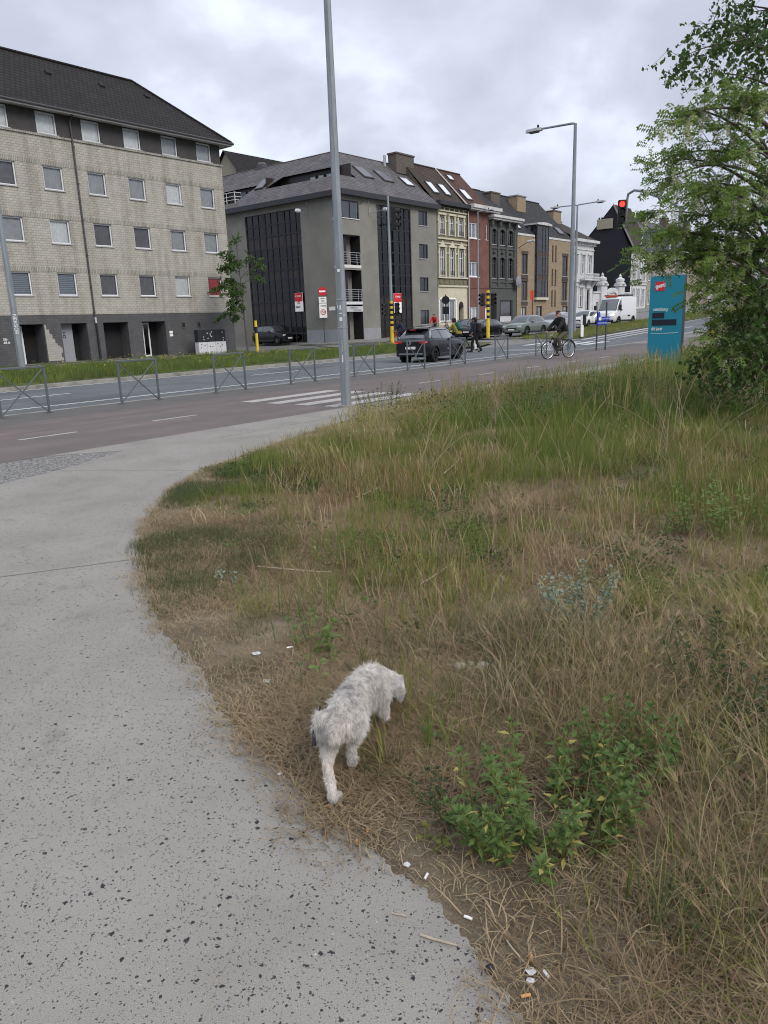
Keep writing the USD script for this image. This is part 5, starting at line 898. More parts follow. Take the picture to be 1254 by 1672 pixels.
def car(name, label, loc, heading, paint, L, W, H, X, zb, zbelt, zroof, w, wr, wheels, rw, sidewin, wind, rearwin, group=None, rim='alloy', lit=False, tail=True, clad=True, plate=True, extra=None):
    t = thing(name, label, 'van' if 'van' in name else 'car', loc, heading, group)
    X, zb, zbelt, zroof, w, wr = (np.array(q, float) for q in (X, zb, zbelt, zroof, w, wr)); X = X - L / 2
    def sec(x):
        g = lambda q: float(np.interp(x, X, q)); b, e, r, a, c = g(zb), g(zbelt), g(zroof), g(w), g(wr)
        return np.array([(0, b), (a * .86, b), (a * .97, b + .12), (a, b + .45 * (e - b)), (a * .985, e - .07), (a * .95, e), (c, r - .08), (c * .84, r - .015), (0, r + .01)])
    xs = np.unique(np.concatenate([X, np.linspace(X[0], X[-1], 30)])); rings = []
    for x in xs:
        h = sec(x); full = np.vstack([h, (h[1:-1] * [-1, 1])[::-1]]); rings.append(np.column_stack([np.full(len(full), x), full]))
    n = len(rings[0]); v = np.vstack(rings); f = []
    for i in range(len(xs) - 1):
        for j in range(n):
            a_, b_, c_, d_ = i * n + j, i * n + (j + 1) % n, (i + 1) * n + (j + 1) % n, (i + 1) * n + j; f += [(a_, b_, c_), (a_, c_, d_)]
    ce = len(v); v = np.vstack([v, rings[0].mean(0), rings[-1].mean(0)]); k0 = (len(xs) - 1) * n
    f += [(ce, (j + 1) % n, j) for j in range(n)] + [(ce + 1, k0 + j, k0 + (j + 1) % n) for j in range(n)]
    tmh = trimesh.Trimesh(v, f, process=False); trimesh.repair.fix_normals(tmh)
    man = m3d.Manifold(m3d.Mesh(np.array(tmh.vertices, np.float32), np.array(tmh.faces, np.uint32)))
    if not man.is_empty():
        for x in wheels:
            for sy in (-1, 1):
                cyl = m3d.Manifold.cylinder(.34, rw * 1.17, rw * 1.17, 28).rotate([90, 0, 0]).translate([x - L / 2, sy * (W / 2 - .17) + .17, rw])
                man = man - cyl
        mb = MB().man(man)
    else: mb = MB().tm(tmh)
    body = mb.build('body', paint, t, smooth=32)
    for x in wheels:
        for sy in (-1, 1):
            cx, cy = x - L / 2, sy * (W / 2 - .12)
            MB().lathe([(rw * .62, -.1), (rw * .9, -.11), (rw, -.07), (rw, .07), (rw * .9, .11), (rw * .62, .1), (rw * .62, -.1)], 28, (cx, cy, rw), axis='y').build('tyre', 'tyre', t, smooth=40)
            r = MB(); r.lathe([(rw * .66, -.08), (rw * .60, .0), (rw * .66, .08)], 24, (cx, cy, rw), axis='y'); r.lathe([(0, sy * .05), (rw * .16, sy * .06), (rw * .16, sy * .0)], 12, (cx, cy, rw), axis='y')
            for k in range(5):
                a = k * 2 * math.pi / 5 + .3; r.bar((cx + rw * .1 * math.cos(a), cy + sy * .05, rw + rw * .1 * math.sin(a)), (cx + rw * .64 * math.cos(a), cy + sy * .07, rw + rw * .64 * math.sin(a)), rw * .17, .03)
            r.build('rim', rim, t)
            MB().lathe([(0, 0), (rw * 1.1, 0), (rw * 1.1, .01), (0, .01)], 20, (cx, sy * (W / 2 - .34), rw), axis='y').build('wheel_well', 'car_plastic', t)
            if clad:
                aa = np.linspace(-.15, math.pi + .15, 15); o = Polygon([(cx + rw * 1.30 * math.cos(q), rw + rw * 1.30 * math.sin(q)) for q in aa]).difference(Polygon([(cx + rw * 1.14 * math.cos(q), rw + rw * 1.14 * math.sin(q)) for q in np.linspace(0, 6.28, 30)]))
                yb = sec(cx)[3][0] * sy; MB().prism(o, min(yb - .02, yb + .012 * sy), max(yb - .02, yb + .012 * sy) + .012).build('arch_trim', 'car_plastic', t)
    for sy in (-1, 1):
        for xa, xb in sidewin:
            q = np.linspace(xa, xb, 9) - L / 2; lo, hi = [], []
            for x in q:
                s_ = sec(x); a, c = s_[5], s_[6]; d = np.array([c[1] - a[1], a[0] - c[0]]); d = d / max(np.linalg.norm(d), 1e-6) * .008
                l_, h_ = a + (c - a) * .09 + d, a + (c - a) * .90 + d; lo.append((x, sy * l_[0], l_[1])); hi.append((x, sy * h_[0], h_[1]))
            MB().add(lo + hi, [(i, i + 1, 10 + i, 9 + i) for i in range(8)]).build('side_window', 'car_glass', t, smooth=True)
        s_ = sec(0); MB().cbox(wheels[0] - L / 2 + rw * 1.2, wheels[1] - L / 2 - rw * 1.2, min(sy * s_[3][0] * .93, sy * (s_[3][0] + .012)), max(sy * s_[3][0] * .93, sy * (s_[3][0] + .012)), s_[0][1], s_[0][1] + .16, .02).build('sill', 'car_plastic', t)
        for x in sorted({a for a, b_ in sidewin if a > sidewin[0][0] + .2} | {sidewin[0][0] + .55, sidewin[-1][1] - .35}):
            s_ = sec(x - L / 2); MB().add([(x - L / 2 + dx, sy * (p_[0] + .003), p_[1]) for p_ in s_[2:6] for dx in (-.006, .006)], [(2 * i, 2 * i + 1, 2 * i + 3, 2 * i + 2) for i in range(3)]).build('door_gap', 'letter_black', t)
        xm = sidewin[-1][1] - .42 - L / 2; s_ = sec(xm); MB().tm(trimesh.creation.icosphere(2).apply_scale([.09, .12, .075]).apply_translation([xm, sy * (s_[5][0] + .1), s_[5][1] + .07])).build('mirror', paint if not lit or 'van' not in name else 'car_plastic', t, smooth=True)
    def topglass(x0, x1, nm):
        q = np.linspace(x0, x1, 7) - L / 2; rows = []
        for x in q:
            s_ = sec(x); p6, p7, p8 = s_[6], s_[7], s_[8]; i6 = p6 * [.96, 1] + (p7 - p6) * .05
            rows.append([(x, i6[0], i6[1]), (x, p7[0], p7[1]), (x, 0, p8[1]), (x, -p7[0], p7[1]), (x, -i6[0], i6[1])])
        rows = np.array(rows); d = np.gradient(rows[:, 2], axis=0); nn = np.stack([-d[:, 2], np.zeros(7), d[:, 0]], 1); nn /= np.linalg.norm(nn, axis=1, keepdims=True); nn *= np.sign(nn[:, 2:])
        rows = rows + nn[:, None, :] * .010; MB().add(rows.reshape(-1, 3), [(i * 5 + j, i * 5 + j + 1, i * 5 + j + 6, i * 5 + j + 5) for i in range(6) for j in range(4)]).build(nm, 'car_glass', t, smooth=True)
    topglass(*wind, 'windscreen')
    if rearwin: topglass(*rearwin, 'rear_window')
    if clad: MB().cbox(-L / 2 + .02, -L / 2 + .25, -W / 2 * .86, W / 2 * .86, .30, .52, .03).build('rear_bumper', 'car_plastic', t); MB().cbox(L / 2 - .22, L / 2 - .01, -W / 2 * .80, W / 2 * .80, .26, .46, .03).build('front_bumper', 'car_plastic', t)
    for sy in (-1, 1):
        s_ = sec(-L / 2 + .1)
        if tail:
            k = MB().cbox(-L / 2 - .012, -L / 2 + .20, min(sy * W * .25, sy * W * .452), max(sy * W * .25, sy * W * .452), s_[5][1] - .12, s_[5][1] + .0, .02).build('tail_light', 'tail_red', t)
            if lit: MB().cbox(-L / 2 - .02, -L / 2 + .12, min(sy * W * .36, sy * W * .455), max(sy * W * .36, sy * W * .455), s_[5][1] - .10, s_[5][1] - .045, .02).build('lamp', 'tail_lit', k)
        s_ = sec(L / 2 - .2); MB().cbox(L / 2 - .34, L / 2 - .045, min(sy * W * .24, sy * W * .435), max(sy * W * .24, sy * W * .435), s_[5][1] - .20, s_[5][1] - .06, .03).build('headlight', 'head_lit' if lit else 'head_clear', t)
    MB().cbox(L / 2 - .08, L / 2 + .006, -W * .24, W * .24, .50, .66, .02).build('grille', 'car_plastic', t)
    if plate:
        for x0, x1, z in ((-L / 2 - .02, -L / 2 + .0, .62), (L / 2 - .01, L / 2 + .012, .46)): MB().cbox(x0, x1, -.26, .26, z, z + .11, .003).build('number_plate', 'plate_eu', t)
    return t, sec
suv = dict(X=[0, .10, .30, .70, 1.1, 1.9, 2.45, 2.75, 3.05, 3.28, 3.85, 4.13, 4.23], zb=[.42, .34, .27, .22, .22, .22, .22, .22, .22, .22, .22, .25, .34], zbelt=[.93, .98, 1.03, 1.05, 1.04, 1.01, .99, .98, .97, .965, .90, .80, .62],
           zroof=[.95, 1.04, 1.28, 1.50, 1.55, 1.57, 1.55, 1.42, 1.20, 1.02, .95, .84, .64], w=[.74, .84, .895, .91, .91, .91, .91, .91, .91, .905, .89, .82, .66], wr=[.70, .70, .655, .62, .61, .61, .61, .64, .72, .80, .80, .74, .6])
def sized(d, L, W, H, L0=4.23, W0=1.82, H0=1.57):
    o = {k: list(np.array(q, float)) for k, q in d.items()}; o['X'] = list(np.array(d['X']) * L / L0)
    for k in ('zb', 'zbelt', 'zroof'): o[k] = list(np.array(d[k]) * H / H0)
    for k in ('w', 'wr'): o[k] = list(np.array(d[k]) * W / W0)
    return o
t, sec = car('black_crossover', 'black compact crossover driving away on the road, seen behind the barriers', st(28.4, -19.9, -.10), RZ + 8, 'paint_black', 4.23, 1.82, 1.57, wheels=(.82, 3.40), rw=.335, sidewin=((.62, 1.55), (1.62, 2.95)), wind=(2.5, 3.24), rearwin=(.16, .62), rim='alloy_dark', lit=True, **suv)
UsdGeom.Xformable(t).AddScaleOp().Set(Gf.Vec3f(.93, .93, .93))
L_ = 4.23
for sy in (-1, 1):
    pts = []
    for x in np.linspace(.42, 2.75, 14):
        s_ = sec(x - L_ / 2); k_ = .99 if x > .75 else .25 + (x - .42) / .33 * .74; q = s_[5] + (s_[6] - s_[5]) * k_; pts.append((x - L_ / 2, sy * (q[0] + .012), q[1] + .01))
    MB().tube(pts, .022, 6).build('silver_roof_line', 'chrome', t)
MB().cbox(-L_ / 2 + .28, -L_ / 2 + .85, -.6, .6, 1.50, 1.535, .01).build('spoiler', 'paint_black', t); MB().cbox(-L_ / 2 + .27, -L_ / 2 + .33, -.16, .16, 1.46, 1.50, .006).build('brake_light', 'tail_red', t)
MB().cbox(-L_ / 2 - .015, -L_ / 2 + .05, -.62, .62, .37, .425, .015).build('diffuser', 'alloy', t); MB().lathe([(.04, 0), (.055, 0), (.055, .008), (.04, .008), (.04, 0)], 16, (-L_ / 2 - .01, 0, .90), axis='x').build('badge', 'chrome', t)
MB().bar((-L_ / 2 + .14, -.1, 1.07), (-L_ / 2 + .2, .3, 1.14), .02, .02).build('wiper', 'car_plastic', t)
for sy in (-1, 1): MB().tube([(x - L_ / 2, sy * .56, sec(x - L_ / 2)[8][1] + .04) for x in np.linspace(.85, 2.4, 6)], .018, 6).build('roof_rail', 'car_plastic', t)
MB().box(-.05, .04, -.917, -.912, .52, .6).build('side_badge', 'chrome', t)
car('black_suv', 'black sport utility car parked at the mouth of the side street', st(49.2, -52.2, -.02), -40, 'paint_black', 4.34, 1.8, 1.69, wheels=(.85, 3.5), rw=.35, sidewin=((.5, 1.55), (1.62, 3.0)), wind=(2.55, 3.3), rearwin=(.16, .6), **sized(suv, 4.34, 1.8, 1.69))
car('sage_crossover', 'sage green crossover parked beside the grass strip before the tan flats', st(55.4, -29.6, -.09), RZ + 180, 'paint_sage', 4.5, 1.86, 1.6, wheels=(.88, 3.6), rw=.35, sidewin=((.62, 1.6), (1.67, 3.1)), wind=(2.65, 3.44), rearwin=(.16, .64), **sized(suv, 4.5, 1.86, 1.6))
est = dict(X=[0, .10, .30, .75, 1.3, 2.0, 2.6, 2.95, 3.25, 3.5, 4.2, 4.5, 4.62], zb=[.42, .33, .26, .2, .2, .2, .2, .2, .2, .2, .2, .22, .32], zbelt=[.88, .93, .96, .97, .96, .94, .92, .91, .90, .89, .82, .73, .58], zroof=[.90, .98, 1.2, 1.40, 1.44, 1.46, 1.44, 1.32, 1.12, .94, .87, .78, .6], w=suv['w'], wr=suv['wr'])
car('black_estate', 'black estate car with pale windows waiting left of the sage crossover', st(53.6, -32.6, -.09), RZ + 180, 'paint_black', 4.62, 1.82, 1.46, wheels=(.85, 3.7), rw=.33, sidewin=((.45, 1.7), (1.77, 3.2)), wind=(2.68, 3.46), rearwin=(.16, .66), clad=False, lit=True, **est)
car('dark_hatchback', 'dark car half hidden behind the black estate', st(55.6, -35.3, -.09), RZ + 180, 'paint_black', 4.2, 1.76, 1.46, wheels=(.75, 3.35), rw=.32, sidewin=((.45, 1.5), (1.57, 2.9)), wind=(2.45, 3.15), rearwin=(.16, .6), clad=False, **sized(est, 4.2, 1.76, 1.46, 4.62, 1.82, 1.46))
for s_, v_, m_, lab in ((62.5, -30.6, 'paint_silver', 'silver parked car just right of the cyclist'), (66.2, -32.2, 'paint_silver', 'silver parked car behind the blue boards'), (67.0, -29.6, 'paint_white', 'small white car tucked in front of the white van')):
    car('hatchback', lab, st(s_, v_, -.09), RZ + 180, m_, 4.1, 1.74, 1.46, wheels=(.72, 3.28), rw=.31, sidewin=((.45, 1.5), (1.57, 2.9)), wind=(2.4, 3.1), rearwin=(.16, .6), clad=False, group='cars parked beyond the grass strip', **sized(est, 4.1, 1.74, 1.46, 4.62, 1.82, 1.46))
vx = dict(X=[0, .04, .12, .8, 2.6, 3.55, 3.85, 4.2, 4.72, 5.05, 5.3, 5.41], zb=[.42, .34, .3, .28, .28, .28, .28, .28, .28, .28, .3, .42], zbelt=[1.25] * 7 + [1.22, 1.18, 1.10, .98, .72], zroof=[2.30, 2.42, 2.50, 2.52, 2.52, 2.50, 2.42, 2.02, 1.32, 1.16, 1.04, .75], w=[.9, .97, 1.0, 1.02, 1.02, 1.02, 1.02, 1.02, 1.0, .97, .9, .76], wr=[.82, .88, .90, .90, .90, .90, .88, .86, .88, .86, .8, .68])
t, sec = car('white_van', 'white panel van with roof rack and lit headlights beside the grass strip', st(69.8, -27.9, -.09), RZ + 180, 'paint_white', 5.41, 2.05, 2.52, wheels=(1.0, 4.45), rw=.34, sidewin=((3.75, 4.5),), wind=(3.98, 4.82), rearwin=None, lit=True, **vx)
for sy in (-1, 1):
    MB().tube([(-2.2, sy * .75, 2.66), (.9, sy * .75, 2.66)], .03, 6).build('rack_rail', 'car_plastic', t)
for x in (-2.0, -1.0, 0, .8): MB().box(x - .04, x + .04, -.8, .8, 2.55, 2.62).build('rack_bar', 'car_plastic', t)
MB().cbox(.95, 1.2, -.55, .55, 2.46, 2.6, .03).build('roof_beacon', 'banner_orange', t)
for sy in (-1, 1): MB().cbox(-.9, -.3, min(sy * 1.012, sy * 1.03), max(sy * 1.012, sy * 1.03), .72, .84, .003).build('side_moulding', 'car_plastic', t); MB().cbox(1.86, 2.0, min(sy * 1.06, sy * 1.3), max(sy * 1.06, sy * 1.3), 1.35, 1.75, .03).build('door_mirror', 'car_plastic', t)
word('SERVICE', .16, -1.6, 1.6, 'zinc', t, -1.03) if False else None
# ================================================================ PEOPLE AND BICYCLES
mat('skin', (0.36, 0.20, 0.145), 0.6, 0.08, 20); mat('cloth_black', (0.012, 0.012, 0.013), 0.85, 0.3, 20, bump=0.004, bscale=25); mat('cloth_olive', (0.075, 0.066, 0.045), 0.9, 0.2, 15, bump=0.004, bscale=25); mat('cloth_navy', (0.014, 0.018, 0.04), 0.9, 0.2, 15)
mat('cloth_mustard', (0.22, 0.185, 0.035), 0.9, 0.2, 15, bump=0.004, bscale=25); mat('cloth_red', (0.42, 0.016, 0.02), 0.85, 0.15, 15, bump=0.004, bscale=25); mat('bag_teal', (0.022, 0.085, 0.075), 0.8, 0.15, 10); mat('cloth_white', (0.55, 0.55, 0.55), 0.9, 0.1, 10); mat('hair_dark', (0.018, 0.013, 0.010), 0.7, 0.3, 40); mat('shoe_dark', (0.02, 0.018, 0.016), 0.6)
mat('bike_black', (0.014, 0.014, 0.015), 0.35, coat=0.5); mat('bike_red', (0.45, 0.05, 0.025), 0.35, coat=0.5); mat('bike_silver', (0.5, 0.5, 0.51), 0.3, metal=0.8)
def ball(c, r, sc=None, n=16):
    m = m3d.Manifold.sphere(1.0, n)
    return m.scale(tuple((np.array(sc) if sc is not None else np.ones(3)) * r)).translate(tuple(map(float, c)))
def bone(a, b, ra, rb): return m3d.Manifold.batch_hull([ball(a, ra), ball(b, rb)])
def chain(pts, rs): return [bone(p, q, r, s) for p, q, r, s in zip(pts, pts[1:], rs, rs[1:])]
def fuse(parts, edge=0.03, it=6):
    m = m3d.Manifold.batch_boolean(parts, m3d.OpType.Add).refine_to_length(edge); q = m.to_mesh()
    t = trimesh.Trimesh(q.vert_properties[:, :3], q.tri_verts, process=True); trimesh.smoothing.filter_taubin(t, lamb=.5, nu=.52, iterations=it); return t
def hand(w, d, side, curl=1.0):
    """palm and five fingers from the wrist w along d, curled downwards"""
    w, d = np.array(w), np.array(d, float) / np.linalg.norm(d); dn = np.array([0, 0, -1.0]); a = np.cross(d, dn); a = a / max(np.linalg.norm(a), 1e-6); dn = np.cross(a, d); o = []
    pc = w + d * .045; o += [m3d.Manifold.batch_hull([ball(w, .024), ball(pc + a * .028, .014), ball(pc - a * .028, .014), ball(w + d * .085 + a * .03, .012), ball(w + d * .085 - a * .03, .012)])]
    for k, ln in zip((-1.5, -.5, .5, 1.5), (.062, .075, .07, .055)):
        p0 = w + d * .088 + a * .02 * k; p1 = p0 + (d * .6 + dn * .8 * curl) * ln * .5; p2 = p1 + (-d * .35 * curl + dn) * ln * .5; o += chain([p0, p1, p2], [.010, .009, .008])
    p0 = w + d * .03 + a * .03 * side; p1 = p0 + (a * side * .6 + d * .7) * .04; o += chain([p0, p1, p1 + (d * .6 + dn * .6) * .03], [.013, .011, .009]); return o
def person(label, loc, heading, J, top, legs, hair='hair_dark', cap=None, scale=1.0, bag=None, extra=None, helmet=None):
    t = thing('person', label, 'person', loc, heading); g = {k: np.array(v, float) * scale for k, v in J.items()}; s = scale
    face = g['face'] / np.linalg.norm(g['face']); hd = g['head']; up_ = np.array([0, 0, 1.0]); sd = np.cross(up_, face); sd /= np.linalg.norm(sd)
    P = [m3d.Manifold.batch_hull([ball(hd + up_ * .025 * s, .098 * s), ball(hd + face * .03 * s - up_ * .035 * s, .075 * s), ball(hd + face * .055 * s - up_ * .09 * s, .04 * s)])]
    P += [bone(hd + face * .095 * s + up_ * .01, hd + face * .12 * s - up_ * .025 * s, .010 * s, .016 * s), bone(g['neck'], hd - up_ * .05 * s, .06 * s, .055 * s)]
    for q in (-1, 1): P += [ball(hd + sd * q * .093 * s - face * .005, .03 * s, (.5, .35, 1)), ball(hd + face * .088 * s + sd * q * .034 * s + up_ * .018 * s, .017 * s)]
    P += [m3d.Manifold.batch_hull([ball(hd + face * .088 * s - up_ * .065 * s + sd * q * .02 * s, .013 * s) for q in (-1, 1)])]
    P += [m3d.Manifold.batch_hull([ball(g['pelvis'] + [0, q * .09 * s, 0], .105 * s) for q in (-1, 1)] + [ball(g['waist'] + [0, q * .07 * s, 0], .09 * s) for q in (-1, 1)]), m3d.Manifold.batch_hull([ball(g['waist'] + [0, q * .07 * s, 0], .09 * s) for q in (-1, 1)] + [ball(g['chest'] + [0, q * .09 * s, 0], .10 * s) for q in (-1, 1)]), m3d.Manifold.batch_hull([ball(g['shL'], .06 * s), ball(g['shR'], .06 * s), ball(g['neck'], .065 * s), ball(g['chest'], .11 * s)])]
    for q, sg in (('L', 1), ('R', -1)):
        P += chain([g['sh' + q], g['el' + q], g['wr' + q]], [.052 * s, .042 * s, .028 * s]); P += hand(g['wr' + q], g['wr' + q] - g['el' + q], -sg)
        P += chain([g['hip' + q], g['kn' + q], g['an' + q]], [.088 * s, .058 * s, .042 * s]); P += [bone(g['an' + q] + [0, 0, -.04 * s], g['toe' + q], .038 * s, .028 * s)]
    body = part('body', (lambda m: (m.vertices, m.faces))(fuse(P, .022 * s, 4)), 'skin', t, smooth=True)
    e = .018 * s; C = [m3d.Manifold.batch_hull([ball(g['pelvis'] * [1, 1, 1] + [0, q * .09 * s, .04 * s], .115 * s) for q in (-1, 1)] + [ball(g['waist'] + [0, q * .07 * s, 0], .10 * s + e) for q in (-1, 1)]), m3d.Manifold.batch_hull([ball(g['waist'] + [0, q * .08 * s, 0], .10 * s + e) for q in (-1, 1)] + [ball(g['chest'] + [0, q * .10 * s, 0], .105 * s + e) for q in (-1, 1)]), m3d.Manifold.batch_hull([ball(g['shL'], .07 * s + e), ball(g['shR'], .07 * s + e), ball(g['neck'] - [0, 0, .02 * s], .065 * s + e), ball(g['chest'], .115 * s + e)])]
    for q in 'LR': C += chain([g['sh' + q], g['el' + q], g['wr' + q]], [.066 * s + e, .056 * s + e * .6, .042 * s + e * .5])
    part('jacket', (lambda m: (m.vertices, m.faces))(fuse(C, .03 * s, 4)), top, t, smooth=True)
    C = [m3d.Manifold.batch_hull([ball(g['pelvis'] + [0, q * .09 * s, 0], .112 * s) for q in (-1, 1)])]
    for q in 'LR': C += chain([g['hip' + q], g['kn' + q], g['an' + q]], [.102 * s, .078 * s, .062 * s])
    part('trousers', (lambda m: (m.vertices, m.faces))(fuse(C, .03 * s, 4)), legs, t, smooth=True)
    for q in 'LR': part('shoe', (lambda m: (m.vertices, m.faces))(fuse([bone(g['an' + q] + [-.04 * s, 0, -.055 * s], g['toe' + q], .046 * s, .036 * s), bone(g['an' + q], g['an' + q] + [-.02, 0, -.05 * s], .045 * s, .045 * s)], .02, 3)), 'shoe_dark', t, smooth=True)
    if cap:
        k = part('cap', (lambda m: (m.vertices, m.faces))(fuse([ball(hd + up_ * .052 * s - face * .01, .108 * s, (1, 1, .82)) ^ ball(hd + up_ * .25 * s, .21 * s)], .02, 2)), cap, t, smooth=True)
        part('peak', (lambda m: (m.vertices, m.faces))(fuse([m3d.Manifold.batch_hull([ball(hd + up_ * .055 * s + face * a_ * s + sd * b_ * s, .008) for a_, b_ in ((.08, -.07), (.08, .07), (.165, -.045), (.165, .045))])], .02, 1)), cap, k)
        part('side_hair', (lambda m: (m.vertices, m.faces))(fuse([ball(hd + sd * q * .085 * s - face * .03 * s + up_ * .0, .035 * s, (1, .6, 1)) for q in (-1, 1)] + [ball(hd - face * .085 * s - up_ * .01, .05 * s)] + [bone(hd + sd * -.09 * s - face * .03 * s, hd - face * .085 * s, .03 * s, .045 * s), bone(hd + sd * .09 * s - face * .03 * s, hd - face * .085 * s, .03 * s, .045 * s)], .02, 2)), 'zinc', t, smooth=True)
    else:
        H_ = [ball(hd + up_ * .04 * s - face * .022 * s, .115 * s) , ball(hd - face * .05 * s - up_ * .03 * s, .095 * s)]
        part('hair', (lambda m: (m.vertices, m.faces))(fuse(H_, .025, 2)), hair, t, smooth=True)
    if bag: 
        c = g['chest'] * .6 + g['waist'] * .4; bk = g['chest'] - g['waist']; bk = np.array([-bk[2], 0, bk[0]]); bk /= np.linalg.norm(bk); c = c + bk * .20 * s; ax = (g['chest'] - g['waist']); ax /= np.linalg.norm(ax)
        part('backpack', (lambda m: (m.vertices, m.faces))(fuse([m3d.Manifold.batch_hull([ball(c + ax * a_ + np.array([0, b_, 0]) + bk * d_, .05) for a_ in (-.19, .17) for b_ in (-.11, .11) for d_ in (-.05, .05)])], .04, 2)), bag, t, smooth=True)
        for q in (-1, 1): MB().tube([c + ax * .2 + [0, q * .1, 0], g['chest'] + ax * .12 + [0.02, q * .12, .02], g['chest'] + [.135, q * .13, -.05], c - ax * .18 + [0.1, q * .15, 0]], .02, 6).build('strap', bag, t)
    return t
RIDE = dict(pelvis=(-.24, 0, 1.03), waist=(-.17, 0, 1.2), chest=(-.03, 0, 1.40), neck=(.05, 0, 1.57), head=(.09, 0, 1.71), face=(1, .0, -.08), shL=(-.01, .19, 1.49), shR=(-.01, -.19, 1.49), elL=(.20, .27, 1.27), elR=(.20, -.27, 1.27), wrL=(.38, .27, 1.10), wrR=(.38, -.27, 1.10),
            hipL=(-.22, .10, .99), hipR=(-.22, -.10, .99), knL=(.16, .13, .80), knR=(.10, -.13, .62), anL=(.05, .12, .42), anR=(-.05, -.12, .2), toeL=(.22, .12, .36), toeR=(.13, -.12, .13))
def walk(fwd=1.0): return dict(pelvis=(0, 0, .98), waist=(0, 0, 1.14), chest=(.01, 0, 1.35), neck=(.02, 0, 1.51), head=(.045, 0, 1.65), face=(1, 0, -.1), shL=(0, .18, 1.43), shR=(0, -.18, 1.43), elL=(-.06, .23, 1.15), elR=(.08, -.23, 1.16), wrL=(.04, .24, .92), wrR=(.2, -.22, .96), hipL=(0, .09, .94), hipR=(0, -.09, .94), knL=(.14 * fwd, .09, .52), knR=(-.02, -.09, .50), anL=(.2 * fwd, .09, .09), anR=(-.26 * fwd, -.09, .16), toeL=(.38 * fwd, .09, .04), toeR=(-.12 * fwd, -.09, .04))
def bicycle(label, loc, heading, frame, fork=None, bag=True, group=None, basket=False):
    t = thing('bicycle', label, 'bicycle', loc, heading, group); R_, F_ = np.array([-.50, 0, .345]), np.array([.58, 0, .345]); bb, st_, hd, hb = np.array([-.06, 0, .30]), np.array([-.24, 0, .86]), np.array([.37, 0, .86]), np.array([.41, 0, .72])
    for c in (R_, F_):
        w = MB(); 
        for r0, nm, m_ in ((.345, 'tyre', 'tyre'),):
            a = np.linspace(0, 2 * math.pi, 37); MB().tube([(c[0] + (.325) * math.cos(x), 0, c[2] + .325 * math.sin(x)) for x in a], .020, 8, cap=False).build('tyre', 'tyre', t)
        a = np.linspace(0, 2 * math.pi, 37); rm = MB().tube([(c[0] + .30 * math.cos(x), 0, c[2] + .30 * math.sin(x)) for x in a], .010, 6, cap=False).build('rim', 'bike_silver', t)
        sp = MB()
        for k in range(16): x = k * math.pi / 8; sp.tube([(c[0] + .02 * math.cos(x + 1), .03 * (-1) ** k, c[2] + .02 * math.sin(x + 1)), (c[0] + .3 * math.cos(x), 0, c[2] + .3 * math.sin(x))], .0018, 3, cap=False)
        sp.lathe([(0, -.04), (.025, -.04), (.025, .04), (0, .04)], 8, c, axis='y'); sp.build('spokes', 'bike_silver', rm)
        x = np.linspace(.3, 2.9, 14) if c is F_ else np.linspace(.2, 3.0, 14); MB().tube([(c[0] + .365 * math.cos(q), 0, c[2] + .365 * math.sin(q)) for q in x], .018, 6).build('mudguard', frame, t)
    f = MB()
    for p, q, r in ((bb, st_, .016), (hd, bb, .018), (hd + [0, 0, -.05], st_ + [.03, 0, -.1], .016), (hd, hb, .02)): f.tube([p, q], r, 8)
    for sy in (-1, 1): f.tube([bb, R_ + [0, sy * .05, 0]], .010, 6).tube([st_ + [.02, 0, -.08], R_ + [0, sy * .05, 0]], .008, 6)
    f.build('frame', frame, t)
    k = MB()
    for sy in (-1, 1): k.tube([hb + [0, sy * .05, 0], hb + [.05, sy * .055, -.18], F_ + [0, sy * .05, 0]], [.018, .016, .010], 8)
    k.build('fork', fork or frame, t); MB().tube([hd, hd + [-.03, 0, .16]], .013, 8).build('stem', 'bike_silver', t)
    MB().tube([(.30, -.31, 1.06), (.36, -.22, 1.05), (.38, 0, 1.03), (.36, .22, 1.05), (.30, .31, 1.06)], .012, 8).build('handlebar', 'bike_silver', t)
    for sy in (-1, 1): MB().tube([(.36, sy * .22, 1.05), (.29, sy * .325, 1.06)], .018, 8).build('grip', 'tyre', t)
    MB().tube([st_, st_ + [-.03, 0, .1]], .012, 6).build('seat_post', 'bike_silver', t); MB().prism([(-.42, -.08), (-.40, .08), (-.30, .075), (-.10, .02), (-.08, 0), (-.10, -.02), (-.30, -.075)][::-1], .93, .985, axis='z').build('saddle', 'tyre', t)
    c_ = MB(); c_.lathe([(.06, -.005), (.095, -.005), (.095, .005), (.06, .005)], 18, bb + [0, -.05, 0], axis='y').bar(bb + [0, -.07, 0], bb + [.07, -.07, -.15], .02, .012).bar(bb + [0, .07, 0], bb + [-.02, .07, .16], .02, .012); c_.box(bb[0] + .02, bb[0] + .11, -.17, -.08, bb[2] - .16, bb[2] - .14).box(bb[0] - .06, bb[0] + .03, .08, .17, bb[2] + .15, bb[2] + .17); c_.build('crank', 'bike_silver', t)
    r = MB(); r.box(-.72, -.30, -.07, .07, .735, .75); 
    for sy in (-1, 1): r.tube([(-.62, sy * .06, .74), (-.5, sy * .06, .36)], .006, 5)
    r.build('rack', 'bike_black', t); MB().lathe([(0, 0), (.04, .0), (.045, .06), (0, .06)], 10, (.42, 0, .90), axis='x').build('lamp', 'bike_silver', t)
    if bag: MB().cbox(.28, .40, .12, .42, 1.02, 1.16, .04).build('mirror_bag', 'cloth_black', t)
    return t
h0 = RZ + 180 - 22; loc = st(27.9, -13.4)
bicycle('dark bicycle with silver fork ridden by the man in the black cap', loc, h0, 'bike_black', 'bike_silver')
person('man in black jacket, black cap and olive trousers riding a bicycle towards the camera', loc, h0, dict(RIDE, face=(.85, .5, -.08)), 'cloth_black', 'cloth_olive', cap='cloth_black')
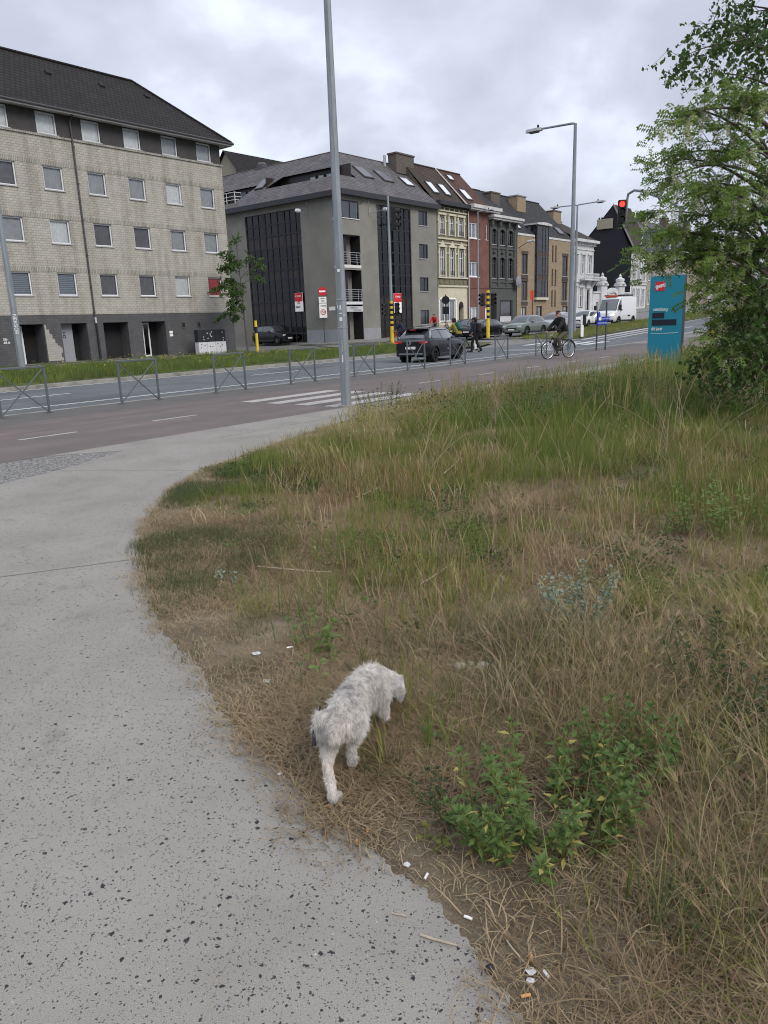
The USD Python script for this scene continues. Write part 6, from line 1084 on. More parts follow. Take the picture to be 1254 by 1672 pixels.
h0 = 141; loc = st(33.9, -22.2, -.1)
bicycle('bicycle behind the black crossover, ridden by the person in mustard', loc, h0, 'bike_black', bag=False); person('person in mustard jacket with teal backpack cycling across the road', loc, h0, RIDE, 'cloth_mustard', 'cloth_black', bag='bag_teal')
person('pedestrian all in black with a backpack walking across the road', st(35.6, -22.0, -.1), RZ + 95, walk(), 'cloth_black', 'cloth_black', bag='cloth_black', scale=1.03)
person('person in white trousers walking behind the pedestrian in black', st(38.0, -23.6, -.1), RZ + 80, walk(-1), 'cloth_navy', 'cloth_white', scale=1.03)
h0 = 160; loc = st(46.8, -35.6)
bicycle('orange red bicycle by the left traffic light mast', loc, h0, 'bike_red', bag=False); person('cyclist in navy on an orange red bicycle', loc, h0, RIDE, 'cloth_navy', 'cloth_navy', scale=.97)
h0 = RZ + 200; loc = st(57.5, -39.9)
bicycle('bicycle of the rider in the red jacket', loc, h0, 'bike_black', bag=False); person('rider in bright red jacket above the roof of the black crossover', loc, h0, RIDE, 'cloth_red', 'cloth_black')
pb = bicycle('bicycle parked before the cream house, leftmost of the row', st(60.5, -40.6), 70, 'bike_black', bag=False, group='bicycles parked before the cream house')
for k, (ds, dh, nm) in enumerate(((1.2, 5, 'second from left of the row'), (2.4, -4, 'third from left of the row'), (3.6, 8, 'fourth from left of the row'), (4.7, 0, 'rightmost of the row'))): copy_of(pb, 'bicycle parked before the cream house, ' + nm, st(60.5 + ds, -40.6), 70 + dh, 'bicycle')
# ================================================================ VEGETATION
mat_blade('straw', [(0.0, (0.22, 0.165, 0.095)), (0.35, (0.38, 0.295, 0.18)), (0.7, (0.54, 0.44, 0.285)), (1.0, (0.68, 0.58, 0.41))], .2, .8)
mat_blade('straw_brown', [(0.0, (0.15, 0.103, 0.056)), (0.4, (0.31, 0.232, 0.138)), (0.85, (0.46, 0.37, 0.24)), (1.0, (0.66, 0.56, 0.39))], .2, .8)
mat_blade('rust_stem', [(0.0, (0.19, 0.10, 0.05)), (0.5, (0.30, 0.19, 0.10)), (1.0, (0.42, 0.31, 0.18))], .25, .7)
mat_blade('olive_grass', [(0.0, (0.115, 0.135, 0.028)), (0.4, (0.23, 0.24, 0.060)), (0.75, (0.36, 0.33, 0.12)), (1.0, (0.54, 0.45, 0.23))], .35)
mat_blade('green_grass', [(0.0, (0.075, 0.120, 0.022)), (0.5, (0.155, 0.225, 0.045)), (0.85, (0.235, 0.29, 0.08)), (1.0, (0.40, 0.37, 0.17))], .4)
mat_blade('turf_green', [(0.0, (0.060, 0.080, 0.030)), (0.6, (0.112, 0.130, 0.050)), (1.0, (0.23, 0.20, 0.10))], .3)
mat_blade('pale_stalk', [(0.0, (0.26, 0.215, 0.13)), (1.0, (0.48, 0.42, 0.29))], .2, .7)
mat_blade('yellow_dry', [(0.0, (0.20, 0.18, 0.065)), (0.5, (0.36, 0.30, 0.135)), (1.0, (0.50, 0.42, 0.235))], .3, .7)
mat_blade('weed_leaf', [(0.0, (0.080, 0.130, 0.034)), (0.5, (0.145, 0.215, 0.056)), (0.9, (0.21, 0.285, 0.088)), (1.0, (0.31, 0.34, 0.12))], .3, .5)
mat_blade('yellow_leaf', [(0.0, (0.30, 0.27, 0.07)), (0.6, (0.46, 0.40, 0.14)), (1.0, (0.60, 0.52, 0.26))], .3)
mat_blade('silver_leaf', [(0.0, (0.20, 0.25, 0.19)), (1.0, (0.42, 0.47, 0.40))], .25)
mat_blade('dark_weed', [(0.0, (0.034, 0.058, 0.022)), (0.6, (0.066, 0.100, 0.036)), (1.0, (0.12, 0.16, 0.06))], .3)
mat_blade('robinia_leaf', [(0.0, (0.085, 0.145, 0.026)), (0.5, (0.17, 0.255, 0.05)), (1.0, (0.29, 0.36, 0.10))], .45, .5)
mat_blade('blossom', [(0.0, (0.42, 0.45, 0.26)), (0.6, (0.60, 0.61, 0.42)), (1.0, (0.76, 0.76, 0.60))], .35)
mat_blade('birch_leaf', [(0.0, (0.045, 0.085, 0.024)), (0.6, (0.095, 0.160, 0.042)), (1.0, (0.17, 0.24, 0.08))], .4, .45)
mat_blade('sapling_leaf', [(0.0, (0.05, 0.09, 0.024)), (0.6, (0.10, 0.17, 0.045)), (1.0, (0.18, 0.24, 0.085))], .4, .5)
mat('bark', (0.085, 0.072, 0.06), 0.9, 0.3, 12, bump=0.01, bscale=40); mat('twig_bark', (0.085, 0.065, 0.045), 0.9, 0.2, 30); mat('dry_stick', (0.34, 0.29, 0.22), 0.85, 0.2, 20)
mat_blade('yellow_petal', [(0.0, (0.55, 0.42, 0.02)), (1.0, (0.7, 0.6, 0.05))], .2)

def blades(rng, n, h, spread, w, lean=.35, curl=.5, flat=False, head=None, seg=4):
    """grass blades as narrow curved strips: (vertices, faces)"""
    vs, fs, k = [], [], 0
    for _ in range(n):
        L = rng.uniform(*h); a = rng.uniform(0, 2 * math.pi); r = spread * math.sqrt(rng.random()); b = rng.uniform(0, 2 * math.pi); p = np.array([r * math.cos(b), r * math.sin(b), -.01])
        d = np.array([math.cos(a), math.sin(a), 0]); sd = np.array([-d[1], d[0], 0]); th = rng.uniform(.02, lean) if not flat else rng.uniform(1.1, 1.6); cu = rng.uniform(.3, 1) * curl; ww = w * rng.uniform(.7, 1.2)
        bend = rng.normal(0, .25)
        pts = []
        for i in range(seg + 1):
            pts.append(p.copy()); t = th + cu * (i / seg) ** 1.5; p = p + L / seg * (math.sin(t) * (d * math.cos(bend * i) + sd * math.sin(bend * i)) + np.array([0, 0, math.cos(t)]))
            if p[2] < .004: p[2] = .004 + .012 * rng.random()
        for i, q in enumerate(pts):
            x = ww * (1 - .8 * (i / seg) ** 2) / 2
            if head and i >= seg - 1: x = head * (1.0 if i == seg - 1 else .35) / 2
            vs += [q - sd * x, q + sd * x]
        fs += [(k + 2 * i, k + 2 * i + 1, k + 2 * i + 3, k + 2 * i + 2) for i in range(seg)]; k += 2 * (seg + 1)
    return np.array(vs), np.array(fs)
def instancer(name, protos, pos, idx, rot, scl, label=None, parent=None, cat=None, stuff=True, quats=None):
    """protos: list of (vertices, faces, material)"""
    base = '/World' if parent is None else str(parent.GetPath()); path = fresh(base, name); pi = UsdGeom.PointInstancer.Define(stage, path); rel = pi.CreatePrototypesRel()
    for k, (v, f, m) in enumerate(protos):
        q = f'{path}/tuft_{k:03d}' if k else f'{path}/tuft'; usdkit.mesh(stage, q, (v, f), MAT(m)); rel.AddTarget(q)
    n = len(pos); pi.CreateProtoIndicesAttr(Vt.IntArray.FromNumpy(np.asarray(idx, np.int32))); pi.CreatePositionsAttr(Vt.Vec3fArray.FromNumpy(np.asarray(pos, np.float32)))
    if quats is None: quats = np.stack([np.cos(rot / 2), np.zeros(n), np.zeros(n), np.sin(rot / 2)], 1)
    pi.CreateOrientationsAttr(Vt.QuathArray([Gf.Quath(float(q[0]), float(q[1]), float(q[2]), float(q[3])) for q in quats]))
    s = np.asarray(scl, np.float32); s = np.repeat(s[:, None], 3, 1) if s.ndim == 1 else s; pi.CreateScalesAttr(Vt.Vec3fArray.FromNumpy(s))
    p = pi.GetPrim()
    if stuff: tag(p, label, cat, None, 'stuff')
    return p
KEEP = [(.99, 3.62, .24), (1.29, 3.58, .22), (-.36, 4.85, .16), (.0, 5.0, .14), (-.40, 3.46, .14), (.38, 3.17, .2), (.45, 2.05, .28), (.8, 2.27, .22), (-.12, 2.55, .22), (1.36, 3.28, .1), (.1, 2.38, .1)]
def clear(x, y, k=1.0):
    o = np.ones(np.shape(x))
    for a, b_, r_ in KEEP: o = o * (1 - k * np.exp(-(((x - a) ** 2 + (y - b_ + .35 * r_) ** 2) / (r_ * 1.15) ** 2) ** 2))
    return o
def sample(rng, n, y0, y1, dens, dmin=.0, xmax=.60, xoff=.9, tall=True):
    """points on the waste ground thinned by a density function of (x, y, d)"""
    y = np.sqrt(rng.uniform(y0 ** 2, y1 ** 2, n)); x = rng.uniform(-2.4, xmax * y1 + xoff, n); k = (x < xmax * y + xoff) & (x > -.55 * y - .3); x, y = x[k], y[k]
    d = edge_dist(x, y); k = d > dmin; x, y, d = x[k], y[k], d[k]; k = rng.random(len(x)) < dens(x, y, d) * (clear(x, y, .92) if tall else 1); return x[k], y[k]
sm = lambda t, a, b: np.clip((t - a) / (b - a), 0, 1) ** 2 * (3 - 2 * np.clip((t - a) / (b - a), 0, 1))
nz = lambda x, y, f, s: meshkit.fbm(np.stack([x * f, y * f, np.zeros_like(x)], -1), 3, s)
def scatter(name, label, rng, protos, x, y, smin=.8, smax=1.25, cat='grass', dz=0.0):
    z = field_z(x, y) + dz; instancer(name, protos, np.column_stack([x, y, z]), rng.integers(0, len(protos), len(x)), rng.uniform(0, 6.28, len(x)), rng.uniform(smin, smax, len(x)), label, cat=cat); return len(x)
counts = {}
r = np.random.default_rng(11)
# matted dead grass
pr = [(*blades(r, 100, (.03, .12), .18, .0031, flat=True, curl=.25, seg=3), m) for m in ('straw', 'straw_brown', 'straw', 'straw_brown')]
xs_, ys_ = [], []
for n, a, b_, f in ((5200, .9, 3.2, 1.0), (7000, 3.2, 6.5, .75), (7000, 6.5, 12, .5)):
    x, y = sample(r, n, a, b_, lambda x, y, d: f * np.clip(.10 + d * 1.6, 0, 1) * (.12 + .88 * sm(nz(x, y, 1.6, 4),   .36, .58)), .01, tall=False); xs_.append(x); ys_.append(y)
counts['thatch'] = scatter('dead_grass', 'matted brown dead grass covering the waste ground', r, pr, np.concatenate(xs_), np.concatenate(ys_), .8, 1.3)
# loose chips of straw along the path edge
pr = [(*blades(r, 14, (.012, .05), .07, .0032, flat=True, curl=.05, seg=2), m) for m in ('straw', 'straw', 'pale_stalk')]
x, y = sample(r, 60000, .9, 9, lambda x, y, d: .55 * np.exp(-np.maximum(d, 0) / .16) + .04, -.05); counts['chips'] = scatter('straw_chips', 'chopped straw and crumbs strewn along the path edge', r, pr, x, y, dz=.004)
# fallen long grass in arcs
pr = [(*blades(r, 40, (.14, .40), .20, .0036, lean=1.4, curl=1.9, seg=5), m) for m in ('straw', 'straw_brown', 'olive_grass', 'straw', 'turf_green')]; pr2 = [(*blades(r, 30, (.12, .32), .20, .0062, lean=1.45, curl=1.9, seg=4), m) for m in ('straw', 'straw_brown', 'olive_grass', 'straw', 'straw_brown')]
def dens_arc(x, y, d): return np.clip(d - .25, 0, 1) ** .6 * (.18 + .9 * sm(x, .2, 1.0) * sm(y, 9, 3.4)) * (.12 + 1.2 * sm(nz(x, y, 1.3, 9), .42, .58)) * (1 - .55 * np.exp(-((x + .1) ** 2 / .09 + (y - 2.6) ** 2 / .12)))
x, y = sample(r, 2300, .95, 3.6, lambda x, y, d: .8 * dens_arc(x, y, d), .3); x2, y2 = sample(r, 3000, 3.6, 9.0, lambda x, y, d: .7 * dens_arc(x, y, d), .3)
counts['arcs'] = scatter('fallen_grass', 'long dry grass lodged over in tangled arcs in the foreground', r, pr, x, y, .55, 1.1); scatter('fallen_grass', 'matted fallen dry grass across the middle of the waste ground', r, pr2, x2, y2, .55, 1.1)
# upright rusty stems
pr = [(*blades(r, 22, (.08, .28), .22, .0034, lean=.45, curl=.5, head=.006, seg=3), m) for m in ('rust_stem', 'straw', 'straw_brown', 'yellow_dry', 'olive_grass')]
x, y = sample(r, 5200, 2.6, 10.5, lambda x, y, d: .42 * sm(d, .7, 1.6) * sm(y, 2.7, 4.2) * (1 - .75 * sm(y, 8.0, 10.0)) * (.08 + 1.1 * sm(nz(x, y, .9, 21), .45, .58)), .3); counts['rust'] = scatter('rusty_stems', 'thin upright rust brown dry stems in the middle of the waste ground', r, pr, x, y, .6, 1.15)
# olive grass
pr = [(*blades(r, 32, (.09, .30), .21, .0048, lean=.5, curl=.7, seg=4), m) for m in ('olive_grass', 'olive_grass', 'green_grass')]
x, y = sample(r, 7500, 2.2, 12, lambda x, y, d: .75 * sm(d, .25, 1.0) * (.12 + .85 * sm(x - .10 * y, .1, 1.3) * sm(y, 4.0, 6.5) + .65 * sm(y, 6.8, 9.0)) * (.08 + 1.2 * sm(nz(x, y, 1.1, 33), .44, .57)), .15); counts['olive'] = scatter('olive_grass', 'yellowish green grass thinning towards the front', r, pr, x, y, .6, 1.2)
# short turf on the tip beside the path
pr = [(*blades(r, 80, (.03, .085), .14, .0030, lean=1.0, curl=.8, seg=3), 'turf_green') for _ in range(3)]
x, y = sample(r, 15000, 1.2, 10, lambda x, y, d: np.clip(1.5 * sm(d, .02, .12) * sm(x, -.55, -1.0) * sm(y, 3.9, 5.0) * sm(y, 9.2, 7.4) * sm(nz(x, y * 2.2, 1.4, 41), .44, .56), 0, 1) + .05 * sm(nz(x, y, 1.5, 44), .52, .6), .0, xmax=.35); counts['turf'] = scatter('short_turf', 'short dark green turf on the rounded tip beside the path', r, pr, x, y, .7, 1.2)
# tall green grass at the back
pr = [(*blades(r, 42, (.30, .68), .28, .0085, lean=.32, curl=.8, seg=4), 'green_grass') for _ in range(3)] + [(*blades(r, 38, (.28, .66), .28, .0075, lean=.3, curl=.55, seg=4), 'olive_grass'), (*blades(r, 16, (.45, .8), .28, .0045, lean=.25, curl=.3, head=.014, seg=4), 'yellow_dry')]
x, y = sample(r, 8500, 7.5, 33, lambda x, y, d: sm(d, .9, 2.3) * sm(y - .05 * x, 8.3, 11.0) * (.35 + .65 * sm(nz(x, y, .6, 55), .36, .52)) * np.clip(1.25 - y / 40, .3, 1), .4, xoff=2.0); counts['tall'] = scatter('tall_grass', 'tall rank green grass at the back of the waste ground', r, pr, x, y, .62, 1.08)
# leafy undergrowth (vetch and other small leaves) in the tall grass
def leafy(rng, n, h, spread, leaf):
    vs, fs = [], []
    for _ in range(n):
        a, rr = rng.uniform(0, 6.28), spread * math.sqrt(rng.random()); c = np.array([rr * math.cos(a), rr * math.sin(a), rng.uniform(*h)]); d = rng.normal(size=3); d[2] = abs(d[2]) * .4; d /= np.linalg.norm(d); s_ = np.cross(d, rng.normal(size=3)); s_ /= np.linalg.norm(s_); l = leaf * rng.uniform(.7, 1.3); k = len(vs)
        vs += [c, c + d * l * .5 + s_ * l * .3, c + d * l, c + d * l * .5 - s_ * l * .3]; fs.append((k, k + 1, k + 2, k + 3))
    return np.array(vs), np.array(fs)
pr = [(*leafy(r, 46, (.04, .5), .16, .035), m) for m in ('dark_weed', 'weed_leaf')]
x, y = sample(r, 7000, 7.5, 26, lambda x, y, d: .7 * sm(d, .8, 1.8) * sm(y, 8, 10) * sm(nz(x, y, .8, 61), .47, .6), .3); counts['vetch'] = scatter('leafy_undergrowth', 'dark small leaved undergrowth woven through the tall grass', r, pr, x, y, .6, 1.1, 'undergrowth')
# straw coloured grass round the lamp post
pr = [(*blades(r, 26, (.14, .40), .22, .0050, lean=.5, curl=.8, head=.011, seg=4), m) for m in ('yellow_dry', 'straw', 'yellow_dry')]
x, y = sample(r, 3600, 6.6, 17, lambda x, y, d: .85 * sm(d, .12, .7) * np.clip(np.exp(-(np.maximum(d - 1.0, 0) / 1.3) ** 2) * sm(y, 7.6, 9.6) + .12, 0, 1) * (.3 + .7 * sm(nz(x, y, .9, 71), .38, .55)), .1); counts['yellow'] = scatter('dry_grass', 'straw yellow seeding grass along the bend of the path', r, pr, x, y, .6, 1.1)
# wild barley at the lower right
def barley(rng, n):
    v, f = blades(rng, n, (.24, .42), .08, .0024, lean=.6, curl=1.0, seg=5); vs, fs = [v], [f]; k = len(v)
    for b in range(n):
        tip, prev = v[b * 12 + 10:b * 12 + 12].mean(0), v[b * 12 + 8:b * 12 + 10].mean(0); d = tip - prev; d /= max(np.linalg.norm(d), 1e-6); s_ = np.cross(d, [0, 0, 1.0]); s_ /= max(np.linalg.norm(s_), 1e-6); u_ = np.cross(s_, d); q, g = [], []
        for i in range(9):
            c = tip + d * (.004 * i); w_ = (s_ if i % 2 else -s_) * .6 + u_ * rng.normal(0, .4); e = c + (d * .9 + w_ * .45) * rng.uniform(.03, .05); pz = np.cross(e - c, rng.normal(size=3)); pz = pz / np.linalg.norm(pz) * .0014
            g.append((k + len(q), k + len(q) + 1, k + len(q) + 2, k + len(q) + 2)); q += [c - pz, c + pz, e]
        vs.append(np.array(q)); fs.append(np.array(g)); k += len(q)
    f = np.vstack(fs); v = np.vstack(vs); t = np.vstack([f[:, [0, 1, 2]], f[:, [0, 2, 3]][f[:, 2] != f[:, 3]]]); return v, t
pr = [(*barley(r, 12), m) for m in ('straw', 'yellow_dry', 'straw_brown')]
x, y = sample(r, 1900, 1.1, 4.2, lambda x, y, d: .75 * sm(x, .45, 1.0) * sm(y, 3.6, 2.4) * (.3 + .7 * sm(nz(x, y, 2, 81), .4, .55)), .2); counts['barley'] = scatter('wild_barley', 'bristly wild barley bending over at the lower right', r, pr, x, y, .7, 1.1)
# single pale dead stalks
dead = MB()
for k in range(110):
    y = r.uniform(6.5, 16); x = r.uniform(.0, .5 * y); d = float(edge_dist(np.array([x]), np.array([y]))[0])
    if d < .5: continue
    L_, a, th = r.uniform(.6, 1.15), r.uniform(0, 6.28), r.uniform(.1, .75); z0 = float(field_z(np.array([x]), np.array([y]))[0]); p, q = np.array([x, y, z0 - .02]), []
    for i in range(6): q.append(p); t_ = th + i * .12; p = p + L_ / 5 * np.array([math.sin(t_) * math.cos(a), math.sin(t_) * math.sin(a), math.cos(t_)])
    dead.tube(q, np.linspace(.0042, .0018, 6), 4)
    for i in (2, 3, 4): 
        b_ = r.uniform(0, 6.28); dead.tube([q[i], q[i] + np.array([math.cos(b_) * .08, math.sin(b_) * .08, .14])], .0014, 3)
tag(dead.build('dead_stalks', 'pale_stalk'), 'pale bleached dead stalks leaning in the tall grass', 'stalks', kind='stuff')
# low weeds and fresh shoots in patches
pr = [(*leafy(r, 40, (.0, .07), .14, .026), m) for m in ('weed_leaf', 'dark_weed', 'turf_green')]
x, y = sample(r, 6000, 1.6, 9.5, lambda x, y, d: .8 * sm(d, .12, .5) * sm(nz(x, y, 1.7, 141), .54, .66), .1); scatter('low_weeds', 'patches of low small leaved weeds creeping through the dead grass', r, pr, x, y, .5, 1.2, 'weeds')
pr = [(*blades(r, 26, (.05, .18), .14, .0042, lean=.6, curl=.8, seg=3), m) for m in ('green_grass', 'olive_grass')]
x, y = sample(r, 7000, 1.6, 9.5, lambda x, y, d: .7 * sm(d, .1, .5) * sm(nz(x, y, 1.4, 151), .53, .66), .1); scatter('fresh_grass', 'patches of fresh short green grass among the dead grass', r, pr, x, y, .6, 1.2)
# far verges
pr = [(*blades(r, 64, (.16, .46), .5, .013, lean=.4, curl=.7, seg=3), m) for m in ('green_grass', 'green_grass', 'olive_grass', 'turf_green')]
s_ = r.uniform(2, 47, 3600); v_ = r.uniform(-37.1, -25.5, 3600); k = (v_ > [vb(q) for q in s_]) & (r.random(3600) < .95) & ~((s_ > 36.5) & (v_ > -25.3 - (s_ - 36.5) * .2)) & ~((s_ > 42) & (v_ > -30 + (s_ - 47) * .9)); s_, v_ = s_[k], v_[k]
P = s_[:, None] * U + v_[:, None] * V; P[:, 2] = ramp(s_); sc = r.uniform(.35, 1.0, len(s_)) * (.75 + .5 * nz(s_, v_, .3, 91)) * np.where(v_ > -26, .5, 1); instancer('verge_grass', pr, P, r.integers(0, 4, len(s_)), r.uniform(0, 6.28, len(s_)), sc, 'unmown green grass on the verge before the apartment block', cat='grass')
n = 200; s_ = np.where(r.random(n) < .6, r.normal(22, 3.0, n), r.uniform(8, 40, n)); v_ = r.uniform(-36.5, -27, n); P = s_[:, None] * U + v_[:, None] * V; P[:, 2] = r.uniform(.18, .48, n); fl = [(*leafy(r, 7, (0, .05), .04, .035), 'yellow_petal')]
instancer('buttercups', fl, P, np.zeros(n, int), r.uniform(0, 6, n), r.uniform(.6, 1.2, n), 'yellow flowers dotted over the far verge', cat='flowers')
s_ = r.uniform(49, 125, 4200); v_ = r.uniform(-27.2, -22.1, 4200); k = v_ < np.interp(s_, [49, 52, 120], [-23.0, -22.6, -22.1]); s_, v_ = s_[k], v_[k]; P = s_[:, None] * U + v_[:, None] * V; P[:, 2] = ramp(s_) + .01
pr = [(*blades(r, 22, (.14, .34), .24, .014, lean=.4, curl=.7, seg=3), m) for m in ('olive_grass', 'green_grass', 'yellow_dry')]
instancer('strip_grass', pr, P, r.integers(0, 3, len(s_)), r.uniform(0, 6.28, len(s_)), r.uniform(.5, 1.1, len(s_)), 'rough grass on the strip beside the parked cars and van', cat='grass')

# ---- single plants
def gz(x, y): return float(field_z(np.array([x]), np.array([y]))[0])
def leaf_quad(mb, c, d, up_, L_, w, fold=.25):
    d = d / np.linalg.norm(d); s_ = np.cross(d, up_); s_ /= max(np.linalg.norm(s_), 1e-6); n_ = np.cross(s_, d)
    mb.add([c, c + d * L_ * .45 + s_ * w + n_ * fold * w, c + d * L_ - n_ * L_ * .1, c + d * L_ * .45 - s_ * w + n_ * fold * w, c + d * L_ * .5], [(0, 1, 4), (1, 2, 4), (2, 3, 4), (3, 0, 4)])
def weed(name, label, x, y, n, h, spread, leaf, lw, per, mats, cat='plant', whorl=True, lean=.35, seed=0, tip=3):
    rng = np.random.default_rng(seed + 900); t = thing(name, label, cat, (x, y, gz(x, y)), 0); st_ = MB(); L_ = {m: MB() for m in mats}
    for _ in range(n):
        a, rr = rng.uniform(0, 6.28), spread * math.sqrt(rng.random()); b = np.array([rr * math.cos(a), rr * math.sin(a), -.02]); H = rng.uniform(*h); ln = rng.uniform(.05, lean); dirv = np.array([math.cos(a) * ln, math.sin(a) * ln, 1.0]); dirv /= np.linalg.norm(dirv)
        q = [b + dirv * H * k / 4 + np.array([math.cos(a), math.sin(a), 0]) * .03 * (k / 4) ** 2 for k in range(5)]; st_.tube(q, np.linspace(.003, .0016, 5), 4)
        N_ = max(4, int(per * H)); ga = rng.uniform(0, 6.28)
        for k in range(N_):
            f_ = (k + .6) / N_; f_ = .15 + .85 * f_; p = b + (q[-1] - b) * f_; ga += 2.4; el = rng.uniform(-.25, .75) if whorl else rng.uniform(-.2, .8)
            d = np.array([math.cos(ga) * math.cos(el), math.sin(ga) * math.cos(el), math.sin(el)]); m = mats[0] if len(mats) == 1 or rng.random() > (.07 if f_ > .35 else .30) else mats[1 + rng.integers(0, len(mats) - 1)]
            leaf_quad(L_[m], p + d * .006, d, np.array([0, 0, 1.0]) + .3 * rng.normal(size=3), leaf * rng.uniform(.7, 1.2) * (1.1 - .35 * f_), lw * rng.uniform(.8, 1.2))
        for k in range(tip): 
            ga += 2.4; d = np.array([math.cos(ga) * .5, math.sin(ga) * .5, .85]); leaf_quad(L_[mats[0]], q[-1], d, np.array([0, 0, 1.0]) + .2 * rng.normal(size=3), leaf * .6, lw * .7)
    st_.build('stems', 'olive_grass', t)
    for m, mb in L_.items():
        if mb.n: tag(mb.build('leaves', m, t), kind='stuff')
    return t
weed('leafy_weed', 'large bright green leafy weed with yellow leaves near the path, left of its slimmer neighbour', .45, 2.05, 56, (.10, .27), .23, .048, .0080, 120, ('weed_leaf', 'yellow_leaf'), seed=1, lean=.5, tip=6)
weed('leafy_weed', 'small dark weed at the left foot of the large leafy weed', .18, 2.12, 7, (.07, .16), .09, .030, .006, 110, ('dark_weed',), seed=14, lean=.6, tip=6)
weed('leafy_weed', 'slimmer upright green weed right of the large yellow leaved weed', .80, 2.27, 20, (.12, .26), .12, .044, .0080, 110, ('weed_leaf',), seed=2, lean=.35, tip=6)
weed('leafy_weed', 'dark weed with dissected leaves low at the right edge', 1.42, 2.75, 34, (.14, .32), .26, .045, .008, 75, ('dark_weed',), seed=3)
weed('leafy_weed', 'fine leaved green weed with reddish foot left of the middle of the waste ground', -.36, 4.85, 10, (.14, .30), .12, .024, .006, 110, ('weed_leaf', 'yellow_leaf'), seed=4)
weed('leafy_weed', 'slim pale green weed just right of the fine leaved one', .00, 5.0, 7, (.12, .32), .08, .022, .006, 110, ('weed_leaf',), seed=5)
weed('leafy_weed', 'broad leaved low weed above the back of the dog', -.40, 3.46, 7, (.08, .2), .09, .06, .011, 60, ('weed_leaf',), seed=6, whorl=False)
weed('leafy_weed', 'tiny dark weed just behind the head of the dog', .12, 3.62, 4, (.06, .12), .05, .04, .009, 80, ('dark_weed',), seed=7, whorl=False)
weed('silver_plant', 'silver grey leaved plant beside the pale grass tussock', 0.98, 3.62, 22, (.15, .31), .13, .033, .0100, 120, ('silver_leaf',), seed=8)
weed('silver_plant', 'small silver leaved plant below the grass tussock', 1.36, 3.28, 4, (.07, .14), .05, .03, .009, 90, ('silver_leaf',), seed=18)
weed('leafy_weed', 'clump of tall green mugwort at the right edge of the photo', 2.45, 5.15, 22, (.22, .42), .36, .06, .010, 60, ('weed_leaf',), seed=9)
weed('leafy_weed', 'green mugwort plant left of the tall clump at the right edge', 1.95, 5.1, 9, (.16, .34), .16, .055, .009, 60, ('weed_leaf',), seed=10)
weed('leafy_weed', 'small silvery green weed in the turf by the path', -1.02, 4.55, 4, (.05, .1), .07, .035, .009, 110, ('silver_leaf',), seed=11, whorl=False)
weed('leafy_weed', 'yellow green bushy weed in the dry grass right of the lamp post foot', .55, 10.6, 14, (.3, .55), .28, .04, .010, 60, ('olive_grass', 'yellow_leaf'), seed=12)
weed('leafy_weed', 'dark bushy weed at the foot of the near lamp post', -.02, 13.6, 24, (.3, .62), .35, .045, .012, 60, ('dark_weed', 'weed_leaf'), seed=13)
weed('leafy_weed', 'grey green weed sprawling in the middle ground', .85, 5.55, 9, (.08, .2), .2, .05, .006, 70, ('turf_green',), seed=15, lean=1.2)
weed('leafy_weed', 'small green weed between the fine leaved weed and the dog', .30, 4.05, 5, (.06, .14), .08, .03, .007, 90, ('weed_leaf',), seed=16)
weed('leafy_weed', 'low yellowish plant beside the chippings at the path edge', .08, 1.98, 3, (.04, .09), .04, .03, .009, 110, ('olive_grass',), seed=17, whorl=False)
def tussock(label, x, y, n, h, spread, m, w=.005, curl=1.7, seed=0):
    rng = np.random.default_rng(seed + 500); t = thing('grass_tussock', label, 'grass tussock', (x, y, gz(x, y)), 0); v, f = blades(rng, n, h, spread, w, lean=.8, curl=curl, seg=6); tag(part('blades', (v, f), m, t), kind='stuff'); v, f = blades(rng, n // 3, h, spread, w, lean=.9, curl=curl, seg=6); tag(part('blades', (v, f), 'yellow_dry', t), kind='stuff')
tussock('pale green arching grass tussock right of the silver plant', 1.28, 3.60, 170, (.18, .40), .10, 'olive_grass', seed=1)
tussock('coarse grass tussock with pale bent leaves at the right edge', 1.78, 3.35, 150, (.2, .45), .14, 'olive_grass', seed=2, w=.006)
tussock('dark green tuft in the middle of the waste ground', 1.12, 5.35, 110, (.12, .28), .09, 'green_grass', seed=3)
tussock('green tuft between the dog and the white cigarette', -.04, 2.42, 90, (.06, .16), .09, 'turf_green', seed=4, w=.0026, curl=.8)
tussock('straggling grey green grass at the lower right corner', .78, 1.62, 120, (.16, .36), .16, 'turf_green', seed=5, w=.003)
tussock('tuft of grass beside the fine leaved weed', -.75, 4.0, 90, (.07, .2), .14, 'olive_grass', seed=6, w=.003)
# wide upright green blades
for k, (x, y, h_, lab) in enumerate(((.13, 2.52, .16, 'bright green broad grass blade right of the dog'), (-.05, 2.5, .12, 'bright green grass blade against the flank of the dog'), (.02, 2.9, .10, 'green grass blades under the nose of the dog'), (.62, 1.72, .18, 'upright green blade at the lower right'), (.82, 1.85, .2, 'tall green blade right of the slim weed'), (-.13, 3.32, .1, 'lone green blade behind the dog'))):
    rng = np.random.default_rng(k + 40); t = thing('grass_sprig', lab, 'grass sprig', (x, y, gz(x, y)), 0); v, f = blades(rng, 4, (h_ * .7, h_ * 1.1), .015, .009, lean=.25, curl=.25, seg=4); part('sprig', (v, f), 'olive_grass' if k % 2 else 'green_grass', t)

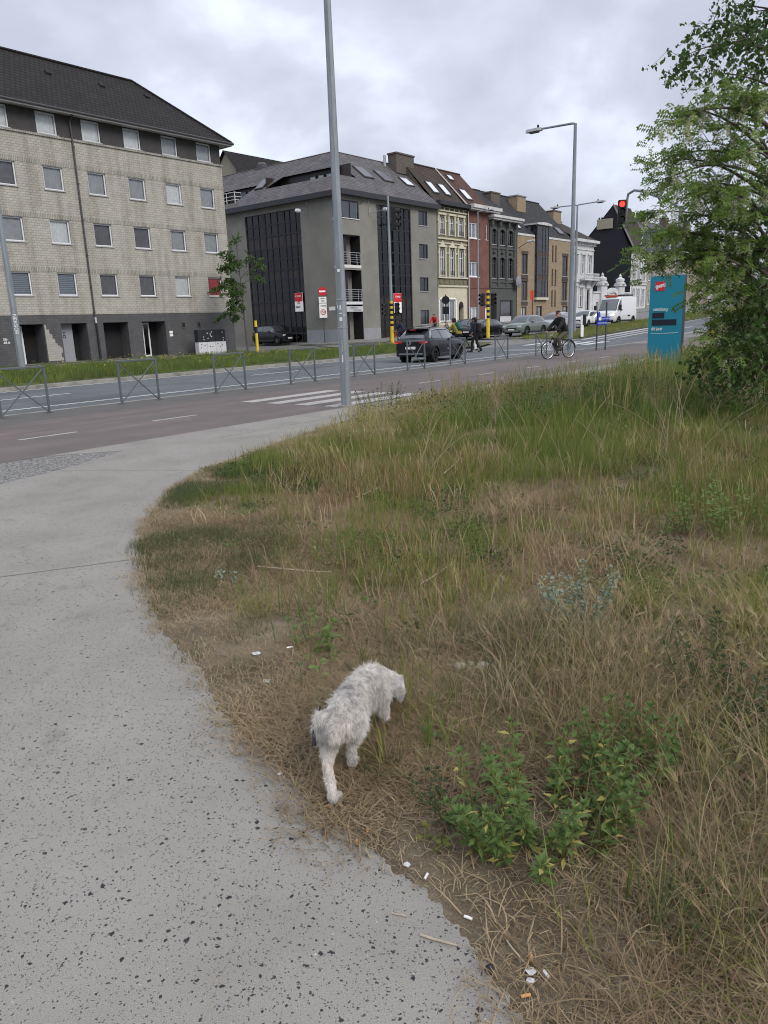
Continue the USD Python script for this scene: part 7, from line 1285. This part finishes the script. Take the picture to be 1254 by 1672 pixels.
# ---- trees
def spray(rng, L_=.17, n=6, leaf=.050, w=.0135, droop=.5):
    """compound leaf"""
    mb = MB(); p, d, q = np.zeros(3), np.array([1.0, 0, .2]), []
    for i in range(n + 1):
        q.append(p.copy()); p = p + d / np.linalg.norm(d) * L_ / n; d = d + np.array([0, 0, -droop / n])
    for i in range(1, n + 1):
        for sg in (-1, 1): leaf_quad(mb, q[i], np.array([.35, sg, -.25 + .2 * rng.normal()]), np.array([0, 0, 1.0]) + .25 * rng.normal(size=3), leaf * rng.uniform(.8, 1.15), w, .1)
    leaf_quad(mb, q[-1], q[-1] - q[-2], np.array([0, 0, 1.0]), leaf, w, .1); return mb.arrays()
def raceme(rng, L_=.13, n=26):
    mb = MB()
    for i in range(n):
        f_ = i / n; c = np.array([.02 * math.sin(i), .02 * math.cos(i * 1.7), -L_ * f_]); d = rng.normal(size=3); d[2] -= .4; leaf_quad(mb, c, d, rng.normal(size=3), .030 * (1.1 - .5 * f_), .009, .3)
    return mb.arrays()
def leaf_twig(rng, n=7, leaf=.066, w=.028, L_=.24):
    mb = MB(); p, d = np.zeros(3), np.array([1.0, 0, -.1])
    for i in range(n):
        p = p + d / np.linalg.norm(d) * L_ / n; d = d + np.array([0, .1 * rng.normal(), -.12]); e = np.array([.4 * rng.normal(), rng.normal(), -.9 + .5 * rng.normal()]); leaf_quad(mb, p, e, rng.normal(size=3), leaf * rng.uniform(.7, 1.2), w, .15)
    return mb.arrays()
def q_align(d, roll):
    """quaternion taking +x to d with a roll"""
    d = d / np.linalg.norm(d); x = np.array([1.0, 0, 0]); c = float(x @ d); a = np.cross(x, d); q = np.array([1 + c, *a]); q /= max(np.linalg.norm(q), 1e-9); r_ = np.array([math.cos(roll / 2), math.sin(roll / 2), 0, 0])
    return np.array([q[0] * r_[0] - q[1] * r_[1], q[0] * r_[1] + q[1] * r_[0], q[2] * r_[0] + q[3] * r_[1], q[3] * r_[0] - q[2] * r_[1]])
def tree(name, label, base, trunk, limbs, leaf_protos, flower_protos, dens, seed, cat='tree', r0=.09, droop=.25, sub=7, subl=(.35, .8), rise=.25, fl=.0, lscale=(.8, 1.25), leaf_from=.25):
    rng = np.random.default_rng(seed); t = thing(name, label, cat, base, 0); B = np.array(base, float); tk = [np.array(p, float) for p in trunk]
    MB().tube(tk, np.linspace(r0, r0 * .35, len(tk)), 10).build('trunk', 'bark', t, smooth=True); pos, quat, scl, idx, fp, fq = [], [], [], [], [], []; nl = len(leaf_protos); tw = MB()
    for tip in limbs:
        tip = np.array(tip, float) - B; f_ = np.clip(rng.uniform(.35, .85), 0, 1); hz_ = np.clip(tip[2] - rng.uniform(.0, .8), .35, tk[-1][2] * .97); i = max(0, min(len(tk) - 2, sum(1 for p in tk if p[2] < hz_) - 1)); a = (hz_ - tk[i][2]) / max(tk[i + 1][2] - tk[i][2], 1e-6); st0 = tk[i] + (tk[i + 1] - tk[i]) * np.clip(a, 0, 1)
        mid = (st0 + tip) / 2 + np.array([0, 0, rise * np.linalg.norm(tip - st0)]) + rng.normal(size=3) * .08; ts = np.linspace(0, 1, 9); q = [(1 - s_) ** 2 * st0 + 2 * s_ * (1 - s_) * mid + s_ * s_ * tip for s_ in ts]; Ln = np.linalg.norm(tip - st0)
        MB().tube(q, np.linspace(.012 + .009 * Ln, .004, 9), 6).build('limb', 'bark', t, smooth=True)
        ns = max(5, int(sub * Ln))
        for k in range(ns):
            s_ = rng.uniform(leaf_from, 1.0) ** .8; j = min(7, int(s_ * 8)); b = q[j] + (q[j + 1] - q[j]) * (s_ * 8 - j); d = (q[j + 1] - q[j]); d /= np.linalg.norm(d); e = d * .7 + rng.normal(size=3) * .6; e[2] = e[2] * .5 + .1; e /= np.linalg.norm(e); ln = rng.uniform(*subl) * (1.1 - .5 * s_); w = [b, b + e * ln * .5 + [0, 0, .04], b + e * ln + [0, 0, -droop * ln]]
            tw.tube(w, [.0042, .003, .0015], 4)
            for m in range(max(3, int(dens * ln))):
                u_ = rng.uniform(.1, 1.0); p = (1 - u_) ** 2 * w[0] + 2 * u_ * (1 - u_) * w[1] + u_ * u_ * w[2]; dd = e + rng.normal(size=3) * .8; dd[2] = dd[2] * .5 - droop * .6; pos.append(p); quat.append(q_align(dd, rng.uniform(-.6, .6))); scl.append(rng.uniform(*lscale)); idx.append(rng.integers(0, nl))
                if flower_protos and rng.random() < fl * (.35 + .9 * s_): fp.append(p + [0, 0, -.02]); fq.append(q_align(np.array([1, .35 * rng.normal(), .35 * rng.normal()]), rng.uniform(-.3, .3)))
    tag(tw.build('twigs', 'twig_bark', t), kind='stuff')
    tag(instancer('crown', leaf_protos, pos, idx, None, scl, parent=t, stuff=False, quats=np.array(quat)), kind='stuff')
    if fp: tag(instancer('blossoms', flower_protos, fp, rng.integers(0, len(flower_protos), len(fp)), None, rng.uniform(.7, 1.3, len(fp)), parent=t, stuff=False, quats=np.array(fq)), kind='stuff')
    return len(pos), len(fp)
def at(px, py, Y): 
    d = _fw + (px - PW / 2) / FPX * CR - (py - PH / 2) / FPX * CU; return EYE + d * (Y / d[1])
rt = np.random.default_rng(77)
tips = [(1068, 268), (1080, 300), (1046, 402), (1056, 425), (1070, 395), (1066, 436), (1085, 418), (1098, 205), (1115, 180), (1090, 255), (1112, 325), (1125, 405), (1150, 468), (1150, 545), (1150, 590), (1110, 300), (1165, 500), (1080, 345), (1060, 350), (1165, 470), (1150, 300), (1178, 205), (1205, 150), (1210, 250), (1200, 380), (1225, 500), (1180, 590), (1235, 590), (1245, 330), (1150, 380), (1170, 420), (1190, 330), (1140, 230), (1165, 160), (1230, 420), (1145, 440), (1215, 560), (1130, 360), (1175, 530), (1205, 470)]
limbs = [at(x, y, 10.6 + rt.uniform(-1.0, .9)) for x, y in tips]
rb = np.array([5.7, 11.0, 0.15])
lp = [(*spray(rt), 'robinia_leaf') for _ in range(3)]; fpz = [(*raceme(rt), 'blossom') for _ in range(3)]
counts['robinia'] = tree('flowering_tree', 'small tree with feathery light green leaves and hanging cream blossom, left of the two', rb, [(0, 0, -.1), (.02, .05, 1.0), (-.1, 0, 2.4), (.05, .1, 3.8), (0, 0, 5.2)], limbs, lp, fpz, 14, 5, r0=.085, fl=.34, droop=.35, sub=6.5, subl=(.3, .62))
tips = [(1112, 95, 12), (1150, 40, 12.5), (1165, 80, 12), (1185, 10, 12.5), (1160, 120, 11.8), (1205, 60, 12.5), (1225, 20, 12.8), (1240, 90, 12), (1200, 130, 12.3), (1225, 170, 12), (1250, 140, 13), (1235, 230, 12), (1245, 300, 11.6), (1225, 340, 12.4), (1250, 400, 12.4), (1235, 470, 11.8), (1210, 520, 11.4), (1170, 575, 11.0), (1195, 600, 10.8), (1230, 560, 11), (1250, 610, 10.8), (1150, 600, 11.4), (1240, 520, 12), (1200, 560, 12), (1215, -40, 12), (1245, -60, 12.5), (1180, 640, 10.6), (1225, 640, 10.4), (1280, 200, 12), (1290, 350, 12), (1300, 480, 11.5), (1290, 600, 11), (1235, 350, 10.2), (1245, 420, 10), (1230, 480, 10), (1215, 540, 10), (1245, 560, 9.8), (1222, 420, 10.3), (1250, 300, 10.4), (1215, 600, 9.8), (1250, 500, 9.8), (1195, 545, 10.2), (1235, 620, 9.6), (1190, 610, 10)]
limbs = [at(*q) for q in tips]; bb_ = np.array([7.0, 12.6, 0.15]); lp = [(*leaf_twig(rt), 'birch_leaf') for _ in range(3)]
counts['birch'] = tree('dark_leaved_tree', 'taller tree with dark toothed leaves on drooping twigs at the right edge', bb_, [(0, 0, -.1), (-.05, 0, 1.5), (.05, .05, 3.4), (0, 0, 5.2), (-.1, 0, 7.2)], limbs, lp, None, 9, 6, r0=.12, droop=.5, sub=6, subl=(.3, .75))
# sapling on the verge
sb = st(35.2, -40.0); lp = [(*leaf_twig(rt, 12, .14, .055, .42), 'sapling_leaf') for _ in range(3)]
lm = []
for k in range(24):
    z = rt.uniform(1.9, 6.6); a = rt.uniform(0, 6.28); rr = (1.15 * (1 - ((z - 3.2) / 3.8) ** 2) if z > 2 else 1.0) * rt.uniform(.45, 1.0); lm.append(sb + np.array([-.85 + rr * math.cos(a), rr * math.sin(a), z]))
lm += [sb + np.array([-.25, 0, 7.4]), sb + np.array([1.5, -.3, 5.6]), sb + np.array([1.3, .2, 4.8]), sb + np.array([-1.9, -.3, 4.3]), sb + np.array([1.0, 0, 6.0])]
counts['sapling'] = tree('young_tree', 'young street tree with sparse narrow crown on the verge beside the cabinets', sb, [(0, 0, -.1), (-.05, 0, 2.0), (-.1, 0, 4.2), (-.2, 0, 7.0)], lm, lp, None, 4, 9, r0=.07, droop=.2, sub=3.2, subl=(.3, .7), lscale=(.7, 1.2))
# hedge-like far foliage at the end of the street
print(counts)
# ================================================================ THE DOG, ITS LEASH AND THE LITTER
mat('dog_skin', (0.40, 0.36, 0.33), 0.8, 0.12, 30); mat('dog_nose', (0.02, 0.018, 0.018), 0.4); mat('cord_black', (0.02, 0.02, 0.022), 0.7)
def fur(name, stops): 
    N = {'g': ('geometry', {}), 'hi': ('hair_info', {}), 'n': ('noise_texture', {'scale': 38.0, 'detail': 3.0}), 'r': ('rgb_ramp', {'ramp': stops}), 'p': ('principled_bsdf', {'roughness': 0.55, 'specular_ior_level': 0.2}), 't': ('translucent_bsdf', {}), 'm': ('mix_closure', {'fac': 0.35})}
    LOOKS[name] = usdkit.material(stage, f'/World/Looks/{name}', N, [('g.position', 'n.vector'), ('n.fac', 'r.fac'), ('r.color', 'p.base_color'), ('r.color', 't.color'), ('p.BSDF', 'm.closure1'), ('t.BSDF', 'm.closure2')], surface='m.closure')
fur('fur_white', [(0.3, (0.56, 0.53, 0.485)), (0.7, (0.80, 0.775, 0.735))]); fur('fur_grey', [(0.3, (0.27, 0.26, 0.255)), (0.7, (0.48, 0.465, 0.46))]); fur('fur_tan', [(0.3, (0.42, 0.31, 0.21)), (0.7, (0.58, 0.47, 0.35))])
gd = gz(-.15, 2.5)
J = {k: np.array(v, float) + [0, 0, gd * .8] for k, v in dict(
    hip=(-.175, 2.375, .262), hip2=(-.178, 2.325, .245), mid=(-.140, 2.53, .250), mid2=(-.137, 2.53, .215), chest=(-.088, 2.68, .222), chest2=(-.084, 2.69, .182), neck=(-.062, 2.765, .208), head=(-.012, 2.800, .158), brow=(.004, 2.828, .140), muz=(.03, 2.868, .092), muz2=(.043, 2.888, .066),
    lh0=(-.222, 2.36, .235), lh1=(-.222, 2.405, .165), lh2=(-.226, 2.275, .118), lh3=(-.208, 2.225, .03), lh4=(-.192, 2.255, .018), rh0=(-.138, 2.375, .235), rh1=(-.128, 2.465, .165), rh2=(-.148, 2.405, .10), rh3=(-.150, 2.435, .028), rh4=(-.138, 2.47, .018),
    lf0=(-.122, 2.675, .18), lf1=(-.123, 2.655, .125), lf2=(-.112, 2.69, .07), lf3=(-.108, 2.705, .022), lf4=(-.098, 2.735, .016), rf0=(-.045, 2.69, .175), rf1=(-.038, 2.675, .125), rf2=(-.030, 2.71, .08), rf3=(-.026, 2.725, .028), rf4=(-.014, 2.755, .018), tail=(-.188, 2.285, .275), tail2=(-.196, 2.262, .235)).items()}
rad = dict(hip=.047, hip2=.042, mid=.050, mid2=.050, chest=.058, chest2=.058, neck=.044, head=.047, brow=.042, muz=.026, muz2=.018, lh0=.046, lh1=.031, lh2=.016, lh3=.017, lh4=.015, rh0=.046, rh1=.031, rh2=.015, rh3=.016, rh4=.015, lf0=.045, lf1=.028, lf2=.020, lf3=.019, lf4=.016, rf0=.045, rf1=.028, rf2=.020, rf3=.019, rf4=.016, tail=.016, tail2=.011)
hl = lambda *n: m3d.Manifold.batch_hull([ball(J[k], rad[k]) for k in n])
P = [hl('hip', 'hip2', 'mid', 'mid2'), hl('mid', 'mid2', 'chest', 'chest2'), hl('chest', 'chest2', 'neck'), hl('neck', 'head'), hl('head', 'brow'), hl('brow', 'muz'), hl('muz', 'muz2'), hl('tail', 'tail2')]
for a in ('lh', 'rh', 'lf', 'rf'): P += [hl(f'{a}{i}', f'{a}{i + 1}') for i in range(4)]
hv = J['muz'] - J['head']; hv /= np.linalg.norm(hv); sd = np.cross(hv, [0, 0, 1.0]); sd /= np.linalg.norm(sd); upv = np.cross(sd, hv)
dog = thing('dog', 'small shaggy white and grey dog sniffing the dry grass beside the path', 'dog', (-.15, 2.5, gd), 0); off = np.array([-.15, 2.5, gd])
dm = fuse(P, .012, 5); dm.vertices = dm.vertices - off
body = part('body', (dm.vertices, dm.faces), 'dog_skin', dog, smooth=True)
ears = []
for q in (-1, 1):
    b0 = J['head'] + sd * q * .046 + upv * .022 - off; e = fuse([m3d.Manifold.batch_hull([ball(b0, .014, None, 10), ball(b0 + sd * q * .022 - upv * .03 - hv * .006, .013, None, 10), ball(b0 + sd * q * .026 - upv * .062 + hv * .008, .009, None, 10), ball(b0 + sd * q * .018 - upv * .05 - hv * .016, .009, None, 10)])], .008, 2)
    part('ear', (e.vertices, e.faces), 'dog_skin', dog, smooth=True); ears.append(e)
    MB().tm(trimesh.creation.icosphere(2, .008)).build('eye', 'dog_nose', dog, smooth=True) if False else None
    c = J['brow'] + hv * .030 + sd * q * .022 + upv * .012 - off; MB(t=c).tm(trimesh.creation.icosphere(2, .008)).build('eye', 'dog_nose', dog, smooth=True)
MB(t=J['muz2'] + hv * .016 - off).tm(trimesh.creation.icosphere(2, .011)).build('nose', 'dog_nose', dog, smooth=True)
for k in ('lh4', 'rh4', 'lf4', 'rf4'):
    for q in (-1, 0, 1): MB(t=J[k] + np.array([q * .011, .015, -.006]) - off).tm(trimesh.creation.icosphere(1, .0045)).build('claw', 'dog_nose', dog)
rf = np.random.default_rng(8)
def coat(mesh, n, lenf, seed):
    pts, fi = trimesh.sample.sample_surface(mesh, n, seed=seed); nrm = mesh.face_normals[fi]; w = pts + off; axis = np.array([-.10, -.36, .0]); axis /= np.linalg.norm(axis)
    hq = w[:, 2] - gd; flow = axis * .55 + np.array([0, 0, -.75]) * np.clip(1.15 - hq / .30, .15, 1)[:, None] + np.zeros_like(w)
    cl = np.stack([meshkit.noise(w * 55 + k * 17.3, 3 + k) - .5 for k in range(3)], 1) * 1.5; fine = rf.normal(size=w.shape) * .22
    d = flow + cl + fine; d = d - nrm * np.minimum((d * nrm).sum(1, keepdims=True), 0) * 1.0; d /= np.linalg.norm(d, axis=1, keepdims=True); L_ = lenf(w) * rf.uniform(.65, 1.25, n)
    s_ = np.linspace(0, 1, 5); out = []
    for t in s_: out.append(pts + L_[:, None] * (nrm * (.42 * t - .20 * t * t) + d * (t * .55 + .45 * t * t) + np.array([0, 0, -.12]) * t * t + cl * .10 * t * t))
    return np.stack(out, 1), w
def lenf(w):
    h = w[:, 2] - gd; return np.where(h < .07, .009, np.where(h < .15, .013, .024)) * np.where(w[:, 1] > 2.79, .8, 1) * np.where((w[:, 1] < 2.31) & (h < .17), .62, 1)
C, w = coat(dm, 30000, lenf, 4); allc = [C]; allw = [w]
for k, e in enumerate(ears): c_, w_ = coat(e, 1500, lambda w: np.full(len(w), .015), 9 + k); allc.append(c_); allw.append(w_)
C, w = np.concatenate(allc), np.concatenate(allw); h = w[:, 2] - gd
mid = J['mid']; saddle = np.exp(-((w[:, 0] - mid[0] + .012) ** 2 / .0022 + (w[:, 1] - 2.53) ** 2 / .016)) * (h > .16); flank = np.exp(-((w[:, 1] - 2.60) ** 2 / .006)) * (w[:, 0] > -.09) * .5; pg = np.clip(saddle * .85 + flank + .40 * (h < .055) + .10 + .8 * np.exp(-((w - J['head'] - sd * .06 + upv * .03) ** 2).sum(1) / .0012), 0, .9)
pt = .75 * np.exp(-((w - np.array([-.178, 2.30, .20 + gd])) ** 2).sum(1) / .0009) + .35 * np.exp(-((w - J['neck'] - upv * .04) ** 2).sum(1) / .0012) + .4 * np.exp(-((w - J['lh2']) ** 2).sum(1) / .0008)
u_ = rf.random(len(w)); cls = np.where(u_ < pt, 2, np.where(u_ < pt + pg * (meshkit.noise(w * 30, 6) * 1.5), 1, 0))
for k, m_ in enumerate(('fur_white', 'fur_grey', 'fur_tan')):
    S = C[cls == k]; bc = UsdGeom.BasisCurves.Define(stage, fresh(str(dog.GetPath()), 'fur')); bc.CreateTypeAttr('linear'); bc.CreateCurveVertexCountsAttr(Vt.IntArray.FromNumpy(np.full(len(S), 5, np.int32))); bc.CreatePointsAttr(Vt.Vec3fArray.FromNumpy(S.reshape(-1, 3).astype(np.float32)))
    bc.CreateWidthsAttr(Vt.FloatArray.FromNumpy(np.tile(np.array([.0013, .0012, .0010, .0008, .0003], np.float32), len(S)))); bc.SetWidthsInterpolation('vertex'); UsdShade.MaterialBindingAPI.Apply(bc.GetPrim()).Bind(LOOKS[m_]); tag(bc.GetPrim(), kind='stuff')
mat('dead_leaf', (0.24, 0.17, 0.12), 0.8, 0.25, 40)
# leash
t = thing('leash', 'thin black leash cord running from the dog across the concrete path', 'leash', (-.25, 2.3, gd), 0); o = np.array([-.25, 2.3, gd]); a = np.array([-.250, 2.40, .275 + gd]); b_ = np.array([-.272, 2.315, .17 + gd]); c_ = at(329, 1676, .95)
MB().tube([a - o, (a + b_) / 2 + [-.012, 0, 0] - o, b_ - o], [.004, .005, .007], 6).build('webbing', 'cord_black', t); MB().tube([b_ - o, (b_ * .6 + c_ * .4) - [0, 0, .012] - o, c_ - o], .0005, 5).build('cord', 'dead_leaf', t)
# litter
mat('butt_white', (0.66, 0.65, 0.62), 0.8, 0.08, 60); mat('butt_orange', (0.52, 0.27, 0.10), 0.8, 0.15, 90); mat('paper_bit', (0.5, 0.5, 0.5), 0.8, 0.15, 40); mat('clear_plastic', (0.42, 0.45, 0.48), 0.3, 0.2, 60, spec=.6); mat('pebble', (0.25, 0.23, 0.17), 0.9, 0.2, 40, bump=0.002, bscale=120)
def gpos(x, y): return np.array([x, y, max(gz(x, y), 0.0)])
def butt(x, y, ang, white, lab, L_=.026, two=False):
    p = gpos(x, y) + [0, 0, .008]; t = thing('cigarette_butt', lab, 'cigarette butt', p, ang)
    if two or white: MB().tube([(-L_ / 2, 0, 0), (L_ * .1, 0, .001), (L_ / 2, 0, 0)], [.0039, .0042, .0038], 10).build('paper', 'butt_white', t); MB().tube([(-L_ / 2 - .002, 0, 0), (-L_ / 2, 0, 0)], .0030, 8).build('filter_end', 'dead_leaf' if white else 'butt_orange', t)
    else: MB().tube([(-L_ / 2, 0, 0), (0, 0, .0008), (L_ / 2, 0, 0)], [.0038, .0042, .0034], 10).build('filter', 'butt_orange', t); MB().tube([(L_ / 2, 0, 0), (L_ / 2 + .003, 0, 0)], [.0034, .0026], 8).build('burnt_end', 'letter_black', t)
for x, y, a, wh, lab in ((.095, 2.36, 80, 1, 'long white cigarette end in the grass right of the dog'), (.085, 1.875, 65, 1, 'white cigarette end at the path edge below the yellow leaved weed'), (.36, 1.51, 110, 1, 'white cigarette end at the bottom near the torn paper'), (.19, 1.71, 150, 1, 'white cigarette end lying right of the pale twig'), (-.09, 2.09, 85, 0, 'orange cigarette end in the chips below the dog, upper of two'), (-.125, 2.045, 95, 0, 'orange cigarette end on the path edge below the dog, lower of two'), (.333, 1.565, 80, 0, 'orange cigarette end above the torn paper at the bottom'), (.30, 1.462, 10, 0, 'orange cigarette end nearest the bottom edge'), (-.225, 2.232, 0, 0, 'orange cigarette end by the hind paw of the dog')): butt(x, y, a, wh, lab, .040 if (x, wh) == (.095, 1) else .024)
def scrap(name, lab, cat, x, y, r_, m, seed, dome=.3):
    rng = np.random.default_rng(seed); p = gpos(x, y); t = None; mb = MB(); n = 9; a = np.linspace(0, 6.28, n, endpoint=False); q = [(r_ * rng.uniform(.6, 1.1) * math.cos(k), r_ * rng.uniform(.5, .9) * math.sin(k), .004 + r_ * dome * rng.random()) for k in a]; mb.add(q + [(0, 0, .004 + r_ * dome)], [(i, (i + 1) % n, n) for i in range(n)]); mb.t = None; mb.v = [v_ + p for v_ in mb.v]; return tag(mb.build(name, m), lab, cat)
for k, (nm, lab, cat, x, y, r_, m) in enumerate((('paper_scrap', 'torn pale paper scrap between the cigarette ends at the bottom', 'paper', .325, 1.525, .016, 'paper_bit'), ('paper_scrap', 'second torn paper scrap just below the first one', 'paper', .318, 1.50, .013, 'paper_bit'), ('paper_scrap', 'white paper scrap beside the broad leaved weed behind the dog', 'paper', -.50, 3.50, .022, 'butt_white'), ('plastic_scrap', 'clear plastic scrap left of the white paper', 'plastic', -.66, 3.45, .026, 'clear_plastic'), ('plastic_scrap', 'bluish plastic scrap below the fine leaved weed', 'plastic', -.42, 4.55, .035, 'clear_plastic'), ('dead_leaf', 'pale fallen leaf right of the hind leg of the dog', 'leaf', .0, 2.47, .02, 'dead_leaf'), ('dead_leaf', 'brown fallen leaf among the barley at the right', 'leaf', .98, 2.23, .03, 'dead_leaf'), ('paper_scrap', 'white paper crumb on the path edge left of the dog', 'paper', -.42, 2.44, .012, 'butt_white'), ('paper_scrap', 'white crumb in the chips nearer to the dog', 'paper', -.345, 2.44, .010, 'butt_white'), ('paper_scrap', 'white scrap at the turf tip under the bend', 'paper', -1.35, 5.5, .03, 'paper_bit'), ('paper_scrap', 'white scrap in dry grass under the lamp post', 'paper', -.85, 7.7, .05, 'butt_white'), ('dark_lump', 'dark crumpled lump on the concrete by the path edge', 'litter', .225, 1.545, .018, 'cord_black'), ('paper_scrap', 'pale scrap in the chips below the twig', 'paper', .03, 1.93, .016, 'paper_bit'), ('paper_scrap', 'flat pale scrap below the broad leaved weed', 'paper', -.57, 3.15, .022, 'paper_bit'))): scrap(nm, lab, cat, x, y, r_, m, k, .9 if nm == 'dark_lump' else .35)
for k, (x, y, r_, lab) in enumerate(((.325, 3.17, .030, 'pale rough stone behind the dog, leftmost of three'), (.375, 3.19, .022, 'pale round stone behind the dog, middle of three'), (.43, 3.15, .030, 'pale round stone behind the dog, rightmost of three'), (.62, 1.98, .022, 'grey stone under the slim green weed'))):
    s_ = trimesh.creation.icosphere(3, r_); s_.vertices = s_.vertices * [1, .9, .85] * (1 + .22 * (meshkit.fbm(s_.vertices * 45 + k * 9, 3, k)[:, None] - .5)) + gpos(x, y) + [0, 0, r_ * .5]; tag(part('stone', (s_.vertices, s_.faces), 'pebble', None, True), lab, 'stone')
for (x0, y0), (x1, y1), r_, z, lab, m in (((.055, 1.67), (.15, 1.63), .0035, .004, 'pale straight twig on the concrete at the path edge', 'dry_stick'), ((-.02, 1.75), (.02, 1.735), .002, .004, 'short pale straw on the concrete', 'dry_stick'), ((-.86, 4.78), (-.35, 4.62), .004, .03, 'long pale curved stick lying in the brown grass', 'dry_stick'), ((.28, 1.62), (.31, 1.55), .0022, .012, 'pale straw near the dark lump', 'dry_stick'), ((.2, 4.2), (.42, 4.55), .0035, .05, 'pale bent stick in the rusty stems', 'dry_stick'), ((-.21, 3.22), (-.13, 3.12), .006, .05, 'dark stub of stick behind the neck of the dog', 'twig_bark'), ((.6, 7.2), (.85, 8.0), .006, .12, 'pale leaning stick in the middle grass', 'dry_stick'), ((-.25, 6.6), (.0, 7.0), .005, .06, 'pale curled stick above the fine leaved weed', 'dry_stick')):
    a, c = gpos(x0, y0) + [0, 0, z], gpos(x1, y1) + [0, 0, z * (1 if m != 'twig_bark' else .3)]; tag(MB().tube([a, a * .65 + c * .35 + [.0, -.02 * np.linalg.norm(c - a), 0], a * .3 + c * .7 + [0, -.05 * np.linalg.norm(c - a), .004], c], [r_, r_, r_ * .9, r_ * .7], 6).build('stick', m), lab, 'stick')
